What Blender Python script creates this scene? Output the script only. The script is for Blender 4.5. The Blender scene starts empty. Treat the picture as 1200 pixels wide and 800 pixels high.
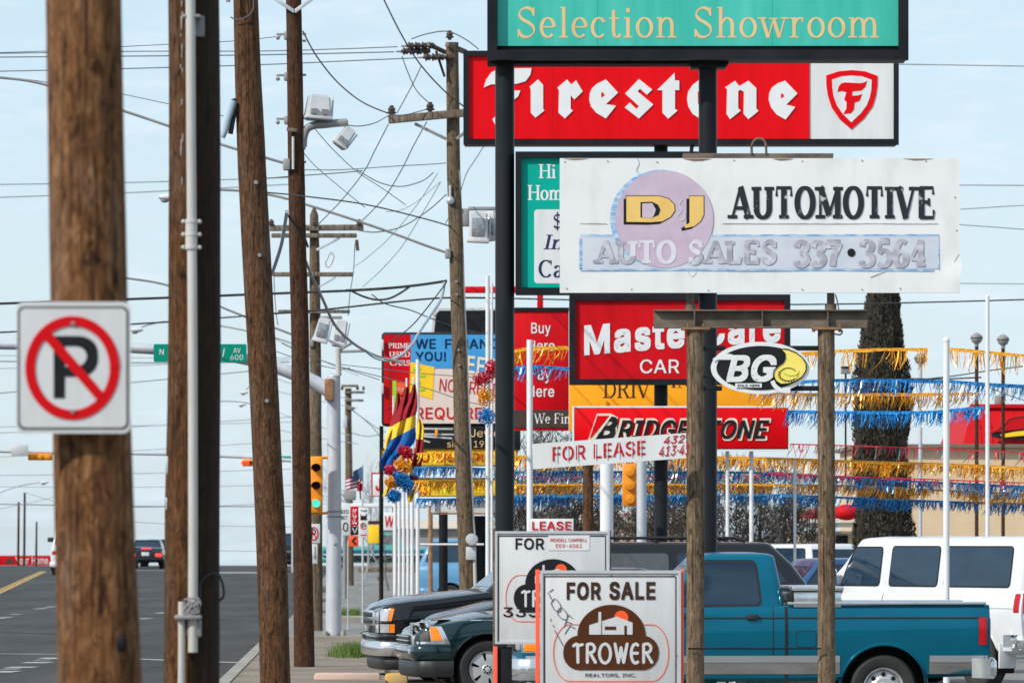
import bpy, bmesh, math, random
from mathutils import Vector, Matrix, noise
R = math.radians
rnd = random.Random(7)
scene = bpy.context.scene
col = scene.collection

# ------------------------------------------------------------------ camera, sky, sun, exposure
F = 6666.67            # focal length in pixels of a 1200 px wide picture
HY = 630.0             # the horizon's height in that picture
EYE = 1.9
cam_d = bpy.data.cameras.new('camera'); cam = bpy.data.objects.new('camera', cam_d); col.objects.link(cam)
cam.location = (0, 0, EYE); cam.rotation_euler = (R(90), 0, 0)
cam_d.sensor_width = 36; cam_d.lens = 200; cam_d.shift_y = (HY - 400) / 1200
cam_d.clip_start = 0.5; cam_d.clip_end = 9000
cam_d.dof.use_dof = True; cam_d.dof.focus_distance = 62; cam_d.dof.aperture_fstop = 7.5
scene.camera = cam

SUN_EL, SUN_AZ = R(38), R(180 + 52)      # azimuth clockwise from +Y
w = bpy.data.worlds.new('World'); scene.world = w; w.use_nodes = True
nt = w.node_tree; nt.nodes.clear()
sky = nt.nodes.new('ShaderNodeTexSky'); sky.sky_type = 'NISHITA'; sky.sun_disc = False
sky.sun_elevation = SUN_EL; sky.sun_rotation = SUN_AZ
sky.air_density = 1.0; sky.dust_density = 0.6; sky.ozone_density = 1.0
# thin high cloud mixed into the sky
tc = nt.nodes.new('ShaderNodeTexCoord'); mp = nt.nodes.new('ShaderNodeMapping'); mp.inputs['Scale'].default_value = (14, 14, 60)
nz = nt.nodes.new('ShaderNodeTexNoise'); nz.inputs['Scale'].default_value = 3.2; nz.inputs['Detail'].default_value = 7; nz.inputs['Roughness'].default_value = 0.6
rp = nt.nodes.new('ShaderNodeValToRGB'); rp.color_ramp.elements[0].position = 0.42; rp.color_ramp.elements[1].position = 0.78
rp.color_ramp.elements[0].color = (0.60, 0.60, 0.60, 1); rp.color_ramp.elements[1].color = (0.95, 0.95, 0.95, 1)
hs = nt.nodes.new('ShaderNodeMix'); hs.data_type = 'RGBA'; hs.blend_type = 'MULTIPLY'; hs.inputs[0].default_value = 1.0
hs.inputs[7].default_value = (.97, 1.0, 1.10, 1)
mx = nt.nodes.new('ShaderNodeMix'); mx.data_type = 'RGBA'; mx.inputs[7].default_value = (5.35, 6.75, 7.85, 1)
bg = nt.nodes.new('ShaderNodeBackground'); bg.inputs['Strength'].default_value = 0.128
wo = nt.nodes.new('ShaderNodeOutputWorld')
L = nt.links.new
L(tc.outputs['Generated'], mp.inputs['Vector']); L(mp.outputs[0], nz.inputs['Vector']); L(nz.outputs['Fac'], rp.inputs[0])
L(sky.outputs[0], hs.inputs[6]); L(hs.outputs[2], mx.inputs[6]); L(rp.outputs[0], mx.inputs[0]); 
rp2 = nt.nodes.new('ShaderNodeValToRGB'); rp2.color_ramp.elements[0].position = 0.52; rp2.color_ramp.elements[1].position = 0.72; rp2.color_ramp.elements[1].color = (.45, .45, .45, 1)
mx2 = nt.nodes.new('ShaderNodeMix'); mx2.data_type = 'RGBA'; mx2.inputs[7].default_value = (7.0, 7.35, 7.7, 1)
L(nz.outputs['Fac'], rp2.inputs[0]); L(rp2.outputs[0], mx2.inputs[0]); L(mx.outputs[2], mx2.inputs[6]); L(mx2.outputs[2], bg.inputs[0])
L(bg.outputs[0], wo.inputs[0])
sun_d = bpy.data.lights.new('sun', 'SUN'); sun = bpy.data.objects.new('sun', sun_d); col.objects.link(sun)
sun_d.energy = 4.0; sun_d.angle = R(0.5); sun_d.color = (1.0, 0.945, 0.86)
sv = Vector((math.sin(SUN_AZ) * math.cos(SUN_EL), math.cos(SUN_AZ) * math.cos(SUN_EL), math.sin(SUN_EL)))
sun.rotation_euler = sv.to_track_quat('Z', 'Y').to_euler()
sun.location = sv * 50
vs = scene.view_settings
vs.view_transform = 'Standard'; vs.look = 'None'; vs.gamma = 1; vs.use_curve_mapping = False
vs.exposure = 0.0

# ------------------------------------------------------------------ helpers
def at(px, py, D):
    return Vector(((px - 600) / F * D, D, EYE + (HY - py) / F * D))

def zg(D):
    if D <= 120: return 0.0
    if D <= 300:
        t = (D - 120) / 180; return 0.42 * t * t * (3 - 2 * t)
    return max(0.42 - (D - 300) ** 2 / 4000, 0.42 - 0.625 - (D - 350) * 0.025 if D > 350 else -99)

def lin(r, g, b):
    f = lambda c: (c / 255 / 12.92) if c / 255 <= 0.04045 else ((c / 255 + 0.055) / 1.055) ** 2.4
    return (f(r), f(g), f(b))

def mat(name, c1, c2=None, scale=(6, 6, 6), rough=0.6, metal=0.0, bump=0.0, contrast=(0.35, 0.7), coat=0.0, detail=6, spec=0.5, rough2=None, bscale=None):
    m = bpy.data.materials.new(name); m.use_nodes = True
    t = m.node_tree; b = t.nodes['Principled BSDF']
    b.inputs['Roughness'].default_value = rough; b.inputs['Metallic'].default_value = metal
    b.inputs['Coat Weight'].default_value = coat; b.inputs['Coat Roughness'].default_value = 0.04
    b.inputs['Specular IOR Level'].default_value = spec
    if c2 is None: c2 = tuple(min(1, x * 0.82) for x in c1)
    co = t.nodes.new('ShaderNodeTexCoord'); ma = t.nodes.new('ShaderNodeMapping'); ma.inputs['Scale'].default_value = scale
    n = t.nodes.new('ShaderNodeTexNoise'); n.inputs['Scale'].default_value = 1.0; n.inputs['Detail'].default_value = detail; n.inputs['Roughness'].default_value = 0.62
    r = t.nodes.new('ShaderNodeValToRGB')
    r.color_ramp.elements[0].position = contrast[0]; r.color_ramp.elements[1].position = contrast[1]
    r.color_ramp.elements[0].color = (*c1, 1); r.color_ramp.elements[1].color = (*c2, 1)
    k = t.links.new
    k(co.outputs['Object'], ma.inputs[0]); k(ma.outputs[0], n.inputs['Vector']); k(n.outputs['Fac'], r.inputs[0]); k(r.outputs[0], b.inputs['Base Color'])
    if rough2 is not None:
        mr = t.nodes.new('ShaderNodeMapRange'); mr.inputs[3].default_value = rough; mr.inputs[4].default_value = rough2
        k(n.outputs['Fac'], mr.inputs[0]); k(mr.outputs[0], b.inputs['Roughness'])
    if bump:
        bn = t.nodes.new('ShaderNodeBump'); bn.inputs['Strength'].default_value = bump; bn.inputs['Distance'].default_value = 0.02
        k(n.outputs['Fac'], bn.inputs['Height']); k(bn.outputs[0], b.inputs['Normal'])
    return m

def wood(name, dark, mid, light, k=1.0, stain=None):
    """pole timber: long grain, flaking patches, grey weathering, drying cracks"""
    m = bpy.data.materials.new(name); m.use_nodes = True
    t = m.node_tree; b = t.nodes['Principled BSDF']; b.inputs['Roughness'].default_value = 0.85; b.inputs['Specular IOR Level'].default_value = 0.2
    L_ = t.links.new; co = t.nodes.new('ShaderNodeTexCoord')
    def ns(sc, detail, rough=0.6, dist=0.0):
        ma = t.nodes.new('ShaderNodeMapping'); ma.inputs['Scale'].default_value = tuple(x * k for x in sc)
        n = t.nodes.new('ShaderNodeTexNoise'); n.inputs['Scale'].default_value = 1; n.inputs['Detail'].default_value = detail; n.inputs['Roughness'].default_value = rough; n.inputs['Distortion'].default_value = dist
        L_(co.outputs['Object'], ma.inputs[0]); L_(ma.outputs[0], n.inputs['Vector']); return n.outputs['Fac']
    def ramp(src, stops):
        r = t.nodes.new('ShaderNodeValToRGB'); e = r.color_ramp.elements
        e[0].position, e[0].color = stops[0][0], (*stops[0][1], 1); e[1].position, e[1].color = stops[-1][0], (*stops[-1][1], 1)
        for p, c in stops[1:-1]: x = e.new(p); x.color = (*c, 1)
        L_(src, r.inputs[0]); return r.outputs[0]
    def mixc(a, bb, f, mode='MIX'):
        x = t.nodes.new('ShaderNodeMix'); x.data_type = 'RGBA'; x.blend_type = mode
        if isinstance(f, float): x.inputs[0].default_value = f
        else: L_(f, x.inputs[0])
        L_(a, x.inputs[6]); L_(bb, x.inputs[7]); return x.outputs[2]
    flakes = ns((28, 28, 9.5), 6, .74, .9); grain = ns((75, 75, 4.5), 5, .65); patch = ns((5, 5, 1.1), 4, .6); knots = ns((17, 17, 8), 3); crack = ns((21, 21, .55), 2, .5)
    g3 = lambda c: tuple(c)
    base = ramp(flakes, [(.30, dark), (.48, mid), (.68, light)])
    lite = tuple(x * 1.15 for x in light); grey = tuple(sum(light) / 3 * q for q in (1.22, .98, .76))
    base = mixc(base, ramp(flakes, [(.34, mid), (.6, grey), (.75, grey)]), ramp(patch, [(.50, (0, 0, 0)), (.70, (.6, .6, .6))]))
    base = mixc(base, ramp(grain, [(.32, (.42, .38, .35)), (.58, (1.08, 1.06, 1.04))]), .75, 'MULTIPLY')
    base = mixc(base, ramp(knots, [(.30, (.2, .16, .13)), (.40, (1, 1, 1))]), .85, 'MULTIPLY')
    base = mixc(base, ramp(crack, [(.475, (1, 1, 1)), (.5, (.15, .12, .10)), (.525, (1, 1, 1))]), .85, 'MULTIPLY')
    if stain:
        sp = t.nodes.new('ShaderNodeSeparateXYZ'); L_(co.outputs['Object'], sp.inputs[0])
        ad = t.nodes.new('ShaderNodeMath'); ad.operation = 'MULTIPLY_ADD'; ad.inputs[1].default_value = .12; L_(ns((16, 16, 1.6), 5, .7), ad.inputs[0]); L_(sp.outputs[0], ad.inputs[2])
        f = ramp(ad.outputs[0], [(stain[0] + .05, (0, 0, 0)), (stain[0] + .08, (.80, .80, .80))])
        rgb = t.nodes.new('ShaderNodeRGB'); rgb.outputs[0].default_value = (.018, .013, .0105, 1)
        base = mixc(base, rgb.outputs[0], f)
    L_(base, b.inputs['Base Color'])
    bn = t.nodes.new('ShaderNodeBump'); bn.inputs['Strength'].default_value = .8; bn.inputs['Distance'].default_value = .015
    ad = t.nodes.new('ShaderNodeMath'); ad.operation = 'ADD'; L_(flakes, ad.inputs[0]); L_(grain, ad.inputs[1]); L_(ad.outputs[0], bn.inputs['Height']); L_(bn.outputs[0], b.inputs['Normal'])
    return m

class MB:
    """collects geometry in world (or local) coordinates, then becomes one mesh object"""
    def __init__(s): s.v = []; s.f = []
    def add(s, verts, faces):
        o = len(s.v); s.v += [Vector(p) for p in verts]; s.f += [tuple(i + o for i in f) for f in faces]
    def box(s, c, d, rot=None):
        c = Vector(c); x, y, z = d[0] / 2, d[1] / 2, d[2] / 2
        P = [Vector(p) for p in ((-x,-y,-z),(x,-y,-z),(x,y,-z),(-x,y,-z),(-x,-y,z),(x,-y,z),(x,y,z),(-x,y,z))]
        if rot: P = [rot @ p for p in P]
        s.add([c + p for p in P], [(0,3,2,1),(4,5,6,7),(0,1,5,4),(1,2,6,5),(2,3,7,6),(3,0,4,7)])
    def bbox(s, c, d, b=0.02, rot=None):
        """box with chamfered edges"""
        c = Vector(c); x, y, z = d[0] / 2, d[1] / 2, d[2] / 2; b = min(b, x * .9, y * .9, z * .9)
        bm = bmesh.new(); bmesh.ops.create_cube(bm, size=1)
        for v in bm.verts: v.co = Vector((v.co.x * 2 * x, v.co.y * 2 * y, v.co.z * 2 * z))
        bmesh.ops.bevel(bm, geom=list(bm.edges), offset=b, segments=2, affect='EDGES', profile=0.5)
        s.addbm(bm, c, rot); bm.free()
    def addbm(s, bm, c=(0,0,0), rot=None):
        c = Vector(c); bm.verts.index_update()
        s.add([c + (rot @ v.co if rot else v.co) for v in bm.verts], [[v.index for v in f.verts] for f in bm.faces])
    def tube(s, pts, rad, seg=8, cap=True):
        pts = [Vector(p) for p in pts]; n = len(pts)
        if not hasattr(rad, '__len__'): rad = [rad] * n
        rings = []; up = None
        for i, p in enumerate(pts):
            t = (pts[min(i + 1, n - 1)] - pts[max(i - 1, 0)]).normalized()
            if up is None:
                a = Vector((0, 0, 1)) if abs(t.z) < 0.9 else Vector((1, 0, 0)); up = (a - t * a.dot(t)).normalized()
            else:
                up = up - t * up.dot(t)
                up = up.normalized() if up.length > 1e-6 else t.orthogonal().normalized()
            sd = t.cross(up)
            rings.append([p + (up * math.cos(2 * math.pi * k / seg) + sd * math.sin(2 * math.pi * k / seg)) * rad[i] for k in range(seg)])
        V = [q for r in rings for q in r]; Fc = []
        for i in range(n - 1):
            for k in range(seg):
                a, b = i * seg + k, i * seg + (k + 1) % seg
                Fc.append((a, b, b + seg, a + seg))
        if cap: Fc += [tuple(range(seg))[::-1], tuple(range((n - 1) * seg, n * seg))]
        s.add(V, Fc)
    def cyl(s, p0, p1, r0, r1=None, seg=16): s.tube([p0, p1], [r0, r0 if r1 is None else r1], seg)
    def prism(s, poly, y0, y1, f):
        """polygon of 2D points mapped by f(u, v, depth) and extruded from depth y0 to y1"""
        n = len(poly)
        a = sum(poly[i][0] * poly[(i + 1) % n][1] - poly[(i + 1) % n][0] * poly[i][1] for i in range(n))
        if a < 0: poly = poly[::-1]
        s.add([f(u, v, y0) for u, v in poly] + [f(u, v, y1) for u, v in poly],
              [tuple(range(n)), tuple(range(n, 2 * n))[::-1]] + [(i, i + n, (i + 1) % n + n, (i + 1) % n) for i in range(n)])
    def lathe(s, prof, c, axis='z', seg=24):
        """prof: (radius, height) pairs turned round an axis through c"""
        c = Vector(c); V = []; Fc = []
        for r, h in prof:
            for k in range(seg):
                a = 2 * math.pi * k / seg; x, y = r * math.cos(a), r * math.sin(a)
                V.append(c + (Vector((x, y, h)) if axis == 'z' else Vector((x, h, y)) if axis == 'y' else Vector((h, x, y))))
        for i in range(len(prof) - 1):
            for k in range(seg):
                a, b = i * seg + k, i * seg + (k + 1) % seg
                Fc.append((a, b, b + seg, a + seg))
        s.add(V, Fc)
    def ball(s, c, r, seg=12, sc=(1, 1, 1)):
        c = Vector(c); bm = bmesh.new(); bmesh.ops.create_uvsphere(bm, u_segments=seg, v_segments=seg // 2 + 1, radius=r)
        for v in bm.verts: v.co = Vector((v.co.x * sc[0], v.co.y * sc[1], v.co.z * sc[2]))
        s.addbm(bm, c); bm.free()
    def build(s, name, m, parent=None, smooth=35, loc=None, recalc=True):
        o0 = Vector(parent['_o']) if parent is not None and '_o' in parent else Vector((0, 0, 0))
        if loc is not None: o0 = Vector(loc)
        me = bpy.data.meshes.new(name)
        me.from_pydata([p - o0 for p in s.v], [], s.f)
        if recalc:
            bm = bmesh.new(); bm.from_mesh(me); bmesh.ops.recalc_face_normals(bm, faces=bm.faces); bm.to_mesh(me); bm.free()
        if smooth:
            me.polygons.foreach_set('use_smooth', [True] * len(me.polygons)); me.set_sharp_from_angle(angle=R(smooth))
        me.materials.append(m)
        o = bpy.data.objects.new(name, me); col.objects.link(o)
        if parent is not None: o.parent = parent; o['_o'] = list(o0)
        elif loc is not None: o.location = loc
        return o

def tag(o, label=None, cat=None, group=None, kind=None):
    for k, v in (('label', label), ('category', cat), ('group', group), ('kind', kind)):
        if v: o[k] = v
    return o

def thing(name, label, cat, loc, group=None):
    o = bpy.data.objects.new(name, None); col.objects.link(o); o.location = loc; o.empty_display_size = 0.2
    o['_o'] = list(loc)
    return tag(o, label, cat, group)

def local(name, label, cat, loc, rz=0, group=None):
    """a thing whose parts are built in its own coordinates"""
    o = thing(name, label, cat, loc, group); o['_o'] = [0, 0, 0]; o.rotation_euler = (0, 0, rz); return o

def smoothline(pts, n=6):
    P = [Vector(p) for p in pts]
    if len(P) < 3: return P
    out = []
    for i in range(len(P) - 1):
        a, b, c, d = P[max(i - 1, 0)], P[i], P[i + 1], P[min(i + 2, len(P) - 1)]
        for k in range(n):
            t = k / n
            out.append(0.5 * ((2 * b) + (c - a) * t + (2 * a - 5 * b + 4 * c - d) * t * t + (3 * b - a - 3 * c + d) * t ** 3))
    return out + [P[-1]]

def ell(cx, cy, rx, ry, n=48, a0=0, a1=360):
    full = abs(a1 - a0) >= 360
    return [(cx + rx * math.cos(R(a0 + (a1 - a0) * i / (n if full else n - 1))), cy + ry * math.sin(R(a0 + (a1 - a0) * i / (n if full else n - 1)))) for i in range(n)]

def rrect(x0, y0, x1, y1, r, n=6):
    P = []
    for cx, cy, a in ((x1 - r, y1 - r, 0), (x0 + r, y1 - r, 90), (x0 + r, y0 + r, 180), (x1 - r, y0 + r, 270)):
        P += [(cx + r * math.cos(R(a + 90 * i / n)), cy + r * math.sin(R(a + 90 * i / n))) for i in range(n + 1)]
    return P

# ------------------------------------------------------------------ lettering
def arc(cx, cy, rx, ry, a0, a1, n=12): return [(cx + rx * math.cos(R(a0 + (a1 - a0) * i / n)), cy + ry * math.sin(R(a0 + (a1 - a0) * i / n))) for i in range(n + 1)]
def cv(*p): return [(q.x, q.y) for q in smoothline([(a, b, 0) for a, b in p], 5)]
X = 0.66
# glyph: (advance, strokes [(points, weight kind)], serif positions (x, y))
SER = {
 'A': (.92, [([(.08,0),(.45,1)],'t'), ([(.45,1),(.82,0)],'k'), ([(.2,.33),(.7,.33)],'t')], [(.09,0),(.82,0)]),
 'B': (.8, [([(.17,0),(.17,1)],'k'), ([(.17,.97),(.4,.97)]+arc(.4,.76,.22,.21,90,-90)+[(.17,.54)],'v'), ([(.17,.54),(.42,.54)]+arc(.42,.285,.25,.255,90,-90)+[(.17,.03)],'v')], [(.15,0),(.15,1)]),
 'C': (.84, [(arc(.46,.5,.34,.47,48,318,22),'v'), ([(.74,.98),(.74,.72)],'t')], []),
 'D': (.9, [([(.17,0),(.17,1)],'k'), ([(.17,.97),(.4,.97)]+arc(.4,.5,.36,.47,90,-90,18)+[(.17,.03)],'v')], [(.15,0),(.15,1)]),
 'E': (.8, [([(.17,0),(.17,1)],'k'), ([(.1,.97),(.68,.97),(.69,.76)],'t'), ([(.17,.52),(.5,.52)],'t'), ([(.5,.64),(.5,.4)],'t'), ([(.1,.03),(.7,.03),(.72,.27)],'t')], []),
 'F': (.76, [([(.17,0),(.17,1)],'k'), ([(.1,.97),(.68,.97),(.69,.74)],'t'), ([(.17,.52),(.48,.52)],'t'), ([(.48,.64),(.48,.4)],'t')], [(.17,0)]),
 'H': (.95, [([(.17,0),(.17,1)],'k'), ([(.77,0),(.77,1)],'k'), ([(.17,.52),(.77,.52)],'t')], [(.17,0),(.17,1),(.77,0),(.77,1)]),
 'I': (.4, [([(.2,0),(.2,1)],'k')], [(.2,0),(.2,1)]),
 'J': (.6, [([(.4,1),(.4,.25)]+arc(.24,.25,.16,.22,0,-170,8),'v')], [(.4,1)]),
 'L': (.74, [([(.17,0),(.17,1)],'k'), ([(.1,.03),(.66,.03),(.68,.3)],'t')], [(.17,1)]),
 'M': (1.1, [([(.15,0),(.15,1)],'t'), ([(.15,1),(.54,.1)],'k'), ([(.54,.1),(.93,1)],'t'), ([(.93,0),(.93,1)],'k')], [(.15,0),(.93,0),(.12,1),(.95,1)]),
 'N': (.95, [([(.15,0),(.15,1)],'t'), ([(.15,1),(.78,0)],'k'), ([(.78,0),(.78,1)],'t')], [(.15,0),(.12,1),(.78,1)]),
 'O': (.92, [(arc(.46,.5,.35,.47,0,360,30),'v')], []),
 'P': (.78, [([(.17,0),(.17,1)],'k'), ([(.17,.97),(.4,.97)]+arc(.4,.73,.24,.24,90,-90)+[(.17,.49)],'v')], [(.17,0),(.15,1)]),
 'R': (.86, [([(.17,0),(.17,1)],'k'), ([(.17,.97),(.4,.97)]+arc(.4,.74,.23,.23,90,-90)+[(.17,.51)],'v'), ([(.42,.51),(.72,.02)],'k')], [(.17,0),(.15,1),(.74,0)]),
 'S': (.74, [(cv((.6,.74),(.55,.9),(.38,.975),(.2,.9),(.14,.74),(.24,.6),(.45,.48),(.6,.34),(.6,.15),(.42,.025),(.22,.06),(.12,.24)),'s'), ([(.61,.98),(.61,.7)],'t'), ([(.11,.02),(.11,.28)],'t')], []),
 'T': (.82, [([(.41,0),(.41,1)],'k'), ([(.08,.7),(.09,.97),(.73,.97),(.74,.7)],'t')], [(.41,0)]),
 'U': (.92, [([(.17,1),(.17,.32)]+arc(.46,.32,.29,.29,180,360,12)+[(.75,1)],'v')], [(.17,1),(.75,1)]),
 'V': (.9, [([(.1,1),(.45,0)],'k'), ([(.45,0),(.8,1)],'t')], [(.1,1),(.8,1)]),
 'W': (1.25, [([(.1,1),(.38,0)],'k'), ([(.38,0),(.62,.9)],'t'), ([(.62,.9),(.88,0)],'k'), ([(.88,0),(1.15,1)],'t')], [(.1,1),(.62,.97),(1.15,1)]),
 'Y': (.86, [([(.1,1),(.43,.45),(.43,0)],'k'), ([(.43,.45),(.76,1)],'t')], [(.1,1),(.76,1),(.43,0)]),
 'a': (.62, [(cv((.12,.52),(.2,.63),(.33,.65),(.43,.56),(.44,.4),(.44,.12),(.5,.03),(.58,.06)),'v'), (cv((.44,.38),(.25,.34),(.12,.2),(.16,.05),(.3,.03),(.44,.15)),'v')], []),
 'c': (.56, [(arc(.3,.33,.21,.31,48,315,16),'v'), ([(.45,.56),(.47,.5)],'k')], []),
 'e': (.6, [([(.1,.35),(.5,.35)],'t'), (arc(.3,.33,.21,.31,3,315,18),'v')], []),
 'h': (.72, [([(.17,0),(.17,1)],'k'), ([(.17,.42)]+cv((.2,.5),(.35,.635),(.5,.58),(.55,.42))+[(.55,0)],'v')], [(.17,0),(.12,1,.5),(.55,0)]),
 'i': (.38, [([(.19,0),(.19,X)],'k'), ([(.19,.82),(.19,.96)],'k')], [(.19,0),(.14,X,.5)]),
 'l': (.38, [([(.19,0),(.19,1)],'k')], [(.19,0),(.14,1,.5)]),
 'm': (1.08, [([(.17,0),(.17,X)],'k'), ([(.17,.42)]+cv((.2,.5),(.34,.635),(.48,.58),(.53,.42))+[(.53,0)],'v'), ([(.53,.42)]+cv((.56,.5),(.7,.635),(.84,.58),(.89,.42))+[(.89,0)],'v')], [(.17,0),(.12,X,.5),(.53,0),(.89,0)]),
 'n': (.72, [([(.17,0),(.17,X)],'k'), ([(.17,.42)]+cv((.2,.5),(.35,.635),(.5,.58),(.55,.42))+[(.55,0)],'v')], [(.17,0),(.12,X,.5),(.55,0)]),
 'o': (.64, [(arc(.32,.33,.23,.31,0,360,26),'v')], []),
 'r': (.54, [([(.17,0),(.17,X)],'k'), (cv((.17,.4),(.24,.56),(.36,.64),(.46,.6)),'v'), ([(.44,.62),(.44,.5)],'t')], [(.17,0),(.12,X,.5)]),
 't': (.44, [([(.19,.9),(.19,.16)]+cv((.19,.16),(.24,.04),(.34,.03),(.41,.12)),'v'), ([(.05,.63),(.38,.63)],'t')], []),
 'w': (.95, [([(.1,X),(.3,0)],'k'), ([(.3,0),(.48,.6)],'t'), ([(.48,.6),(.67,0)],'k'), ([(.67,0),(.85,X)],'t')], [(.1,X),(.48,.645),(.85,X)]),
 '3': (.66, [(cv((.12,.76),(.18,.92),(.34,.98),(.5,.88),(.5,.68),(.36,.54),(.27,.53)),'v'), (cv((.3,.53),(.46,.48),(.55,.3),(.48,.1),(.3,.02),(.14,.08),(.1,.22)),'v')], []),
 '5': (.66, [([(.16,.97),(.54,.97)],'k'), ([(.17,.97),(.14,.52)],'t'), (cv((.14,.52),(.3,.62),(.48,.55),(.56,.34),(.48,.1),(.28,.02),(.1,.12)),'v')], []),
 '6': (.66, [(cv((.54,.9),(.36,.97),(.2,.8),(.11,.5),(.11,.28),(.2,.06),(.35,.02),(.5,.12),(.54,.3),(.47,.5),(.32,.57),(.16,.46),(.11,.3)),'v')], []),
 '4': (.66, [([(.45,0),(.45,1)],'k'), ([(.45,1),(.06,.3)],'t'), ([(.06,.28),(.62,.28)],'t')], [(.45,0)]),
 '7': (.62, [([(.1,.72),(.1,.95),(.55,.95)],'k'), ([(.55,.95),(.3,.4),(.25,0)],'k')], []),
 '$': (.66, [(cv((.54,.76),(.45,.88),(.3,.9),(.16,.82),(.15,.66),(.3,.53),(.48,.42),(.54,.26),(.45,.1),(.28,.06),(.12,.18)),'s'), ([(.33,-.12),(.33,1.1)],'t')], []),
 '.': (.34, [([(.17,.36),(.17,.52)],'k')], []),
 ' ': (.42, [], []),
}
def ribbon(pts, wf):
    """flat outline quads of a stroke with width wf(direction)"""
    n = len(pts); Lp = []; Rp = []
    for i in range(n):
        a, b = pts[max(i - 1, 0)], pts[min(i + 1, n - 1)]
        closed = n > 8 and abs(pts[0][0] - pts[-1][0]) + abs(pts[0][1] - pts[-1][1]) < 1e-6
        if closed and i in (0, n - 1): a, b = pts[-2], pts[1]
        dx, dy = b[0] - a[0], b[1] - a[1]; l = math.hypot(dx, dy) or 1; dx /= l; dy /= l
        h = wf(dx, dy) / 2
        Lp.append((pts[i][0] - dy * h, pts[i][1] + dx * h)); Rp.append((pts[i][0] + dy * h, pts[i][1] - dx * h))
    return [[Lp[i], Lp[i + 1], Rp[i + 1], Rp[i]] for i in range(n - 1)]

def dens(pts):
    out = [pts[0]]
    for a, b in zip(pts, pts[1:]):
        out.append(b)
    return out

def serif_polys(txt, wv=.16, wh=.06, sf=.13, gap=0.0, sans=False):
    """list of (layer, quads) in text units"""
    out = []; x = 0; lay = 0
    for ch in txt:
        adv, strokes, srf = SER[ch]
        for pts, k in strokes:
            if k == 't': f = lambda dx, dy: wh
            elif k == 'k': f = lambda dx, dy: wv
            elif k == 's': f = lambda dx, dy: wh + (wv - wh) * max(0.0, (dy * -0.5 + dx * .75) ** 2 if True else 0)
            else: f = lambda dx, dy: wh + (wv - wh) * abs(dy) ** 1.3
            out.append((lay % 3, [[(p[0] + x, p[1]) for p in q] for q in ribbon(pts, f)])); lay += 1
        if sf:
            for q in srf:
                kx = q[2] if len(q) > 2 else 1
                yy = q[1]; yb, yt = (0, wh) if yy < .3 else (yy - wh, yy)
                hw = (sf + wv / 2) * kx
                out.append((lay % 3, [[(x + q[0] - hw, yb), (x + q[0] + hw, yb), (x + q[0] + hw, yt), (x + q[0] - hw, yt)]])); lay += 1
        x += adv + gap
    return out

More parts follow.
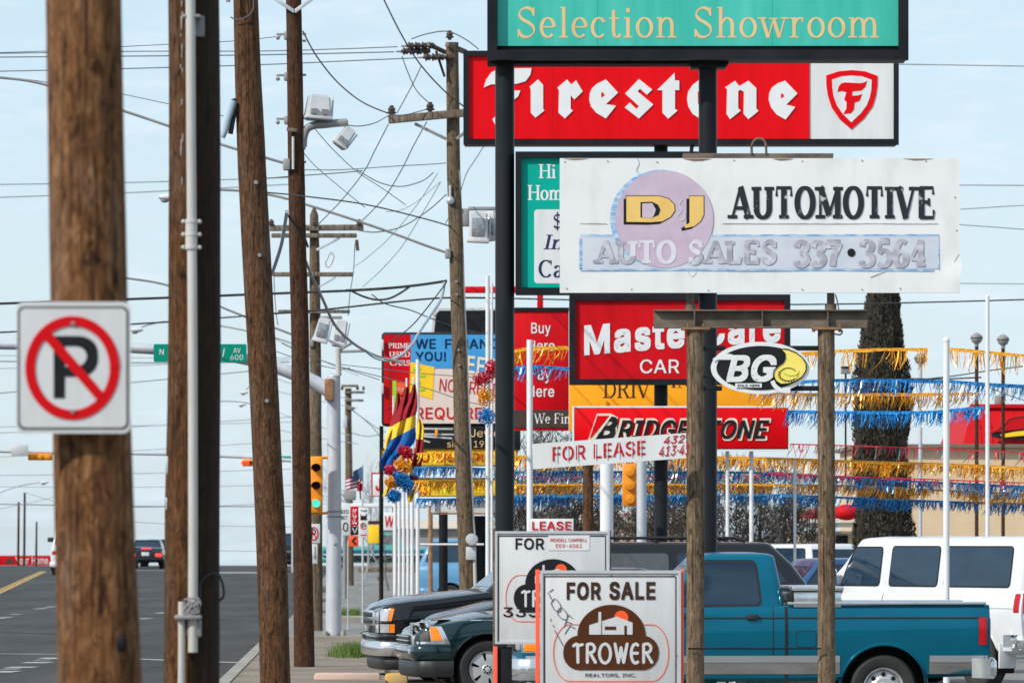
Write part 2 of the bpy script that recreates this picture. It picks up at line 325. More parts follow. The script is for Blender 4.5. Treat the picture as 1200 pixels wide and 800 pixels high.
# outlines of a plain sans alphabet: advance | contour | contour ... (thousandths of an em)
GL = {
 '!': '196|67,160 63,509 132,509 128,160|98,-4 81,-1 66,9 56,24 52,41 56,58 66,73 81,83 98,86 116,83 130,73 140,58 143,41 140,24 130,9 116,-1',
 ',': '188|38,-119 68,71 137,71 84,-119',
 '-': '453|337,244 337,188 114,188 114,244',
 '.': '188|95,-4 78,-1 63,9 53,24 50,41 53,59 63,73 78,83 95,87 113,83 128,73 138,59 141,41 138,24 128,9 113,-1',
 '0': '453|227,-7 174,1 130,24 95,62 69,113 53,178 48,254 53,330 69,395 95,447 130,484 174,508 227,516 279,508 323,484 358,447 384,395 400,330 405,254 400,178 384,113 359,62 323,24 279,1|227,50 261,56 290,74 313,103 330,144 340,194 344,254 340,314 330,365 313,405 290,435 261,453 227,460 192,453 163,435 140,405 123,365 113,314 109,254 113,194 123,144 140,103 163,74 192,56',
 '1': '453|76,0 76,55 391,55 391,0|276,509 276,0 212,0 212,448 209,448 86,358 86,427 198,509',
 '2': '453|64,0 64,47 234,229 282,282 311,327 320,371 317,397 308,419 293,436 273,449 224,460 196,457 172,447 153,433 139,413 130,390 127,362 66,362 71,405 86,442 111,473 143,496 182,511 225,516 268,511 306,497 337,474 361,445 376,411 381,372 371,318 336,259 267,180 153,60 153,57 389,57 389,0',
 '3': '453|218,-7 173,-3 133,10 98,30 70,57 52,91 44,132 109,132 115,107 126,87 144,71 165,59 219,50 275,61 297,74 315,93 325,116 329,145 326,172 316,196 299,217 275,234 242,244 201,248 157,248 157,299 288,448 288,452 70,452 70,509 372,509 372,461 211,278 211,289 264,288 308,276 344,253 371,222 387,186 393,145 387,103 370,66 344,36 309,12 266,-2',
 '4': '453|40,105 40,158 247,509 311,509 109,166 109,163 413,163 413,105|282,0 282,121 282,146 282,318 343,318 343,0',
 '5': '453|221,-7 178,-2 140,11 108,32 83,60 66,93 60,130 122,130 127,108 138,89 173,60 221,50 250,53 276,64 298,82 314,104 324,131 328,162 324,193 314,221 297,244 275,262 248,273 218,277 167,268 128,246 67,253 96,509 366,509 366,452 151,452 134,301 136,301 178,325 229,334 263,330 294,321 321,306 345,285 364,260 379,231 388,199 391,163 385,117 369,76 343,41 309,15 268,-1',
 '6': '453|226,-7 182,-1 142,15 109,40 84,74 69,115 64,162 68,199 80,239 137,340 252,509 322,509 151,261 145,261 165,288 196,307 235,314 278,309 316,295 346,271 370,240 384,201 389,157 384,112 368,73 343,39 310,14 271,-2|226,48 254,52 279,63 299,79 314,101 324,128 327,157 324,187 314,213 299,235 279,251 254,262 226,265 198,262 174,252 153,235 138,214 128,188 125,158 128,128 138,102 153,79 174,63 198,52',
 '7': '453|97,0 323,448 323,452 62,452 62,509 391,509 391,449 165,0',
 '8': '453|226,-7 178,-2 136,11 101,33 74,62 57,96 52,135 55,166 65,195 81,220 101,241 125,256 153,265 153,267 119,282 93,308 76,342 70,380 75,417 90,450 114,477 146,498 184,511 226,516 269,511 306,498 337,477 361,450 377,417 382,380 376,342 359,308 333,282 300,267 300,265 327,256 351,241 372,220 387,195 397,166 401,135 395,96 378,62 352,33 317,11 275,-2|226,49 258,52 285,60 307,74 323,91 333,113 337,139 333,165 322,189 305,208 283,223 256,232 226,235 196,232 169,223 147,208 130,189 119,165 115,139 119,113 129,91 145,74 167,60 195,52|226,290 274,300 293,313 307,330 316,351 319,376 316,399 308,420 294,437 275,449 226,460 177,449 159,437 145,420 136,399 133,376 136,351 145,330 159,313 178,300',
 '9': '453|226,516 271,510 310,494 343,468 368,434 384,393 389,347 385,309 373,270 315,168 200,0 130,0 301,248 307,248 287,221 257,202 218,195 175,199 137,214 106,237 83,269 68,307 64,352 69,397 85,436 110,469 143,494 182,510|226,460 199,457 174,446 154,429 138,407 129,381 125,352 129,322 138,295 154,274 174,257 199,247 226,243 254,247 279,257 299,273 314,295 324,321 327,350 324,381 314,407 299,429 279,446 254,457',
 'A': '480|16,0 201,509 276,509 463,0 395,0 287,302 264,372 232,478 245,478 213,371 191,302 85,0|110,142 110,199 370,199 370,142',
 'B': '456|60,0 60,509 241,509 289,504 329,491 359,469 381,442 394,410 398,374 395,344 387,320 356,286 315,267 315,262 339,257 363,245 385,227 402,203 414,173 418,136 413,100 400,67 377,39 344,18 301,4 247,0|125,57 245,57 296,63 330,80 349,105 355,137 352,161 342,184 327,203 306,218 279,228 248,231 125,231|125,285 238,285 288,296 308,309 323,326 333,348 336,372 330,403 313,429 283,446 240,452 125,452',
 'C': '510|267,-7 205,1 150,25 104,63 70,115 48,179 40,254 48,329 70,393 104,445 150,484 205,508 267,516 340,504 373,490 402,471 427,447 448,418 463,385 473,348 408,348 389,395 357,428 315,449 267,456 223,450 184,432 150,403 125,364 109,314 103,254 109,194 125,145 151,105 184,76 223,59 267,53 315,60 357,81 389,114 408,160 473,160 463,124 448,91 428,62 402,38 373,19 341,5 305,-4',
 'D': '502|219,0 96,0 96,57 215,57 272,63 318,81 354,110 379,149 394,198 399,255 394,312 379,361 354,399 320,428 275,446 221,452 93,452 93,509 225,509 294,501 353,478 399,441 433,391 455,329 462,255 455,181 433,119 398,68 351,31 291,8|125,509 125,0 60,0 60,509',
 'E': '419|60,0 60,509 372,509 372,452 125,452 125,286 355,286 355,229 125,229 125,57 375,57 375,0',
 'F': '410|60,0 60,509 369,509 369,452 125,452 125,278 346,278 346,221 125,221 125,0',
 'G': '520|269,-7 205,1 149,25 104,64 69,116 47,179 40,254 47,329 69,393 103,445 149,484 203,508 265,516 304,513 340,504 374,489 403,469 429,445 449,416 465,384 474,349 408,349 387,393 356,427 315,448 265,456 222,450 183,432 150,404 125,364 109,314 103,254 109,194 125,145 151,105 184,76 224,59 269,53 309,57 345,71 374,93 396,123 410,160 415,202 434,199 283,199 283,256 478,256 478,200 471,141 451,91 419,50 377,19 326,0',
 'H': '517|60,0 60,509 125,509 125,289 392,289 392,509 457,509 457,0 392,0 392,232 125,232 125,0',
 'I': '301|31,0 31,57 118,57 118,452 31,452 31,509 269,509 269,452 183,452 183,57 269,57 269,0',
 'J': '396|185,-7 124,3 75,33 44,81 33,145 33,173 98,173 98,145 104,104 122,74 149,56 185,50 220,56 248,74 266,104 272,145 272,509 336,509 336,145 326,81 294,33 246,3',
 'L': '393|60,0 60,509 125,509 125,57 361,57 361,0',
 'M': '628|60,0 60,509 152,509 277,187 287,159 299,123 311,84 322,49 307,49 318,83 330,121 342,158 352,187 476,509 568,509 568,0 504,0 504,291 504,327 505,369 506,413 507,457 513,457 498,409 482,363 467,322 456,291 342,0 286,0 170,291 159,321 145,361 129,408 112,457 119,457 120,416 121,372 122,328 122,291 122,0',
 'N': '523|60,0 60,509 136,509 343,183 363,151 388,107 414,55 405,54 401,108 399,157 399,195 399,509 463,509 463,0 387,0 202,290 177,331 148,381 108,452 119,454 122,384 124,328 125,291 125,0',
 'O': '533|267,-7 205,1 150,25 105,63 70,115 48,179 40,254 48,329 70,393 105,445 150,484 205,508 267,516 329,508 384,484 429,445 464,393 486,329 493,254 486,179 464,115 429,63 384,25 329,1|267,53 310,59 349,76 383,105 408,144 425,194 430,254 425,314 408,365 383,404 349,433 310,450 267,456 223,450 184,433 151,404 125,364 109,314 103,254 109,194 125,144 151,105 184,76 223,59',
 'P': '445|60,0 60,509 235,509 289,503 332,487 366,462 390,430 404,391 409,348 404,304 390,265 366,233 332,207 289,191 235,186 125,186 125,0|125,242 233,242 269,246 297,256 318,272 333,294 342,319 344,348 342,376 333,402 318,423 297,439 268,449 232,452 125,452',
 'Q': '533|245,159 313,159 369,85 384,65 468,-48 401,-48 346,27 331,46|267,-7 205,1 150,25 105,63 70,115 48,179 40,254 48,329 70,393 105,445 150,484 205,508 267,516 329,508 384,484 429,445 464,393 486,329 493,254 486,179 464,115 429,63 384,25 329,1|267,53 310,59 349,76 383,105 408,144 425,194 430,254 425,314 408,365 383,404 349,433 310,450 267,456 223,450 184,433 151,404 125,364 109,314 103,254 109,194 125,144 151,105 184,76 223,59',
 'R': '449|60,0 60,509 236,509 290,504 333,489 367,465 390,433 405,395 409,352 405,309 390,271 367,240 333,217 289,203 236,198 125,198 125,0|125,255 234,255 269,258 298,267 319,281 334,300 342,324 345,352 342,380 334,405 319,425 298,440 269,449 233,452 125,452|353,0 230,229 303,229 428,0',
 'S': '447|224,-9 172,-4 128,9 91,31 64,60 46,96 38,137 104,137 110,110 123,88 142,71 166,59 224,49 257,52 286,60 311,74 329,92 341,114 346,139 342,161 332,179 296,205 245,222 184,239 128,260 86,289 60,326 52,372 58,413 75,448 102,476 138,498 180,511 227,516 275,511 316,498 351,476 377,449 394,415 401,378 337,378 326,412 302,437 267,453 225,459 194,456 167,448 145,435 129,418 118,398 115,376 119,352 131,334 169,308 212,293 264,279 312,264 359,238 395,198 405,171 408,139 403,99 386,64 360,34 323,11 278,-4',
 'T': '449|32,452 32,509 417,509 417,452 257,452 257,0 193,0 193,452',
 'U': '517|259,-8 203,-2 154,15 114,43 85,80 66,124 60,173 60,509 124,509 124,178 128,144 141,113 160,87 187,68 220,56 259,52 298,56 331,68 357,87 377,113 389,144 393,178 393,509 457,509 457,173 451,124 433,80 403,43 363,15 315,-2',
 'V': '480|204,0 16,509 84,509 192,206 215,137 248,31 235,31 267,138 290,206 395,509 463,509 278,0',
 'W': '686|155,0 16,509 82,509 163,196 175,145 187,94 197,40 189,40 200,94 211,145 224,196 306,509 380,509 462,196 474,145 486,94 497,40 488,40 499,94 510,145 523,196 603,509 670,509 530,0 455,0 368,323 351,391 336,475 350,475 335,395 318,323 230,0',
 'Y': '472|203,0 203,208 16,509 91,509 192,344 222,292 250,230 224,230 251,293 280,344 381,509 455,509 268,208 268,0',
 'a': '389|160,-9 126,-5 94,5 68,22 48,45 35,73 30,108 34,138 43,161 58,179 78,193 125,211 178,220 234,227 265,235 273,243 276,255 276,257 267,297 240,322 196,331 149,322 118,301 100,274 41,291 57,322 79,346 104,364 133,375 194,384 239,379 286,360 306,343 322,320 333,290 337,251 337,0 277,0 277,52 272,52 252,25 215,1|170,45 202,49 228,59 248,74 263,93 272,115 276,138 276,190 259,182 231,176 200,171 175,168 134,159 103,139 95,124 92,105 102,72 130,52',
 'c': '396|207,-8 159,-2 117,16 82,46 56,85 40,133 34,187 40,243 56,291 82,330 117,360 159,378 207,384 260,377 305,356 340,322 362,277 303,262 290,289 270,311 242,325 207,330 173,325 145,310 124,287 108,258 99,224 96,187 99,151 108,117 124,89 145,66 173,51 207,46 243,52 271,66 292,89 304,117 363,102 341,56 306,21 261,-1',
 'e': '404|212,-8 161,-2 117,16 82,46 56,85 40,132 34,187 39,242 55,290 81,329 115,359 157,378 205,384 266,374 294,361 319,341 341,315 357,282 368,242 371,194 371,169 97,169 100,139 110,106 128,80 151,61 179,50 212,46 254,53 285,73 306,105 365,91 353,63 335,39 311,19 283,4 249,-5|98,221 308,221 307,237 298,269 283,294 263,314 237,326 205,330 173,326 146,313 125,294 109,270 99,241',
 'i': '167|53,0 53,379 114,379 114,0|84,443 67,446 54,455 44,468 41,483 44,499 54,512 67,521 84,524 100,521 114,512 123,499 126,483 123,468 114,455 100,446',
 'l': '189|139,-2 101,3 74,20 58,47 53,84 53,509 114,509 114,99 120,62 130,54 146,52 160,53 170,54 181,3 162,-1',
 'm': '610|53,0 53,379 112,379 112,295 108,295 118,323 132,346 172,376 219,386 257,380 287,361 309,331 321,295 312,295 322,321 337,343 381,375 437,386 468,383 497,372 522,354 541,328 553,296 557,255 557,0 496,0 496,254 490,289 473,313 447,326 419,330 395,328 374,320 345,290 335,247 335,0 274,0 274,260 269,288 253,311 229,326 199,330 158,320 140,307 126,289 117,266 114,238 114,0',
 'n': '410|114,227 114,0 53,0 53,379 112,379 112,287 102,287 124,332 152,362 187,379 227,384 264,380 295,369 321,349 341,321 353,285 357,240 357,0 296,0 296,235 290,275 273,304 246,323 210,329 184,326 161,317 141,303 126,283 117,257',
 'o': '415|207,-8 159,-2 117,16 82,46 56,85 40,133 34,187 40,243 56,291 82,330 117,360 159,378 207,384 256,378 299,360 333,330 359,291 376,243 381,187 376,133 359,85 333,46 299,16 256,-2|207,46 242,51 270,66 292,89 307,117 316,151 319,187 316,224 307,258 292,287 270,310 242,325 207,330 173,325 145,310 124,287 108,258 99,224 96,187 99,151 108,117 124,89 145,66 173,51',
 'r': '259|53,0 53,379 112,379 112,321 115,321 130,347 152,367 181,380 213,385 229,384 243,384 243,322 230,324 207,326 182,323 159,315 140,301 126,284 117,262 114,237 114,0',
 's': '365|182,-8 145,-5 112,3 84,18 62,38 45,63 36,94 94,107 105,79 124,60 150,49 181,45 217,50 244,62 262,81 268,103 265,121 254,136 237,147 212,155 149,170 104,186 72,208 53,237 47,274 51,305 65,332 87,354 115,370 149,381 187,384 223,381 254,372 279,358 299,339 324,290 268,277 258,298 243,316 219,328 187,333 156,329 131,317 114,299 109,277 112,258 124,243 172,223 229,209 275,194 306,171 325,142 331,107 326,75 312,47 290,24 260,6 223,-5',
 't': '227|204,379 204,327 6,327 6,379|65,471 126,471 126,98 128,76 136,61 150,53 170,50 185,51 202,54 213,2 192,-3 168,-4 125,2 92,21 72,52 65,93',
 'u': '410|182,-5 146,-1 115,11 89,31 69,59 57,95 53,139 53,379 114,379 114,144 119,105 137,75 164,56 200,50 226,53 249,62 268,77 283,97 293,122 296,153 296,379 357,379 357,0 298,0 298,92 307,92 286,47 257,17 222,0',
 'w': '567|138,0 23,379 87,379 133,214 154,137 175,41 165,41 186,135 206,214 252,379 316,379 362,214 382,136 402,41 391,41 413,135 434,214 480,379 545,379 429,0 368,0 319,172 305,225 291,280 277,338 291,338 277,280 263,225 248,172 199,0',
 'y': '389|47,-139 61,-86 71,-87 104,-89 130,-74 151,-36 163,-1 17,379 84,379 165,155 187,87 206,21 184,21 202,87 224,155 305,379 371,379 204,-58 177,-107 139,-136 91,-145 65,-143',
 '·': '196|98,196 81,200 66,210 56,224 52,242 56,259 66,274 81,284 98,287 116,284 130,274 140,259 144,242 140,224 130,210 116,200',
}

GCACHE = {}
def glyph(ch):
    """filled pieces of one letter: each outer contour with the holes that lie in it"""
    if ch in GCACHE: return GCACHE[ch]
    adv, *cs = GL[ch].split('|'); C = [[tuple(map(int, q.split(','))) for q in c.split()] for c in cs]
    area = lambda P: sum(P[i][0] * P[(i + 1) % len(P)][1] - P[(i + 1) % len(P)][0] * P[i][1] for i in range(len(P)))
    box = lambda P: (min(p[0] for p in P), max(p[0] for p in P), min(p[1] for p in P), max(p[1] for p in P))
    def hole(P):
        b = box(P)
        return any(Q is not P and abs(area(Q)) > abs(area(P)) and (lambda q: q[0] <= b[0] and q[1] >= b[1] and q[2] <= b[2] and q[3] >= b[3])(box(Q)) for Q in C) and len(P) > 8 and ch not in 'D4'
    outer = sorted([P for P in C if not hole(P)], key=lambda P: -abs(area(P))); holes = [P for P in C if hole(P)]; out = []
    for n, P in enumerate(outer):
        cu = bpy.data.curves.new('t', 'CURVE'); cu.dimensions = '2D'; cu.fill_mode = 'BOTH'; cu.extrude = 1
        for K in [P] + (holes if n == 0 else []):
            sp = cu.splines.new('POLY'); sp.points.add(len(K) - 1); sp.use_cyclic_u = True
            for q, (a, b) in zip(sp.points, K): q.co = (a / 1000, b / 1000, 0, 1)
        ob = bpy.data.objects.new('t', cu); me = bpy.data.meshes.new_from_object(ob); bpy.data.objects.remove(ob); bpy.data.curves.remove(cu)
        out.append(([tuple(v.co) for v in me.vertices], [tuple(p.vertices) for p in me.polygons])); bpy.data.meshes.remove(me)
    GCACHE[ch] = (int(adv) / 1000, out); return GCACHE[ch]
def sans_mesh(txt, bold, shear):
    V, Fc, x = [], [], 0
    for ch in txt:
        if ch == ' ': x += .26 + bold; continue
        adv, pieces = glyph(ch)
        for vs_, fs in pieces:
            o = len(V); V += [Vector((x + a + shear * b, b, c)) for a, b, c in vs_]; Fc += [tuple(i + o for i in f) for f in fs]
        x += adv + 2 * bold
    return V, Fc

class Sign:
    """a flat board in the plane Y = D; shapes are given in picture units on that plane, layers step 4 mm towards the street"""
    def __init__(s, name, label, cat, D, base, group=None):
        s.D = D; s.ls = 0.004; b = at(base[0], base[1], D); s.root = thing(name, label, cat, b, group)
    def f(s, u, v, d): p = at(u, v, s.D); p.y = s.D - d; return p
    def poly(s, name, polys, m, lay=1, th=0.002, parent=None, smooth=0):
        mb = MB()
        for i, p in enumerate(polys): mb.prism([(u, -v) for u, v in p], lay * s.ls, lay * s.ls + th + i * 0.00004, lambda u, v, d: s.f(u, -v, d))
        return mb.build(name, m, parent or s.root, smooth)
    def rect(s, name, x0, y0, x1, y1, m, lay=1, th=0.004, parent=None): return s.poly(name, [[(x0, y0), (x1, y0), (x1, y1), (x0, y1)]], m, lay, th, parent)
    def slab(s, name, x0, y0, x1, y1, depth, m, bev=0.01, back=0.0, parent=None):
        """a solid board behind the plane"""
        a, b = at(x0, y1, s.D), at(x1, y0, s.D); mb = MB()
        mb.bbox(((a.x + b.x) / 2, s.D + back + depth / 2, (a.z + b.z) / 2), (b.x - a.x, depth, b.z - a.z), bev); return mb.build(name, m, parent or s.root)
    def frame(s, name, x0, y0, x1, y1, t, m, d0=-0.06, d1=0.1, parent=None):
        """four butted bars round a rectangle, d0 (front, negative towards street) to d1 (back)"""
        mb = MB()
        for (a, b, c, e) in ((x0, y0, x1, y0 + t), (x0, y1 - t, x1, y1), (x0, y0 + t, x0 + t, y1 - t), (x1 - t, y0 + t, x1, y1 - t)):
            p, q = at(a, e, s.D), at(c, b, s.D)
            mb.box(((p.x + q.x) / 2, s.D + (d0 + d1) / 2, (p.z + q.z) / 2), (q.x - p.x, d1 - d0, q.z - p.z))
        return mb.build(name, m, parent or s.root, 0)
    def strokes(s, name, paths, wpx, m, lay=1, parent=None):
        """even strokes with round joints"""
        P = []
        for pts in paths:
            for (a, b), (c, d) in zip(pts, pts[1:]): P += ribbon([(a, b), (c, d)], lambda dx, dy: wpx)
            P += [ell(a, b, wpx / 2, wpx / 2, 10) for a, b in pts]
        return s.poly(name, P, m, lay, .002, parent)
    def line(s, name, pts, wpx, m, lay=1, parent=None):
        return s.poly(name, ribbon([(a, b) for a, b in pts], lambda dx, dy: wpx), m, lay, 0.0015, parent)
    def text(s, txt, box, m, bold=0.0, shear=0.0, lay=1, th=0.0022, name='lettering', rise=0.0, parent=None, arcf=None):
        """sans text stretched to the picture box x0, ytop, x1, ybottom (of its ink)"""
        extra = min(bold, .065) * .48; TV, TF = sans_mesh(txt, extra, shear)
        xs = [v.x for v in TV]; ys = [v.y for v in TV]
        x0, x1, y0, y1 = min(xs), max(xs), min(ys), max(ys); mb = MB()
        def tf(c):
            u = (c.x - x0) / (x1 - x0); v = (c.y - y0) / (y1 - y0)
            px = box[0] + u * (box[2] - box[0]); py = box[3] - v * (box[3] - box[1]) - rise * u
            if arcf: px, py = arcf(u, v, px, py)
            return s.f(px, py, lay * s.ls + (th if c.z > 0 else 0))
        # a heavier weight is the union of slightly shifted copies, each a hair in front of the last
        sh = [(0, 0)] + ([(extra * a, extra * b) for a, b in ((-1,-1),(-1,1),(1,-1),(1,1),(0,1),(0,-1),(1,0),(-1,0))] if extra else [])
        x0 -= extra; x1 += extra; y0 -= extra; y1 += extra
        for i, (ax, ay) in enumerate(sh):
            W_ = [tf(v + Vector((ax, ay, 0))) - Vector((0, i * .00006, 0)) for v in TV]
            for k, p in enumerate(TF):      # contours of one letter may overlap: no two faces share a plane
                mb.add([W_[q] - Vector((0, (k * 7 % 41) * .00002, 0)) for q in p], [tuple(range(len(p)))])
        return mb.build(name, m, parent or s.root, 0, recalc=False)
    def serif(s, txt, box, m, wv=.16, wh=.06, sf=.13, gap=0.0, lay=1, th=0.001, name='lettering', slant=0.0, parent=None, keep=None, rough=0.0):
        P = serif_polys(txt, wv, wh, sf, gap)
        xs = [p[0] for _, qs in P for q in qs for p in q]; x0, x1 = min(xs), max(xs)
        mb = MB(); h = box[3] - box[1]; kq = 0
        for ly, qs in P:
            for q in qs:
                pp = []
                for u, v in q:
                    px = box[0] + (u - x0) / (x1 - x0) * (box[2] - box[0]) + slant * v * h; pp.append((px, -(box[3] - v * h)))
                if keep and not keep(sum(a for a, _ in pp) / 4, -sum(b for _, b in pp) / 4): continue
                a = sum(pp[i][0] * pp[(i + 1) % 4][1] - pp[(i + 1) % 4][0] * pp[i][1] for i in range(4))
                if abs(a) < 1e-6: continue
                kq += 1; z = (lay * s.ls + th + .0006) + (kq % 61) * 0.00002
                if a < 0: pp = pp[::-1]
                mb.add([s.f(u, -v, z) for u, v in pp], [(0, 1, 2, 3)])
        return mb.build(name, m, parent or s.root, 0, recalc=False)

# ------------------------------------------------------------------ materials
M = {}
M['asphalt'] = mat('asphalt', (.042,.042,.042), (.086,.085,.083), (.7,.11,1), .95, spec=.15, detail=9, contrast=(.3,.75), bump=.1)
M['asphalt_tar'] = mat('crack_sealing_tar', (.018,.018,.019), (.03,.03,.03), (4,4,4), .8, spec=.15)
M['asphalt_old'] = mat('old_asphalt', (.14,.137,.13), (.23,.22,.205), (.35,.10,1), .9, detail=9, contrast=(.3,.7))
M['lot'] = mat('lot_concrete', (.15,.145,.135), (.24,.225,.20), (.6,.2,1), .9, detail=9, contrast=(.3,.7))
M['dirt'] = mat('dirt', (.16,.13,.095), (.27,.22,.165), (.8,.5,1), .95, detail=9)
M['concrete'] = mat('concrete', (.24,.22,.185), (.36,.33,.28), (2.5,1.5,2), .9, detail=8, bump=.15)
M['white_mark'] = mat('road_white', (.20,.20,.20), (.46,.46,.45), (3,1.2,3), .8, detail=8)
M['yellow_mark'] = mat('road_yellow', (.40,.24,.06), (.5,.33,.12), (6,6,6), .8)
M['kerb_yellow'] = mat('kerb_yellow', (.62,.36,.05), (.45,.36,.25), (3,3,3), .85)
M['kerb_pink'] = mat('kerb_pink', (.6,.4,.33), (.42,.36,.3), (3,3,3), .85)
M['grass'] = mat('grass', (.06,.12,.015), (.14,.2,.04), (8,8,8), .9)
M['wood1'] = wood('weathered_pine', (.026,.010,.005), (.17,.072,.027), (.36,.185,.078), 1.0)
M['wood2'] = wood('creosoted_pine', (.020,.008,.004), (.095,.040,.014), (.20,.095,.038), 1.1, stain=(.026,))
M['wood3'] = wood('red_brown_pine', (.024,.011,.006), (.108,.049,.022), (.205,.11,.055), 1.2)
M['wood4'] = wood('dark_red_pine', (.020,.009,.005), (.075,.032,.016), (.135,.066,.034), 1.2)
M['wood5'] = wood('grey_brown_pine', (.06,.042,.028), (.155,.11,.07), (.25,.19,.13), 1.0)
M['wood_arm'] = wood('crossarm_timber', (.10,.08,.062), (.20,.16,.125), (.31,.26,.21), .8)
M['rustpipe'] = wood('rusty_pipe', (.05,.036,.026), (.165,.115,.07), (.29,.215,.14), .8)
M['galv'] = mat('galvanised', (.46,.48,.52), (.58,.60,.63), (5,5,2), .5, .25, rough2=.6)
M['pvc'] = mat('grey_conduit', (.44,.42,.38), (.54,.53,.50), (8,8,2), .5)
M['whitepole'] = mat('white_pole_paint', (.66,.67,.69), (.80,.80,.80), (9,9,1.5), .5)
M['blackpole'] = mat('black_pole_paint', (.012,.014,.018), (.022,.025,.03), (3,3,1), .42, spec=.15)
M['blackframe'] = mat('black_frame_paint', (.010,.012,.015), (.020,.022,.026), (2,2,2), .45, spec=.15)
M['black'] = mat('black_matt', (.008,.008,.009), (.016,.016,.017), (6,6,6), .6, spec=.15)
M['cable'] = mat('black_cable', (.014,.016,.02), (.03,.032,.036), (6,6,6), .6)
M['wire'] = mat('grey_wire', (.07,.08,.09), (.11,.12,.13), (3,3,3), .6)
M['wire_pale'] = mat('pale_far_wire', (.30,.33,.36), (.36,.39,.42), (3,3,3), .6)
M['armgrey'] = mat('arm_grey', (.22,.22,.22), (.32,.31,.30), (3,3,3), .6, .2)
M['insul'] = mat('insulator_glaze', (.05,.03,.025), (.09,.06,.05), (6,6,6), .25)
M['ceramic'] = mat('white_ceramic', (.5,.5,.5), (.62,.62,.62), (6,6,6), .35)
M['flood'] = mat('floodlight_casting', (.52,.53,.54), (.66,.67,.68), (4,4,4), .5)
M['lens'] = mat('floodlight_lens', (.22,.24,.26), (.42,.44,.46), (18,18,18), .15, .3)
M['blueconduit'] = mat('blue_grey_conduit', (.27,.36,.44), (.36,.45,.52), (5,5,5), .55)
M['red'] = mat('sign_red', lin(230,8,22), lin(212,4,14), (3,3,.35), .35, spec=.15)
M['red2'] = mat('sign_red_dull', lin(210,16,28), lin(184,10,22), (3.5,3.5,.4), .4, spec=.15)
M['white'] = mat('sign_white', (.75,.76,.76), (.64,.64,.63), (5,5,.6), .4)
M['letwhite'] = mat('letter_white', (.78,.79,.78), (.72,.73,.73), (3,3,3), .4)
M['cream'] = mat('letter_cream', lin(240,226,206), lin(228,210,190), (2,2,2), .45)
M['teal'] = mat('sign_teal', lin(58,176,158), lin(84,196,180), (3,3,.5), .4, spec=.15)
M['teal2'] = mat('sign_teal_deep', lin(0,170,150), lin(6,160,142), (1,1,1), .4, spec=.15)
M['gold'] = mat('letter_gold', lin(228,196,140), lin(216,180,126), (4,4,4), .5)
M['djwhite'] = mat('painted_sheet_white', (.62,.62,.60), (.77,.78,.77), (2.2,2.2,.9), .5, contrast=(.28,.5))
M['lav'] = mat('faded_lavender', lin(188,168,188), lin(204,186,200), (3.5,3.5,3.5), .6)
M['bluewash'] = mat('faded_blue_wash', lin(192,198,210), lin(208,212,220), (3.5,3.5,3.5), .6)
M['bluepaint'] = mat('blue_edge_paint', lin(120,165,210), lin(190,210,228), (9,9,30), .6, contrast=(.42,.6))
M['djgold'] = mat('dj_gold', lin(236,196,112), lin(224,182,96), (4,4,4), .5)
M['ink'] = mat('worn_ink', lin(22,24,32), lin(200,204,206), (10,10,10), .6, contrast=(.60,.70))
M['inkblack'] = mat('ink_black', (.012,.013,.016), (.02,.02,.024), (5,5,5), .5, spec=.15)
M['inkgrey'] = mat('worn_grey_ink', lin(156,154,166), lin(206,206,214), (9,9,9), .6, contrast=(.42,.68))
M['inkpale'] = mat('pale_ink', lin(222,222,226), lin(206,198,212), (8,8,8), .6)
M['pen'] = mat('pen_ink', lin(84,86,100), lin(110,112,124), (8,8,8), .6)
M['inknavy'] = mat('navy_ink', lin(20,36,78), lin(26,42,86), (5,5,5), .5)
M['stencil'] = mat('stencil_red', lin(205,20,32), lin(190,24,36), (8,8,8), .6, spec=.15)
M['brown'] = mat('sign_brown', lin(84,48,26), lin(76,42,22), (3,3,3), .45, spec=.15)
M['brownink'] = mat('brown_ink', lin(62,42,34), lin(74,50,40), (6,6,6), .5, spec=.15)
M['darkbrown'] = mat('dark_brown_panel', lin(72,52,42), lin(60,44,36), (2,2,2), .5)
M['orangepost'] = mat('fluorescent_orange', lin(250,96,62), lin(244,84,52), (3,3,3), .5)
M['sunorange'] = mat('sun_orange', lin(245,92,30), lin(240,80,24), (5,5,5), .5)
M['yelloworange'] = mat('sign_amber', lin(250,166,34), lin(244,156,26), (2,2,2), .45, spec=.15)
M['yellow'] = mat('sign_yellow', lin(250,205,50), lin(244,194,40), (2,2,2), .45, spec=.15)
M['paleyellow'] = mat('pale_yellow_print', lin(246,226,112), lin(240,216,92), (6,6,6), .45)
M['blue'] = mat('sign_blue', lin(74,158,214), lin(64,148,206), (2,2,2), .45, spec=.15)
M['navytext'] = mat('deep_blue_letter', lin(12,52,90), lin(10,44,80), (4,4,4), .5, spec=.15)
M['beige'] = mat('sign_beige', lin(226,208,196), lin(216,198,186), (1.5,1.5,1.5), .5, spec=.15)
M['lime'] = mat('lime_letter', lin(150,210,40), lin(140,200,36), (4,4,4), .5)
M['alu'] = mat('sign_aluminium', (.52,.53,.54), (.6,.61,.62), (4,4,4), .5, .3)
M['signgrey'] = mat('reflective_sheet_white', (.63,.64,.65), (.52,.52,.51), (6,6,1.2), .5)
M['signred'] = mat('traffic_red', lin(206,12,22), lin(196,10,18), (3,3,3), .45, spec=.15)
M['sgreen'] = mat('street_sign_green', lin(0,140,118), lin(0,130,108), (3,3,3), .45, spec=.15)
M['rust'] = mat('rusty_steel', (.075,.055,.042), (.21,.165,.125), (3,3,7), .75, .15, detail=8, bump=.2)
M['rustedge'] = mat('rust_orange', (.22,.10,.045), (.35,.2,.1), (8,8,8), .85)
M['sigyellow'] = mat('signal_yellow', lin(240,150,20), lin(228,136,14), (3,3,3), .45)
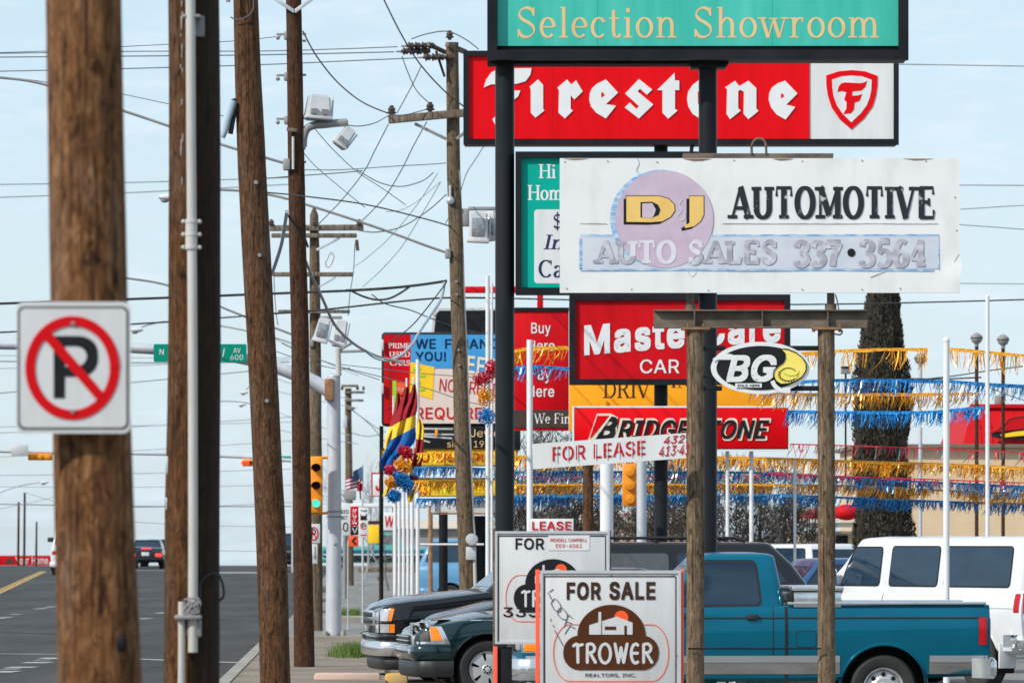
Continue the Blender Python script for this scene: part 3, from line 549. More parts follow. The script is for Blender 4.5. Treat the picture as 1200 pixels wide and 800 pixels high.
M['tan'] = mat('tan_stucco', lin(206,180,146), lin(216,192,160), (1.5,1.5,1.5), .9)
M['cornice'] = mat('cream_cornice', lin(214,206,190), lin(222,214,200), (2,2,2), .8)
M['roofred'] = mat('red_metal_roof', lin(186,20,28), lin(198,26,34), (2,2,.3), .6, spec=.1)
M['fasciabrown'] = mat('brown_fascia', (.16,.12,.085), (.2,.155,.11), (2,2,2), .7)
M['cypress'] = mat('cypress_foliage', (.028,.025,.018), (.088,.074,.052), (9,9,4), .9)
M['bark'] = mat('bark', (.07,.055,.045), (.12,.10,.085), (9,9,3), .9)
M['twig'] = mat('winter_twigs', (.055,.043,.034), (.12,.097,.08), (6,6,6), .9)
M['twigpale'] = mat('pale_winter_twigs', (.24,.23,.22), (.34,.33,.32), (6,6,6), .9)
M['bushbrown'] = mat('dry_bush', (.07,.05,.03), (.14,.10,.06), (8,8,8), .9)
M['glassdark'] = mat('car_glass', (.010,.028,.055), (.022,.045,.075), (1.2,1.2,5), .05, 0, spec=.55)
M['glassgrey'] = mat('car_glass_grey', (.06,.065,.07), (.10,.105,.11), (2,2,2), .12, 0, spec=.8)
M['rubber'] = mat('tyre_rubber', (.018,.018,.018), (.03,.03,.029), (12,12,12), .8)
M['chrome'] = mat('chrome', (.78,.79,.80), (.62,.63,.64), (4,4,4), .2, .85)
M['alloy'] = mat('alloy_wheel', (.66,.66,.66), (.5,.5,.5), (6,6,6), .38, .55)
M['trim'] = mat('black_plastic_trim', (.012,.012,.013), (.02,.02,.021), (8,8,8), .5)
M['amber'] = mat('amber_lens', lin(246,140,20), lin(236,118,14), (9,9,9), .2)
M['taillamp'] = mat('red_tail_lens', lin(196,14,26), lin(170,8,18), (9,9,9), .2)
M['clearlens'] = mat('clear_lamp_lens', (.42,.44,.46), (.6,.62,.64), (14,14,14), .12, .3)
M['seam'] = mat('panel_gap', (.008,.008,.009), None, (3,3,3), .8)
def paint(name, c, c2=None, metal=.0, rough=.32): return mat(name, c, c2 or tuple(x * .9 for x in c), (1.5, 1.5, 1.5), rough, metal, coat=.6, detail=3, spec=.3)
M['p_teal'] = mat('teal_truck_paint', (.0,.14,.225), (.0,.115,.19), (1.2,1.2,5), .26, .35, coat=.25, detail=4, spec=.2)
M['p_silver'] = paint('silver_truck_paint', (.34,.35,.36), None, .3, .4)
M['p_black'] = mat('black_truck_paint', (.004,.0045,.006), (.006,.006,.008), (1.5,1.5,1.5), .22, 0, coat=.8, detail=3, spec=.25)
M['p_green'] = mat('dark_green_truck_paint', (.004,.024,.026), (.003,.018,.021), (1.5,1.5,1.5), .2, .2, coat=.9, detail=3, spec=.3)
M['p_grey'] = mat('charcoal_truck_paint', (.008,.010,.013), (.007,.009,.011), (1.5,1.5,1.5), .22, .1, coat=.4, detail=3, spec=.3)
M['p_silver_dark'] = mat('dark_silver_paint', (.24,.235,.22), (.16,.155,.145), (3,3,9), .5, .2)  # darker grey silver for the lowest side band of the teal pickup
M['p_white'] = paint('white_van_paint', (.70,.72,.74))
M['p_blue'] = paint('blue_car_paint', (.015,.075,.19))
M['p_sky'] = paint('sky_blue_truck_paint', (.10,.27,.45))
M['p_seafoam'] = paint('green_two_tone_paint', (.09,.33,.30))
M['p_red'] = paint('dark_red_car_paint', (.22,.02,.03))
M['tins_gold'] = mat('gold_foil', lin(255,190,44), lin(214,120,12), (30,30,30), .3, .3, contrast=(.42,.62))
M['tins_blue'] = mat('blue_foil', lin(40,160,230), lin(6,66,136), (30,30,30), .3, .28, contrast=(.42,.62))
M['tins_red'] = mat('red_foil', lin(220,36,62), lin(170,18,40), (16,16,16), .35, .25, contrast=(.4,.6))
M['tins_silver'] = mat('silver_foil', (.6,.62,.64), (.3,.31,.33), (16,16,16), .3, .8, contrast=(.4,.6))
M['cl_red'] = mat('maroon_cloth', lin(160,22,36), lin(136,14,26), (4,4,4), .9)
M['cl_yellow'] = mat('yellow_cloth', lin(240,206,60), lin(222,184,44), (4,4,4), .9)
M['cl_blue'] = mat('blue_cloth', lin(20,104,184), lin(12,84,158), (4,4,4), .9)
M['cl_white'] = mat('white_cloth', (.7,.7,.7), (.6,.6,.62), (4,4,4), .9)
M['cl_navy'] = mat('navy_cloth', lin(70,96,130), lin(56,80,116), (4,4,4), .9)
def emit(name, c, s):
    m = bpy.data.materials.new(name); m.use_nodes = True; b = m.node_tree.nodes['Principled BSDF']
    b.inputs['Base Color'].default_value = (*c, 1); b.inputs['Emission Color'].default_value = (*c, 1); b.inputs['Emission Strength'].default_value = s; return m
M['lit_green'] = emit('lit_green_signal', (.10,.85,.66), .9)
M['lit_red'] = emit('lit_red_signal', (1.0,.10,.03), 1.0)
M['lit_brake'] = emit('lit_brake_lamp', (1.0,.05,.03), .9)

# ------------------------------------------------------------------ ground
KX = lambda D: -1.9 - 0.025 * D          # the kerb on the right side of the road
def sheet(name, xf0, xf1, ds, z0, m, th=0.0, nx=1):
    """strip following the terrain between X = xf0(D) and xf1(D)"""
    mb = MB(); V = []; Fc = []
    for d in ds:
        for i in range(nx + 1):
            x = xf0(d) + (xf1(d) - xf0(d)) * i / nx; V.append((x, d, zg(d) + z0))
    n = nx + 1
    for j in range(len(ds) - 1):
        for i in range(nx): a = j * n + i; Fc.append((a, a + 1, a + n + 1, a + n))
    mb.add(V, Fc)
    if th:
        k = len(ds); e0 = [(xf0(d), d, zg(d)) for d in ds]; e1 = [(xf0(d), d, zg(d) + z0) for d in ds]
        mb.add(e0 + e1, [(j, j + 1, k + j + 1, k + j) for j in range(k - 1)])
        e0 = [(xf1(d), d, zg(d)) for d in ds]; e1 = [(xf1(d), d, zg(d) + z0) for d in ds]
        mb.add(e0 + e1, [(j, k + j, k + j + 1, j + 1) for j in range(k - 1)])
        a, b = ds[0], ds[-1]
        mb.add([(xf0(a), a, zg(a)), (xf1(a), a, zg(a)), (xf1(a), a, zg(a) + z0), (xf0(a), a, zg(a) + z0)], [(0, 1, 2, 3)])
        mb.add([(xf0(b), b, zg(b)), (xf1(b), b, zg(b)), (xf1(b), b, zg(b) + z0), (xf0(b), b, zg(b) + z0)], [(0, 3, 2, 1)])
    o = mb.build(name, m, None, 60, recalc=False); return o
ds = [-60, 0, 40, 80, 107, 120] + list(range(130, 420, 10)) + [450, 500, 600, 800, 1200, 2000, 3500]
tag(sheet('ground', lambda d: -900, lambda d: 900, ds, 0, M['lot'], nx=8), kind='structure')
tag(sheet('road', lambda d: KX(d) - 24, KX, [-60, 0, 40, 80, 107, 120] + list(range(130, 370, 10)), .006, M['asphalt'], nx=4), kind='structure')
tag(sheet('side_street', lambda d: KX(d), lambda d: 160, [109, 114, 120, 126], .010, M['asphalt_old'], nx=4), kind='structure')
tag(sheet('sidewalk', lambda d: KX(d) + .18, lambda d: KX(d) + 2.1, [-20, 20, 60, 90, 104], .12, M['dirt'], th=1), kind='structure')
tag(sheet('kerb', lambda d: KX(d) + .02, lambda d: KX(d) + .18, [-20, 20, 60, 90, 104], .135, M['concrete'], th=1), kind='structure')
tag(sheet('ramp', lambda d: KX(d) + .02, lambda d: KX(d) + 2.1, [104, 109], .05, M['concrete'], th=1), kind='structure')
tag(sheet('path', lambda d: KX(d) + 2.1, lambda d: -.2, [72, 84, 96, 108], .03, M['dirt'], th=1), kind='structure')
tag(sheet('far_kerb', lambda d: KX(d) + .3, lambda d: 60, [126.2, 126.5], .14, M['concrete'], th=1), kind='structure')
tag(sheet('far_sidewalk', lambda d: KX(d) + .3, lambda d: 60, [126.5, 129.5], .13, M['concrete'], th=1), kind='structure')
tag(sheet('far_lot', lambda d: KX(d) + 1.5, lambda d: 60, [130, 145, 160, 180, 200, 240], .012, M['asphalt_old']), kind='structure')
# dark patch of new tar and a pale strip at the corner
tag(sheet('tar_patch', lambda d: -3.0, lambda d: 1.5, [112, 124], .018, M['asphalt']), kind='structure')
# unseen dark trees added behind the camera to darken reflections and block low sky
def unseen_woods():
    mb = MB(); V = []; n = 90
    for i in range(n + 1):
        a = R(200 + 140 * i / n); r = 62; h = 7.5 + 3.2 * noise.noise(Vector((i * .35, 0, 0))) + 1.6 * noise.noise(Vector((i * 1.3, 5, 0)))
        for k, (dr, hh) in enumerate(((0, 0), (-1.5, h * .35), (-.6, h * .8), (1.5, h), (4, h * .7), (5, 0))): V.append((math.cos(a) * (r + dr) + noise.noise(Vector((i, k, 3))) * .8, math.sin(a) * (r + dr) + 25, hh))
    mb.add(V, [(i * 6 + k, (i + 1) * 6 + k, (i + 1) * 6 + k + 1, i * 6 + k + 1) for i in range(n) for k in range(5)])
    tag(mb.build('unseen_woods', mat('unseen_woods_foliage', (.018,.022,.012), (.05,.05,.03), (.8,.8,.8), .95, spec=.1), None, 0), kind='stuff')
unseen_woods()
def groundpt(px, py):
    D = 75.0
    for _ in range(30): D = (EYE - zg(D)) * F / (py - HY)
    return D, (px - 600) / F * D
def mark(px0, py0, px1, py1, wid, m, name='road_marking'):
    D0, x0 = groundpt(px0, py0); D1, x1 = groundpt(px1, py1); mb = MB()
    d = Vector((x1 - x0, D1 - D0, 0)).normalized(); s = Vector((-d.y, d.x, 0)) * wid / 2
    n = 6; V = []
    for i in range(n + 1):
        t = i / n; p = Vector((x0 + (x1 - x0) * t, D0 + (D1 - D0) * t, 0)); z = zg(p.y) + .013
        V += [(p.x - s.x, p.y - s.y, z), (p.x + s.x, p.y + s.y, z)]
    mb.add(V, [(2 * i, 2 * i + 1, 2 * i + 3, 2 * i + 2) for i in range(n)])
    tag(mb.build(name, m, None, 0), kind='structure')
for a in ((-10,725.5,12,723),(12,720.5,24,719.5),(42,713.8,54,712.4),(55,711.6,64,710.6),(165,725.4,176,724.2),(184,718.9,194,717.6)): mark(*a, .22, M['white_mark'])
for a in ((-6,788.5,10,786.5),(20,783,31,781.5),(38,777.5,49,776),(57,772.6,68,771)): mark(*a, .42, M['white_mark'])
for a in ((47,774.2,53,773.6),(9,784.8,17,783.8)): mark(*a, .25, M['white_mark'])
for a in ((-20,766.3,120,767.5),(100,770.5,300,777.5)): mark(*a, .35, M['white_mark'])
mark(-10,699,53,669.5,.16, M['yellow_mark']); mark(-14,697.5,49,669.3,.12, M['yellow_mark'])
for a in ((258,670.2,300,671.6),(166,668.4,182,668.0),(0,664.6,60,664.6),(190,666.5,300,667.0)): mark(*a, 3.0, M['white_mark'])
for a in ((-10,720.5,66,719.6),(165,722,330,721),(-5,741,66,743)): mark(*a, .14, M['asphalt_tar'], 'road_crack')
# painted kerb blocks of the parking row and a tuft of grass
def kerbblock(px0, px1, D, m, label):
    r = MB(); a, b = (px0 - 600) / F * D, (px1 - 600) / F * D
    r.bbox(((a + b) / 2, D, .10), (b - a, .22, .2), .04); o = r.build('wheel_stop', m, None, loc=((a + b) / 2, D, 0)); tag(o, label, 'wheel stop'); return o
kerbblock(368, 446, 71.8, M['kerb_pink'], 'faded pinkish concrete wheel stop at the bottom edge of the lot')
kerbblock(451, 478, 71.6, M['kerb_yellow'], 'yellow painted concrete wheel stop under the dark bumpers')
def tuft(name, px, py, wpx, hpx, n, label=None):
    D, x = groundpt(px, py); mb = MB(); s = D / F
    for i in range(n):
        bx = x + rnd.gauss(0, wpx * s * .4); by = D + rnd.gauss(0, .5); h = hpx * s * rnd.uniform(.4, 1.1); a = rnd.uniform(0, 6.28); wd = .012
        tx, ty = rnd.gauss(0, .07), rnd.gauss(0, .07); z0 = zg(by) + .01
        mb.add([(bx - wd * math.cos(a), by - wd * math.sin(a), z0), (bx + wd * math.cos(a), by + wd * math.sin(a), z0), (bx + tx, by + ty, z0 + h)], [(0, 1, 2)])
    o = mb.build(name, M['grass'], None, 0, recalc=False); tag(o, label, 'grass', None, 'stuff'); return o
tuft('grass', 413, 778, 26, 26, 1500, 'green grass tuft between the sidewalk and the dark bumpers')
tuft('grass', 274, 803, 34, 12, 500, 'thin grass at the foot of the leaning pole')

# ------------------------------------------------------------------ wooden poles
def wpole(name, label, pts, D, m, cat='utility pole', ext_top=2.5, pointed=False, to_ground=True, group=None):
    """pts: (px centre, py, px width) from top to bottom"""
    P = [(at(x, y, D), w_ * D / F / 2) for x, y, w_ in pts]
    (a, ra), (b, rb) = P[-2], P[-1]
    if to_ground and b.z > zg(D): t = (zg(D) - .05 - b.z) / (b.z - a.z); P.append((b + (b - a) * t, rb + (rb - ra) * max(t, 0)))
    (a, ra), (b, rb) = P[0], P[1]
    if ext_top: P.insert(0, (a + (a - b).normalized() * ext_top, ra * .96))
    base = P[-1][0]
    root = thing(name, label, cat, (base.x, base.y, zg(D)), group)
    mb = MB(); pts3 = []; rr = []
    for (p, r), (q, s) in zip(P, P[1:]):
        n = max(2, int((p - q).length / .22))
        for i in range(n):
            t = i / n; c = p + (q - p) * t
            pts3.append(c + Vector((noise.noise(c * .9) * .008, noise.noise(c * 1.1 + Vector((9, 0, 0))) * .008, 0))); rr.append((r + (s - r) * t) * (1 + .018 * noise.noise(c * 1.7)))
    pts3.append(P[-1][0]); rr.append(P[-1][1])
    if pointed: pts3.insert(0, pts3[0] + Vector((0, 0, .16))); rr.insert(0, .02)
    mb.tube(pts3, rr, 28); mb.build('trunk', m, root, 50)
    return root

def arm(root, name, p, q, h, d, m):
    """a timber or bar between two points, h high, d deep"""
    p, q = Vector(p), Vector(q); x = (q - p); l = x.length; x.normalize(); y = Vector((0, 1, 0)); z = x.cross(y).normalized() * -1; z = y.cross(x) * -1 if False else x.cross(y); y = z.cross(x)
    rot = Matrix((x, y, z)).transposed(); mb = MB(); mb.bbox((p + q) / 2, (l, d, h), min(h, d) * .12, rot); return mb.build(name, m, root)

def insulator(root, p, s=1.0, axis='z', m='insul'):
    mb = MB(); prof = [(0, 0), (.035, 0), (.035, .03), (.075, .04), (.08, .06), (.05, .085), (.065, .10), (.06, .13), (.035, .15), (.04, .17), (0, .18)]
    mb.lathe([(r * s, h * s) for r, h in prof], p, axis, 14); return mb.build('insulator', M[m], root)

P1 = wpole('utility_pole', 'thick weathered tan wooden pole that carries the no parking sign', [(98.5,0,89),(101.5,200,90),(105,400,91),(110.5,600,94),(115.5,800,99)], 22, M['wood1'], ext_top=4)
mbk = MB(); p = at(149, 752, 22); mbk.ball((p.x - .01, 21.86, p.z), .022, 10, (1, .5, 1.7)); mbk.build('knot', M['black'], P1)
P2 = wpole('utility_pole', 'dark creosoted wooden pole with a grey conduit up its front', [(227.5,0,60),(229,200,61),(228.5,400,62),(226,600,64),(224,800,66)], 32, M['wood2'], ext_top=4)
D2 = 32; yf = lambda off: D2 - .15 - off
mb = MB(); pts = [at(x, y, D2) for x, y in ((225,-60),(225.5,22),(226.5,200),(228,400),(228.5,600),(228.3,763))]
for q in pts: q.y = yf(.05)
mb.tube(pts, 5.6 * D2 / F, 16); cond = mb.build('conduit', M['pvc'], P2)
for yy in (262, 277, 292):
    mb = MB(); q = at(226.7, yy, D2); q.y = yf(.05)
    mb.lathe([(.028,-.014),(.036,-.008),(.036,.008),(.028,.014)], q, 'z', 16)
    for sx in (-1, 1): mb.ball(q + Vector((sx * .045, 0, 0)), .013, 10)
    mb.build('coupling', M['pvc'], cond)
mb = MB(); q = at(226.5, 277, D2); q.y = yf(.05); mb.cyl(q + Vector((0,0,-.085)), q + Vector((0,0,.085)), .033, seg=16); mb.build('sleeve', M['pvc'], cond)
mb = MB(); q = at(225.6, 23, D2); q.y = yf(.01); mb.bbox(q + Vector((.005,0,0)), (.105,.12,.018), .006); mb.bbox(q + Vector((.04,.03,-.05)), (.07,.03,.12), .01); mb.build('bracket', M['armgrey'], P2)
mb = MB(); pts = [at(x, y, D2) for x, y in ((215.5,704),(215.3,760),(214.5,860),(214,930))]
for q in pts: q.y = yf(.05)
mb.tube(pts, 4.2 * D2 / F, 14); mb.build('conduit', M['pvc'], P2)
mb = MB(); q = at(223, 722, D2); q.y = yf(.06); mb.bbox(q, (.15,.10,.025), .008); q2 = at(227, 712, D2); q2.y = yf(.07); mb.bbox(q2, (.085,.06,.05), .012); q3 = at(230, 735, D2); q3.y = yf(.04); mb.bbox(q3, (.08,.05,.10), .01)
for k in range(6): mb.tube(smoothline([q2 + Vector((rnd.uniform(-.05,.05), -.03, rnd.uniform(-.05,.06))) for _ in range(4)]), .006, 6)
mb.build('clamp', M['armgrey'], P2)
mb = MB(); pts = [at(x, y, D2) for x, y in ((236,700),(237,682),(248,672),(257,673),(262,684),(263,697),(258,703))]
for i, q in enumerate(pts): q.y = yf(.02) + .02 * i
mb.tube(smoothline(pts), .007, 8); mb.build('cable_loop', M['cable'], P2)
mb = MB()
for k in range(14):
    yy = rnd.uniform(5, 215); q = at(214.5 + rnd.uniform(-1.2, 1.2), yy, D2); q.y = D2 - .131; mb.bbox(q, (.004,.014,rnd.uniform(.012,.06)), .0015)
mb.build('staple', M['ceramic'], P2)
# worn patches on the pole's left edge
for (px, py, hh) in ((197.6, 545, .10), (197.0, 590, .07)):
    mb = MB(); q = at(px, py, D2); q.y = D2 - .04; mb.bbox(q, (.022,.05,hh), .006); mb.build('tag_plate', M['alu'], P2)

P3 = wpole('utility_pole', 'leaning red brown wooden pole, third along the road kerb', [(288,0,29),(295,200,33.5),(306.5,400,33.5),(316,600,35),(323,800,36)], 50, M['wood3'], ext_top=3)
mb = MB(); pts = [at(x, y, 50) for x, y in ((298,0),(297,14),(289,22),(279,25),(271,22))]
for q in pts: q.y = 49.86
mb.tube(smoothline(pts), .006, 6); mb.build('ground_wire', M['wire'], P3)
mb = MB(); q = at(268.5, 5, 50); q.y = 49.8; mb.cyl(q, q + Vector((0,0,.18)), .02); mb.build('connector', M['armgrey'], P3)
for yy in (215, 300, 470): 
    mb = MB(); q = at(300 + (yy - 200) * .05, yy, 50); q.y = 49.87; mb.lathe([(0,-.02),(.016,-.02),(.02,0),(.02,.03)], q, 'y', 10); mb.build('bolt', M['armgrey'], P3)
# drop cable clamp
CL = thing('cable_clamp', 'blue grey dead end clamp hooked on the left of the leaning pole', 'clamp', at(270, 135, 49.9))
mb = MB(); mb.tube(smoothline([at(x, y, 49.9) for x, y in ((274,118),(271,128),(267,140),(264,152),(260,161))]), [.03,.035,.035,.03,.018] + [.018] * 20 if False else .028, 10); mb.build('sleeve', M['blueconduit'], CL)
mb = MB(); mb.tube([at(x, y, 49.95) for x, y in ((273,116),(276,125),(273,140),(270,157))], .022, 8); mb.build('wedge', M['cable'], CL)

P4 = wpole('utility_pole', 'straight dark red brown wooden pole carrying two white floodlights', [(344,0,18),(347,200,19.5),(351.5,400,21),(354,600,22),(356.5,790,24.5)], 78.7, M['wood4'], ext_top=2.2)
D4 = 78.7
for a, b in (((320,-3),(345,14)),((345,14),(368,-3))): arm(P4, 'brace', at(*a, D4 - .16), at(*b, D4 - .16), .05, .03, M['galv'])
for x, y in ((334,42),(334,90),(334,141)):
    mb = MB(); q = at(x, y, D4); mb.bbox(q + Vector((.02,0,0)), (.07,.08,.12), .02); mb.bbox(q + Vector((-.06,0,.02)), (.12,.03,.03), .008); mb.ball(q + Vector((-.10,0,-.03)), .03, 8); mb.build('cable_bracket', M['armgrey'], P4)
for y in (40, 48, 88, 190): 
    mb = MB(); q = at(354.5, y, D4); mb.cyl(q, q + Vector((.05,0,0)), .016); mb.build('bolt', M['armgrey'], P4)
mb = MB(); q = at(344, 178, D4); q.y -= .15; mb.cyl(q + Vector((0,0,-.25)), q + Vector((0,0,.2)), .018); mb.build('marker_strip', M['ceramic'], P4)
arm(P4, 'step', at(336,151.5,D4 - .17), at(348,153,D4 - .17), .05, .05, M['wood_arm'])
mb = MB(); mb.tube(smoothline([at(x, y, D4) for x, y in ((355,172),(356,160),(360,151),(368,147),(380,146),(393,144.5),(407,143.5))]), .055, 10); mb.bbox(at(355.5,163,D4), (.06,.1,.3), .02); mb.bbox(at(396,144.5,D4), (.28,.09,.09), .015); mb.build('light_bracket', M['armgrey'], P4)

def floodlight(label, px, py, wpx, hpx, D, tilt, face, yaw=0):
    """boxy floodlight: tapering housing, lens frame, lens, yoke"""
    s = D / F; W_, H_ = wpx * s, hpx * s
    root = local('floodlight', label, 'floodlight', at(px, py, D), 0)
    rot = Matrix.Rotation(yaw, 3, 'Z') @ Matrix.Rotation(tilt, 3, 'Y')
    bm = bmesh.new(); bmesh.ops.create_cube(bm, size=1)
    for v in bm.verts:
        k = 1.0 if v.co.z < 0 else .8
        v.co = Vector((v.co.x * W_ * k, v.co.y * W_ * .8 * k, v.co.z * H_))
    bmesh.ops.bevel(bm, geom=list(bm.edges), offset=.025, segments=2, affect='EDGES')
    mb = MB(); mb.addbm(bm, (0,0,0), rot); bm.free(); mb.build('housing', M['flood'], root)
    mb = MB(); mb.bbox(rot @ Vector((0, 0, -H_ * .5)), (W_ * 1.08, W_ * .9, H_ * .14), .015, rot); fr = mb.build('lens_frame', M['flood'], root)
    if face:
        mb = MB(); mb.bbox(rot @ Vector((-W_ * .02, -W_ * .415 , -.02)), (W_ * .62, .03, H_ * .62), .01, rot); ln = mb.build('lens', M['lens'], root)
    else:
        mb = MB()
        for sx in (-.22, .2): mb.box(rot @ Vector((sx * W_, -W_ * .40, -H_ * .24)), (W_ * .26, .05, H_ * .22), rot)
        mb.build('vent', M['armgrey'], root)
        mb = MB(); mb.bbox(rot @ Vector((0, 0, -H_ * .59)), (W_ * .86, W_ * .7, H_ * .06), .01, rot); mb.build('lens', M['lens'], root)
    mb = MB(); mb.bbox(rot @ Vector((W_ * .56, 0, 0)), (.02, .06, H_ * .9), .005, rot); mb.build('yoke', M['flood'], root)
    return root
floodlight('large white floodlight pointing down above the bracket of the dark red pole', 373, 125, 30, 27, D4, R(4), False, R(12))
floodlight('small white floodlight hanging tilted under the bracket of the dark red pole', 405, 160, 17, 24, D4, R(-38) + R(75), False, R(10))

P6 = wpole('utility_pole', 'grey brown wooden pole with two crossarms in front of the loan signs', [(530,50,14.5),(531.5,200,16),(538.5,400,18),(545,600,19.5),(548,690,20)], 95, M['wood5'], ext_top=0)
D6 = 95
arm(P6, 'crossarm', at(502,52,D6 - .22), at(523,62,D6 + .3), .14, .14, M['wood_arm'])
arm(P6, 'crossarm', at(524,52,D6 - .2), at(545,61,D6 + .2), .14, .14, M['wood_arm'])
arm(P6, 'crossarm', at(455,140.5,D6 - .2), at(560,131,D6 - .2), .13, .12, M['wood_arm'])
arm(P6, 'brace', at(486,145,D6 - .17), at(523,163,D6 - .17), .05, .03, M['armgrey']); arm(P6, 'brace', at(560,143,D6 - .17), at(535,163,D6 - .17), .05, .03, M['armgrey'])
arm(P6, 'brace', at(511,60,D6 - .17), at(521,90,D6 - .17), .04, .05, M['black'])
for x, y in ((459,128),(504,124)): insulator(P6, at(x, y + 8, D6 - .2), 1.0)
insulator(P6, at(527,47,D6), .9)
for x0, y0 in ((470,54),(464,60.5),(490,67.5)):
    for k in range(4): insulator(P6, at(x0 + 6 + k * 8, y0 - .3, D6 - .3 + .06 * k), .85, 'x')
    mb = MB(); mb.cyl(at(x0, y0, D6 - .3), at(x0 + 38, y0 - 1, D6 - .1), .018); mb.build('strain_rod', M['galv'], P6)
mb = MB(); q = at(527.5, 235, D6 - .14); mb.ball(q, .07, 12); mb.cyl(q + Vector((0,0,.05)), q + Vector((0,0,.25)), .02); mb.build('meter_dome', M['galv'], P6)
mb = MB(); mb.tube(smoothline([at(x, y, D6 - .05) for x, y in ((537.5,200),(539,260),(542,310),(546,400),(551,520),(554,600),(556,625))]), .022, 8); mb.build('riser_conduit', M['pvc'], P6)
mb = MB(); q = at(553, 632, D6 - .2); mb.lathe([(0,-.16),(.085,-.15),(.105,-.06),(.105,.0),(.06,.06)], q, 'y', 18); mb.bbox(at(552,648,D6 - .1), (.17,.14,.22), .015); mb.build('electric_meter', M['galv'], P6)
mb = MB(); mb.cyl(at(556,655,D6 - .1), at(557,690,D6 - .1), .03); mb.build('meter_pipe', M['pvc'], P6)
for y in (330, 345, 410, 428): 
    mb = MB(); mb.lathe([(0,-.02),(.02,-.02),(.025,.02)], at(535 + (y - 330) * .03, y, D6 - .14), 'y', 10); mb.build('bolt', M['armgrey'], P6)
floodlight('wide white floodlight aimed at the road, on the pole with two crossarms', 561, 265, 24, 34, D6 - .3, R(3), True)
floodlight('white floodlight half hidden behind the tall black sign post', 576, 264, 18, 32, D6, R(-6), True, R(-20))
mb = MB(); mb.bbox(at(566,244.5,D6), (.50,.12,.06), .01); mb.bbox(at(545,255,D6), (.14,.1,.3), .02); mb.build('light_bracket', M['armgrey'], P6)

P5 = wpole('utility_pole', 'pointed grey wooden pole with three crossarms behind the dark red pole', [(368,252,10),(368.5,320,12.5),(369.5,420,13.5),(370.5,600,14),(371,739,14.5)], 116, M['wood5'], ext_top=0, pointed=True)
D5 = 116
for (a, b, h) in (((316,267.5),(426,266.5),.12),((318,276),(418,276),.09),((320,321.5),(414,321.5),.09),((326,365),(410,365),.07)): arm(P5, 'crossarm', at(*a, D5 - .18), at(*b, D5 - .18), h, .11, M['wood_arm'])
arm(P5, 'brace', at(398,279,D5 - .2), at(371,293,D5 - .2), .05, .03, M['galv']); arm(P5, 'brace', at(393,325,D5 - .2), at(374,336,D5 - .2), .04, .03, M['galv'])
for x in (318, 369, 421): insulator(P5, at(x, 266, D5 - .2), .9)
mb = MB(); q = at(418, 281, D5 - .2); mb.cyl(q, q + Vector((.02,0,-.22)), .035); mb.build('cutout', M['insul'], P5)
mb = MB(); mb.tube(smoothline([at(x, y, D5 - .2) for x, y in ((383,304),(387,296),(391,300),(388,309),(384,313),(381,308),(383,304))]), .02, 8); mb.build('fuse_loop', M['ceramic'], P5)
floodlight('tilted white floodlight with a grey lens on the pointed grey pole', 378, 386, 17, 27, D5 - .4, R(14), True)
floodlight('second white floodlight on the pointed grey pole, turned to the right', 399, 389, 16, 29, D5 - .4, R(10), False)
mb = MB(); mb.bbox(at(388,372,D5 - .3), (.45,.1,.06), .01); mb.build('light_bracket', M['armgrey'], P5)

P7 = wpole('utility_pole', 'small distant wooden pole with four short crossarms past the signal mast', [(408,455,7.5),(409,560,8.5),(410,668,9)], 205, M['wood5'], ext_top=0)
for y, a, b in ((452,400,420),(459.5,404,427),(469,404,426),(478.5,405,416)): arm(P7, 'crossarm', at(a, y, 204.8), at(b, y, 204.8), .09, .09, M['wood_arm'])
for x in (401, 419, 426): insulator(P7, at(x, 457, 204.8), .8)
mb = MB(); mb.bbox(at(404.5,494,204.7), (.14,.14,.45), .03); mb.build('transformer', M['galv'], P7)
for x, y, lab in ((22,588,'short dark wooden pole at the far left crest of the road, left of its pair'),(29,577,'taller dark wooden pole at the far left crest of the road'),(43,611,'shortest grey wooden pole standing by the red trailer')):
    wpole('utility_pole', lab, [(x + (y - 577) * 0, y, 2.6 if x != 43 else 2.0),(x - .8,662,2.9)], 303, M['wood4'], ext_top=0)
P8 = wpole('utility_pole', 'brown wooden post behind the for lease banner', [(689,535,12),(689.5,622,13)], 85.5, M['wood3'], ext_top=0)
wpole('utility_pole', 'distant grey pole with a small crossarm behind the long blue fringe', [(1116.5,498,4),(1117.5,525,4.5)], 230, M['wood5'], ext_top=0)

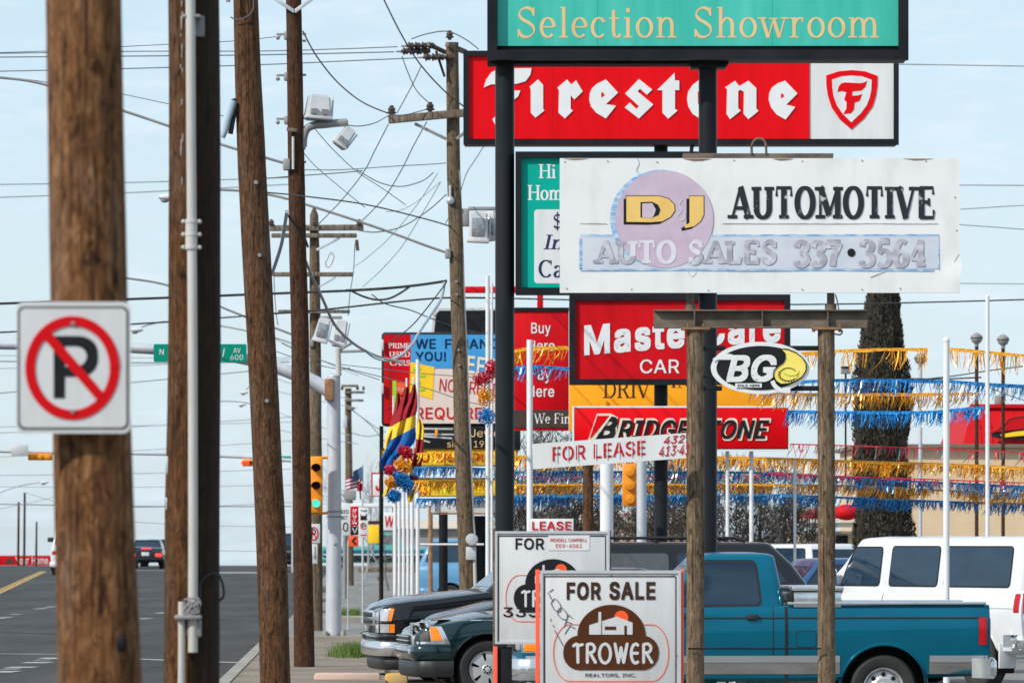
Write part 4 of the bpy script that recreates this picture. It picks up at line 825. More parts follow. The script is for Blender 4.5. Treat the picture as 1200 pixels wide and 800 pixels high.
# ------------------------------------------------------------------ vehicles
def interp(xs, ys, x):
    if x <= xs[0]: return ys[0]
    for i in range(len(xs) - 1):
        if x <= xs[i + 1]:
            t = (x - xs[i]) / (xs[i + 1] - xs[i]); return ys[i] + (ys[i + 1] - ys[i]) * t
    return ys[-1]
def section(hw, zb, zs, zt):
    h = zs - zb; c = zt - zs
    return [(0, zb), (hw * .88, zb), (hw * .95, zb + .05 * h), (hw * .975, zb + .22 * h), (hw * .992, zb + .42 * h), (hw, zb + .60 * h), (hw * .999, zb + .70 * h), (hw * .982, zb + .84 * h), (hw * .962, zb + .94 * h), (hw * .935, zs - .004), (hw * .90, zs + c * .12), (hw * .74, zs + c * .5), (hw * .4, zs + c * .9), (0, zt)]
def bodyloft(st):
    st = [tuple(s) for s in st]; V = []; Fc = []; m = None
    dense = []
    for a, b in zip(st, st[1:]):
        n = max(1, int((b[0] - a[0]) / .16))
        for i in range(n): dense.append(tuple(a[k] + (b[k] - a[k]) * i / n for k in range(5)))
    dense.append(st[-1])
    for x, hw, zb, zs, zt in dense:
        s = section(hw, zb, zs, zt); ring = [(x, y, z) for y, z in s] + [(x, -y, z) for y, z in s[-2:0:-1]]
        m = len(ring); V += ring
    for i in range(len(dense) - 1):
        for k in range(m): a, b = i * m + k, i * m + (k + 1) % m; Fc.append((a, b, b + m, a + m))
    Fc += [tuple(range(m))[::-1], tuple(range((len(dense) - 1) * m, len(dense) * m))]
    return V, Fc
def boolean(o, cutters):
    for c in cutters:
        md = o.modifiers.new('b', 'BOOLEAN'); md.operation = 'DIFFERENCE'; md.solver = 'EXACT'; md.object = c
    dg = bpy.context.evaluated_depsgraph_get(); dg.update()
    me = bpy.data.meshes.new_from_object(o.evaluated_get(dg)); o.modifiers.clear(); old = o.data; nm = old.name; o.data = me
    bpy.data.meshes.remove(old); me.name = nm
    me.polygons.foreach_set('use_smooth', [True] * len(me.polygons)); me.set_sharp_from_angle(angle=R(32))
    for c in cutters:
        d = c.data; bpy.data.objects.remove(c); bpy.data.meshes.remove(d)

class Car:
    def __init__(s, name, label, cat, px, D, rz, st, cab, wheels, paintm, scale=1.0, detail=True, group=None, wheel_r=.35, arch=.45, z=None, wx=None, hubs='alloy', bed=None, archtrim=True, tyre_w=.24):
        """px, D: picture column and depth of the vehicle's centre; front is local -x, near side local -y"""
        s.st = st; s.cab = cab; s.xs = [a[0] for a in st]; s.m = paintm
        s.root = local(name, label, cat, ((px - 600) / F * D, D, zg(D) if z is None else z), rz, group); s.root.scale = (scale,) * 3
        mb = MB(); V, Fc = bodyloft(st); mb.add(V, Fc); s.body = mb.build('body', paintm, s.root, 32)
        hw = max(a[1] for a in st); cutters = []
        if detail:
            for x in wheels:
                for sg in (-1, 1):
                    c = MB(); c.tube([(x, sg * (hw - .32), wheel_r), (x, sg * (hw + .3), wheel_r)], arch, 28); cutters.append(c.build('cut', paintm, s.root, 0))
            if bed: c = MB(); c.box(((bed[0] + bed[1]) / 2, 0, bed[2] + 1), (bed[1] - bed[0], bed[3] * 2, 2)); cutters.append(c.build('cut', paintm, s.root, 0))
            boolean(s.body, cutters)
            for x in wheels:
                for sg in (-1, 1):
                    c = MB(); a0, n = -20, 18
                    y0, y1 = sg * (hw - .31), sg * (hw - .012)
                    ring = [(x + (arch - .004) * math.cos(R(a0 + 220 * i / n)), wheel_r + (arch - .004) * math.sin(R(a0 + 220 * i / n))) for i in range(n + 1)]
                    c.add([(u, y0, v) for u, v in ring] + [(u, y1, v) for u, v in ring], [(i, i + 1, n + 2 + i, n + 1 + i) for i in range(n)])
                    c.add([(u, y0 + sg * .004, v) for u, v in ring], [tuple(range(n + 1))])
                    c.build('wheel_well', M['black'], s.root, 30)
                    if archtrim:
                        c = MB(); c.tube([(u, sg * (s.side(u, v) - .004), v) for u, v in [(x + arch * 1.01 * math.cos(R(2 + 176 * i / 20)), wheel_r + arch * 1.01 * math.sin(R(2 + 176 * i / 20))) for i in range(21)]], .016, 6); c.build('arch_lip', paintm, s.root)
        for x in wheels:
            for sg in (-1, 1): s.wheel(x, sg, hw, wheel_r, tyre_w, hubs)
        if cab: s.cabin(cab)
    def wheel(s, x, sg, hw, r, tw, hubs):
        yc = sg * (hw - .04 - tw / 2)
        c = MB(); t = tw / 2
        c.lathe([(r * .60, -t * .8), (r * .70, -t), (r * .9, -t * 1.02), (r * .98, -t * .8), (r, -t * .4), (r, t * .4), (r * .98, t * .8), (r * .9, t * 1.02), (r * .70, t), (r * .60, t * .8)], (x, yc, r), 'y', 36)
        w_ = c.build('wheel', M['rubber'], s.root, 40)
        c = MB(); yo = yc + sg * t * .8
        q = lambda rr, d: (rr, sg * d)
        c.lathe([q(r * .615, .0), q(r * .60, .012), q(r * .55, -.01), q(r * .53, -.05)], (x, yo, r), 'y', 32)
        if hubs == 'alloy':
            for k in range(6):
                a = R(60 * k + 12); d = Vector((math.cos(a), 0, math.sin(a))); pl = Vector((-math.sin(a), 0, math.cos(a))); y = Vector((0, sg, 0))
                P = []
                for rr, wd, yy in ((.09, .10, .0), (.30, .085, .004), (.55, .15, -.012)):
                    for u in (-1, 1): P.append(Vector((x, yo, r)) + d * r * rr + pl * r * wd * u * 1.6 + y * yy)
                    for u in (1, -1): P.append(Vector((x, yo, r)) + d * r * rr + pl * r * wd * u * 1.2 + y * (yy - .04))
                c.add(P, [(0,1,5,4),(1,2,6,5),(2,3,7,6),(3,0,4,7),(4,5,9,8),(5,6,10,9),(6,7,11,10),(7,4,8,11)])
            c.lathe([q(r * .20, -.03), q(r * .19, .0), q(r * .13, .015), q(0, .018)], (x, yo, r), 'y', 20)
        else:
            c.lathe([q(r * .52, -.045), q(r * .40, -.03), q(r * .30, -.005), q(r * .2, -.005), q(r * .17, .02), q(0, .03)], (x, yo, r), 'y', 28)
        rim = c.build('rim', M['alloy'], w_, 35)
        c = MB(); c.lathe([q(r * .54, -.055), q(0, -.055)], (x, yo, r), 'y', 24); c.build('brake_disc', M['black'], w_)
        c = MB()
        for k in range(8):
            a = R(45 * k); rr = r * (.115 if hubs == 'alloy' else .42)
            c.ball((x + rr * math.cos(a), yo + sg * (.012 if hubs == 'alloy' else -.018), r + rr * math.sin(a)), .014 if hubs == 'alloy' else .024, 8, (1, .6, 1))
        c.build('lug_nuts', M['black'], w_)
    def side(s, x, z):
        """half width of the body at x, z"""
        row = [interp(s.xs, [a[k] for a in s.st], x) for k in range(1, 5)]; sec = section(*row)
        for (y0, z0), (y1, z1) in zip(sec[1:], sec[2:]):
            if z0 <= z <= z1: return y0 + (y1 - y0) * ((z - z0) / (z1 - z0) if z1 > z0 else 0)
        return sec[-3][0] if z > sec[-1][1] else row[0] * .9
    def top(s, x, y):
        row = [interp(s.xs, [a[k] for a in s.st], x) for k in range(1, 5)]; sec = section(*row)[::-1]
        for (y0, z0), (y1, z1) in zip(sec, sec[1:]):
            if y0 <= abs(y) <= y1: return z0 + (z1 - z0) * ((abs(y) - y0) / (y1 - y0) if y1 > y0 else 0)
        return row[2]
    def strip(s, name, m, poly=None, x0=None, x1=None, z0=None, z1=None, off=.003, sides=(-1,), parent=None, n=None):
        """a panel that follows the body side"""
        for sg in sides:
            mb = MB()
            if poly is None:
                nx = n or max(1, int((x1 - x0) / .12)); nz = max(1, int((z1 - z0) / .05)); V = []
                for i in range(nx + 1):
                    for j in range(nz + 1):
                        x = x0 + (x1 - x0) * i / nx; z = z0 + (z1 - z0) * j / nz; V.append((x, sg * (s.side(x, z) + off), z))
                mb.add(V, [(i * (nz + 1) + j, (i + 1) * (nz + 1) + j, (i + 1) * (nz + 1) + j + 1, i * (nz + 1) + j + 1) for i in range(nx) for j in range(nz)])
                o = mb.build(name, m, parent or s.root, 40, recalc=False)
                if True:
                    bm = bmesh.new(); bm.from_mesh(o.data)
                    for f in bm.faces:
                        if f.normal.y * sg < 0: f.normal_flip()
                    bm.to_mesh(o.data); bm.free()
            else:
                if len(poly) == 4:
                    A_, B_, C_, D_ = [Vector(q) for q in poly]; nu, nv = 10, 6; V = []
                    for i in range(nu + 1):
                        for j in range(nv + 1):
                            q = (A_ * (1 - j / nv) + B_ * (j / nv)) * (1 - i / nu) + (D_ * (1 - j / nv) + C_ * (j / nv)) * (i / nu)
                            V.append((q.x, sg * (s.side(q.x, q.y) + off), q.y))
                    mb.add(V, [(i * 7 + j, (i + 1) * 7 + j, (i + 1) * 7 + j + 1, i * 7 + j + 1) for i in range(nu) for j in range(nv)])
                else: mb.prism(poly, off, -.03, lambda u, v, d: Vector((u, sg * (s.side(u, v) + d), v)))
                o = mb.build(name, m, parent or s.root, 20)
        return o
    def cabin(s, C):
        """C: rings (z, x front, x rear, half width); corner radius; roof crown"""
        R0 = C['rings']; (za, ha), (zb_, hb) = (R0[0][0], R0[0][3]), (R0[-1][0], R0[-1][3])
        rings = [(z, a, b, ha + (hb - ha) * (z - za) / (zb_ - za)) for z, a, b, h in R0]; rc = C.get('rc', .10); V = []; Fc = []
        def ring(z, xf, xr, hw, r):
            P = []
            for cx, cy, a in ((xr - r, hw - r, 0), (xf + r, hw - r, 90), (xf + r, -hw + r, 180), (xr - r, -hw + r, 270)):
                P += [(cx + r * math.cos(R(a + 90 * i / 6)), cy + r * math.sin(R(a + 90 * i / 6)), z) for i in range(7)]
            return P
        al = [ring(z, a, b, h, rc) for z, a, b, h in rings]
        z, a, b, h = rings[-1]; cr = C.get('crown', .05)
        for dz, ins in ((.022, .018), (.038, .06), (cr, .22)): al.append(ring(z + dz, a + ins * 1.4, b - ins, h - ins, rc))
        m = len(al[0])
        for r in al: V += r
        for i in range(len(al) - 1):
            for k in range(m): p, q = i * m + k, i * m + (k + 1) % m; Fc.append((p, q, q + m, p + m))
        Fc += [tuple(range(m))[::-1], tuple(range((len(al) - 1) * m, len(al) * m))]
        mb = MB(); mb.add(V, Fc); s.cabo = mb.build('cab', C.get('m', s.m), s.root, 35)
        zs = [r[0] for r in rings]
        s.cx = lambda z: (interp(zs, [r[1] for r in rings], z), interp(zs, [r[2] for r in rings], z), interp(zs, [r[3] for r in rings], z))
    def window(s, poly, m='glassdark', sides=(-1, 1), r=.05, frame=True, off=.006):
        """side window from corner points (x, z), corners rounded"""
        P = roundpoly(poly, r)
        cx = sum(p[0] for p in poly) / len(poly); cz = sum(p[1] for p in poly) / len(poly)
        for sg in sides:
            f = lambda u, v, d: Vector((u, sg * (s.cx(v)[2] + d), v))
            fr = None
            if frame:
                Q = roundpoly([(cx + (x - cx) * (1 + .024 / abs(x - cx) if abs(x - cx) > .05 else 1), cz + (z - cz) * (1 + .022 / abs(z - cz) if abs(z - cz) > .05 else 1)) for x, z in poly], r + .02)
                mb = MB(); mb.prism(Q, off - .003, -.02, f); fr = mb.build('window', M['trim'], s.root, 20)
            mb = MB(); mb.prism(P, off, -.01, f); mb.build('pane' if frame else 'window', M[m], fr or s.root, 20)
    def endglass(s, name, z0, z1, front=True, m='glassdark', k=.86):
        mb = MB(); V = []
        for z in (z0, (z0 + z1) / 2, z1):
            a, b, h = s.cx(z); x = a - .006 if front else b + .006
            V += [(x, -h * k, z), (x, h * k, z)]
        mb.add(V, [(0, 1, 3, 2), (2, 3, 5, 4)]); return mb.build(name, M[m], s.root, 60)
    def bumper(s, name, front, z0, z1, m, hw=None, x=None, out=.06, wrap=.42, parent=None):
        """a bar bent round the corners of the car"""
        hw = hw or max(a[1] for a in s.st); sx = -1 if front else 1; x = abs(s.xs[0] if front else s.xs[-1]) if x is None else x
        half = [(x - wrap, hw + .012), (x - wrap * .5, hw + .010), (x - .12, hw * .985), (x - .04, hw * .94), (x + .01, hw * .84), (x + .035, hw * .6), (x + .045, hw * .3), (x + .05, 0)]
        plan = smoothline([(a, -b, 0) for a, b in half] + [(a, b, 0) for a, b in half[-2::-1]], 3)
        zm = (z0 + z1) / 2; h = z1 - z0; sec = [(-.10, z0 + .01), (out * .55, z0), (out * .9, z0 + h * .18), (out, zm), (out * .92, z1 - h * .16), (out * .5, z1), (-.10, z1)]
        V = []; n = len(sec); mb = MB(); k = len(plan)
        for i, p in enumerate(plan):
            t = (plan[min(i + 1, k - 1)] - plan[max(i - 1, 0)]).normalized(); nr = Vector((t.y, -t.x, 0))
            for o, z in sec: q = p + nr * (o - .05); V.append((q.x * sx if sx < 0 else q.x, q.y, z))
        V = [(-abs(a) if front else abs(a), b, c) for a, b, c in V]
        F_ = [(i * n + j, (i + 1) * n + j, (i + 1) * n + (j + 1) % n, i * n + (j + 1) % n) for i in range(k - 1) for j in range(n)] + [tuple(range(n)), tuple(range((k - 1) * n, k * n))]
        mb.add(V, F_); return mb.build(name, M[m] if isinstance(m, str) else m, parent or s.root, 40)
    def block(s, name, c, d, m, b=.02, parent=None, rot=None):
        mb = MB(); mb.bbox(c, d, b, rot); return mb.build(name, M[m] if isinstance(m, str) else m, parent or s.root, 40)

def roundpoly(poly, r, n=4):
    out = []; k = len(poly)
    for i in range(k):
        p = Vector(poly[i]); a = Vector(poly[i - 1]); b = Vector(poly[(i + 1) % k])
        da, db = (a - p), (b - p); ra = min(r, da.length * .45); rb = min(r, db.length * .45)
        p0 = p + da.normalized() * ra; p1 = p + db.normalized() * rb
        for j in range(n + 1):
            t = j / n; q = p0 * (1 - t) ** 2 + p * 2 * t * (1 - t) + p1 * t * t; out.append((q.x, q.y))
    return out

# ---- teal and silver pickup
T = Car('pickup_truck', 'teal and silver pickup truck with a chrome toolbox behind its cab', 'pickup truck', 876, 59.4, R(4),
    [(-2.45,.66,.50,.86,.90),(-2.41,.78,.42,.95,.99),(-2.2,.85,.40,1.00,1.05),(-1.7,.87,.40,1.05,1.11),(-1.15,.876,.42,1.10,1.14),(-.8,.88,.42,1.185,1.20),(.28,.88,.42,1.20,1.205),(1.3,.88,.44,1.21,1.215),(2.36,.88,.48,1.215,1.22),(2.42,.86,.50,1.21,1.215)],
    {'rings': [(1.10,-1.16,.30,.80),(1.2,-1.08,.30,.80),(1.45,-.82,.26,.745),(1.70,-.58,.21,.69)], 'rc': .09, 'crown': .055}, (-1.58, 1.32), M['p_teal'], bed=(.40,2.34,.75,.74), arch=.45, hubs='steel')
for (a, b) in ((-2.38,-2.05),(-1.11,.86),(1.79,2.40)): T.strip('lower_panel', M['p_silver_dark'], x0=a, x1=b, z0=.50, z1=.62, off=.005, sides=(-1,1)); T.strip('lower_panel', M['p_silver'], x0=a, x1=b, z0=.62, z1=.69, off=.009, sides=(-1,1))
T.strip('side_moulding', M['seam'], x0=-2.2, x1=.285, z0=1.068, z1=1.084, off=.004, sides=(-1,1)); T.strip('side_moulding', M['seam'], x0=.325, x1=2.36, z0=1.068, z1=1.084, off=.004, sides=(-1,1))
T.strip('panel_gap', M['seam'], x0=.290, x1=.322, z0=.46, z1=1.19, off=.004, sides=(-1,1), n=1)
T.strip('door_seam', M['seam'], x0=.165, x1=.175, z0=.50, z1=1.19, off=.003, sides=(-1,1), n=1); T.strip('door_seam', M['seam'], x0=-1.03, x1=-1.02, z0=.52, z1=1.10, off=.003, sides=(-1,1), n=1)
T.window([(-.86,1.215),(-.54,1.655),(-.01,1.655),(.045,1.215)], r=.06)
T.endglass('windshield', 1.2, 1.62); T.endglass('rear_window', 1.25, 1.6, False, k=.8)
T.block('bed_rail', (1.35,-.81,1.228), (2.06,.12,.03), 'chrome', .01); T.block('bed_rail', (1.35,.81,1.228), (2.06,.12,.03), 'chrome', .01)
T.strip('fuel_door', M['seam'], poly=rrect(.405,.775,.615,.945,.03), off=.002); T.strip('fuel_door', M['p_teal'], poly=rrect(.412,.782,.608,.938,.03), off=.004)
mb = MB(); mb.bbox((-.045,-(T.side(-.045,1.08) + .02),1.085), (.12,.035,.055), .012); mb.build('door_handle', M['trim'], T.root)
T.strip('tail_lamp', M['taillamp'], poly=[(2.30,.80),(2.30,1.08),(2.385,1.08),(2.385,.80)], off=.012)
T.block('tail_lamp', (2.412,-.78,.94), (.04,.12,.28), 'taillamp', .015); T.block('tail_lamp', (2.412,.78,.94), (.04,.12,.28), 'taillamp', .015)
T.bumper('rear_bumper', False, .45, .66, 'chrome', x=2.49, wrap=.07); T.block('tailgate', (2.43,0,.93), (.02,1.40,.45), M['p_teal'], .01)
T.bumper('front_bumper', True, .44, .66, 'chrome', x=2.50, wrap=.34); T.block('grille', (-2.455,0,.82), (.06,1.0,.18), 'trim', .02)
T.block('headlight', (-2.43,-.60,.83), (.08,.24,.18), 'clearlens', .03); T.block('headlight', (-2.43,.60,.83), (.08,.24,.18), 'clearlens', .03)
T.strip('marker_lamp', M['amber'], poly=[(-2.40,.74),(-2.40,.92),(-2.27,.92),(-2.25,.74)], off=.014); T.strip('lamp_bezel', M['chrome'], poly=[(-2.42,.72),(-2.42,.945),(-2.25,.945),(-2.23,.72)], off=.008)
T.block('mirror', (-.92,-.92,1.20), (.10,.16,.14), 'trim', .03)
T.block('wiper_cowl', (-1.14,0,1.135), (.1,1.2,.02), 'trim', .01)
TB = local('toolbox', 'chrome diamond plate toolbox across the bed of the teal pickup', 'toolbox', ((957 - 600) / F * 59.4, 59.4, 1.235), R(4))
mb = MB(); mb.bbox((-.09,0,.03), (.50,1.60,.16), .012); mb.build('box', M['chrome'], TB)
mb = MB(); mb.bbox((-.09,0,.145), (.54,1.66,.05), .015); mb.build('lid', M['chrome'], TB)
mb = MB(); mb.bbox((-.36,-.79,.06), (.05,.04,.12), .01); mb.build('latch', M['trim'], TB)

# ---- the row of dark vehicles behind the real estate signs
def pickup_st(L2, hw, zh0, zh1, zbelt, rear):
    return [(-L2,hw*.66,.50,zh0-.22,zh0-.18),(-L2+.02,hw*.78,.44,zh0-.14,zh0-.09),(-L2+.07,hw*.875,.41,zh0-.07,zh0-.02),(-L2+.16,hw*.94,.39,zh0-.02,zh0+.03),(-L2+.34,hw*.98,.38,zh0+.02,zh0+.075),(-L2+.8,hw*.99,.38,zh1-.06,zh1),(-L2+1.45,hw,.40,zh1-.01,zh1+.04),(rear-.05,hw,.42,zbelt,zbelt+.01),(rear,hw*.97,.45,zbelt,zbelt)]
G = Car('pickup_truck', 'dark green pickup with alloy wheels nosing out behind the for sale sign', 'pickup truck', 709, 68.2, R(9),
    pickup_st(2.42, .86, .86, 1.02, 1.06, 2.42), {'rings': [(1.0,-1.05,.55,.78),(1.1,-.95,.55,.78),(1.3,-.72,.5,.73),(1.50,-.5,.44,.67)], 'rc': .1}, (-1.55, 1.3), M['p_green'], arch=.43, wheel_r=.35, bed=(.7,2.3,.7,.72))
G.strip('side_moulding', M['chrome'], x0=-2.2, x1=-1.0, z0=.925, z1=.937, off=.004)
G.block('headlight', (-2.385,-.54,.695), (.06,.20,.11), 'clearlens', .02); G.block('headlight', (-2.385,.54,.695), (.06,.20,.11), 'clearlens', .02)
G.strip('lamp_bezel', M['chrome'], poly=[(-2.42,.65),(-2.42,.90),(-2.12,.90),(-2.00,.65)], off=.006); G.strip('headlight_side', M['trim'], poly=[(-2.40,.68),(-2.40,.87),(-2.25,.87),(-2.23,.68)], off=.012); G.strip('marker_lamp', M['amber'], poly=[(-2.225,.69),(-2.235,.855),(-2.15,.85),(-2.09,.69)], off=.012)
G.block('grille', (-2.425,0,.685), (.05,.90,.13), 'trim', .02)
for zz in (.635,.685,.735): G.block('grille_bar', (-2.45,0,zz), (.03,.92,.016), 'chrome', .008)
G.bumper('front_bumper', True, .47, .64, M['p_green'], x=2.42, wrap=.42); G.bumper('air_dam', True, .26, .47, 'trim', x=2.38, wrap=.42, hw=.84)
G.block('fog_lamp', (-2.45,-.60,.56), (.03,.12,.06), 'clearlens', .012)
G.window([(-.75,1.12),(-.5,1.46),(.3,1.46),(.42,1.12)]); G.endglass('windshield', 1.08, 1.47)

K = Car('parked_car', 'charcoal car whose rounded hood shows between the dark green and black trucks', 'car', 722, 71.1, R(9),
    pickup_st(2.42, .87, .93, 1.12, 1.1, 2.42), {'rings': [(1.1,-1.0,1.0,.78),(1.2,-.9,.98,.76),(1.34,-.7,.9,.70)], 'rc': .12}, (-1.55, 1.3), M['p_grey'], arch=.43)
for sg in (-1, 1):
    mb = MB(); mb.ball((-2.34, sg * .64, .80), .10, 14, (.6, 1, .8)); mb.build('headlight', M['clearlens'], K.root)
K.bumper('front_bumper', True, .40, .62, M['p_grey'], x=2.42); K.block('grille', (-2.44,0,.78), (.05,.8,.12), 'trim', .02)

B = Car('sport_utility_vehicle', 'long black sport utility vehicle with roof rails and chrome grey bumper', 'suv', 683, 74.6, R(8),
    [(-2.80,.74,.55,.86,.90),(-2.78,.84,.50,.95,.99),(-2.72,.91,.47,1.01,1.055),(-2.60,.955,.45,1.05,1.10),(-2.4,.975,.45,1.08,1.145),(-2.0,.98,.45,1.12,1.19),(-1.4,.985,.46,1.20,1.24),(2.8,.985,.48,1.24,1.24),(2.88,.95,.52,1.2,1.22)],
    {'rings': [(1.2,-1.42,2.86,.90),(1.3,-1.30,2.84,.90),(1.55,-.98,2.66,.84),(1.80,-.70,2.40,.77)], 'rc': .12, 'crown': .05}, (-1.85, 1.6), M['p_black'], wheel_r=.37, arch=.48)
B.window([(-1.05,1.32),(-.74,1.70),(-.05,1.70),(-.05,1.32)], 'glassgrey'); B.window([(.05,1.32),(.05,1.70),(1.0,1.70),(1.0,1.32)], 'glassgrey'); B.window([(1.12,1.32),(1.12,1.70),(2.3,1.70),(2.55,1.32)], 'glassdark')
B.endglass('windshield', 1.27, 1.76); B.endglass('rear_window', 1.35, 1.76, False)
for sg in (-1, 1):
    mb = MB(); mb.tube([(-.2,sg*.62,1.85),(-.1,sg*.62,1.90),(1.9,sg*.62,1.90),(2.05,sg*.62,1.86)], .02, 8); mb.build('roof_rail', M['trim'], B.root)
    B.block('headlight', (-2.775,sg*.66,.885), (.06,.28,.12), 'clearlens', .02); B.block('turn_lamp', (-2.775,sg*.66,.73), (.06,.28,.12), 'clearlens', .02)
for x in (.1,.9,1.7):
    mb = MB(); mb.bbox((x,0,1.895), (.05,1.24,.025), .008); mb.build('roof_bar', M['trim'], B.root)
B.strip('headlight_side', M['clearlens'], poly=[(-2.775,.83),(-2.77,.985),(-2.66,.985),(-2.69,.83)], off=.010); B.strip('marker_lamp', M['amber'], poly=[(-2.685,.83),(-2.655,.99),(-2.60,.99),(-2.64,.83)], off=.012); B.strip('turn_lamp', M['clearlens'], poly=[(-2.775,.68),(-2.775,.79),(-2.67,.79),(-2.67,.68)], off=.010); B.strip('marker_lamp', M['amber'], poly=[(-2.665,.68),(-2.665,.79),(-2.60,.79),(-2.60,.68)], off=.012)
B.block('grille', (-2.81,0,.86), (.05,1.1,.20), 'chrome', .02); B.block('grille_insert', (-2.835,0,.905), (.02,1.0,.06), 'trim', .01); B.block('grille_insert', (-2.835,0,.82), (.02,1.0,.05), 'trim', .01)
B.bumper('front_bumper', True, .57, .66, M['p_black'], x=2.80); B.bumper('bumper_face', True, .38, .57, 'chrome', x=2.815); B.bumper('air_dam', True, .2, .38, 'trim', x=2.74, hw=.93)
B.block('mirror', (-1.02,-1.04,1.33), (.14,.20,.18), M['p_black'], .04)
B.strip('door_seam', M['seam'], x0=-1.3, x1=-1.29, z0=.55, z1=1.2, off=.003, n=1); B.strip('door_seam', M['seam'], x0=0, x1=.01, z0=.55, z1=1.2, off=.003, n=1)

# ---- white van
Vn = Car('van', 'white passenger van with tinted windows parked behind the teal pickup', 'van', 1122, 73.2, -R(59),
    [(-2.68,.80,.50,.98,1.02),(-2.62,.93,.45,1.06,1.12),(-2.3,.99,.42,1.14,1.20),(-1.75,1.0,.42,1.22,1.25),(2.6,1.0,.46,1.25,1.25),(2.70,.96,.5,1.25,1.25)],
    {'rings': [(1.18,-1.85,2.69,.955),(1.3,-1.66,2.68,.95),(1.55,-1.32,2.66,.92),(1.86,-1.0,2.60,.86)], 'rc': .10, 'crown': .06}, (-1.75, 1.75), M['p_white'], wheel_r=.37, arch=.46)
Vn.window([(-1.28,1.30),(-1.12,1.60),(-1.00,1.77),(-.42,1.77),(-.42,1.30)]); Vn.window([(-.18,1.30),(-.18,1.78),(.86,1.78),(.86,1.30)]); Vn.window([(1.02,1.30),(1.02,1.78),(2.42,1.78),(2.42,1.30)])
Vn.endglass('windshield', 1.28, 1.82); Vn.endglass('rear_window', 1.32, 1.78, False)
for a in (-.29, -1.45): Vn.strip('door_seam', M['seam'], x0=a, x1=a + .012, z0=.5, z1=1.22, off=.003, n=1)
Vn.strip('crease_line', M['p_silver'], x0=-1.4, x1=2.6, z0=1.02, z1=1.028, off=.003)
Vn.block('mirror', (-1.32,-1.12,1.37), (.16,.22,.28), 'chrome', .04); Vn.block('mirror_arm', (-1.27,-.99,1.25), (.10,.16,.10), 'trim', .02)
Vn.strip('tail_lamp', M['taillamp'], poly=[(2.60,.98),(2.60,1.21),(2.67,1.21),(2.67,.98)], off=.012)
for sg in (-1, 1): Vn.block('tail_lamp', (2.70,sg*.86,1.09), (.04,.14,.26), 'taillamp', .015); Vn.block('reverse_lamp', (2.70,sg*.86,.90), (.04,.14,.10), 'clearlens', .015)
Vn.bumper('rear_bumper', False, .54, .70, 'chrome', x=2.74, wrap=.2)
for sg in (-1, 1): Vn.block('mud_flap', (2.30,sg*.88,.44), (.03,.26,.32), M['p_white'], .01)

# ---- smaller cars further off
def simplecar(name, label, cat, px, D, rz, Ln, H, W_, m, kind='sedan', z=None, tail=None, glass='glassdark', group=None):
    L2 = Ln / 2; hw = W_ / 2; bz = H * (.62 if kind != 'sedan' else .60)
    st = [(-L2,hw*.78,.4,bz*.72,bz*.75),(-L2+.05,hw*.92,.32,bz*.84,bz*.88),(-L2+.5,hw*.99,.3,bz*.92,bz*.97),(-L2+1.2,hw,.3,bz*.98,bz*1.01),(L2-.4,hw,.3,bz,bz*1.01),(L2-.04,hw*.95,.32,bz*.97,bz*.99),(L2,hw*.85,.4,bz*.85,bz*.88)]
    if kind == 'sedan': rg = [(bz*.97,-L2+1.15,L2-.75,hw*.88),(bz*1.08,-L2+1.45,L2-.9,hw*.85),(H-.05,-L2+2.0,L2-1.35,hw*.68)]
    elif kind == 'pickup': rg = [(bz*.97,-L2+1.3,.35,hw*.88),(bz*1.08,-L2+1.5,.35,hw*.86),(H-.05,-L2+1.95,.22,hw*.76)]
    else: rg = [(bz*.97,-L2+1.1,L2-.05,hw*.9),(bz*1.1,-L2+1.35,L2-.08,hw*.88),(H-.05,-L2+1.8,L2-.3,hw*.76)]
    c = Car(name, label, cat, px, D, rz, st, {'rings': rg, 'rc': .1, 'crown': .05}, (-L2+.85, L2-.9), m, wheel_r=.32, arch=.39, hubs='steel', z=z, group=group)
    z0, z1 = bz*1.09, H - .11; xf0, xr0, _ = c.cx(z0); xf1, xr1, _ = c.cx(z1); mid = (xf0 + xr0) / 2 + .1
    if kind == 'pickup': c.window([(xf0+.32,z0+.02),(xf1+.2,z1-.08),(xr1-.25,z1-.08),(xr0-.25,z0+.02)], glass)
    else:
        c.window([(xf0+.14,z0),(xf1+.1,z1),(mid-.05,z1),(mid-.05,z0)], glass); c.window([(mid+.05,z0),(mid+.05,z1),(xr1-.12,z1),(xr0-.16,z0)], glass)
    c.endglass('windshield', z0, z1, True, glass); c.endglass('rear_window', z0, z1, False, glass)
    tl = tail or 'taillamp'
    for sg in (-1, 1):
        c.block('tail_lamp', (L2-.02,sg*hw*.72,bz*.78), (.08,hw*.36,.16), tl, .02); c.block('headlight', (-L2+.05,sg*hw*.68,bz*.74), (.1,hw*.36,.14), 'clearlens', .02)
    c.bumper('rear_bumper', False, .36, .56, m, x=L2); c.bumper('front_bumper', True, .34, .54, m, x=L2)
    return c
c = simplecar('parked_car', 'dark blue car with a bright blue roof between the cypress and the white van', 'car', 975, 80, R(14), 4.4, 1.62, 1.76, M['p_blue'], 'suv')
c = simplecar('parked_car', 'white sport utility vehicle facing away behind the rusty right sign pipe', 'suv', 918, 120, -R(60), 4.6, 1.78, 1.8, M['p_white'], 'suv')
c = simplecar('parked_car', 'white and yellow car nose behind the dark roof of the black suv', 'car', 955, 92, R(10), 4.2, 1.28, 1.7, M['p_white'], 'sedan'); c.block('stripe', (-1.5,-.86,.75), (.5,.03,.12), 'yellow', .01)
c = simplecar('vintage_car', 'dark red and white vintage car with a large chrome front behind the black suv', 'car', 676, 85, R(20), 4.7, 1.35, 1.8, M['p_red'], 'sedan')
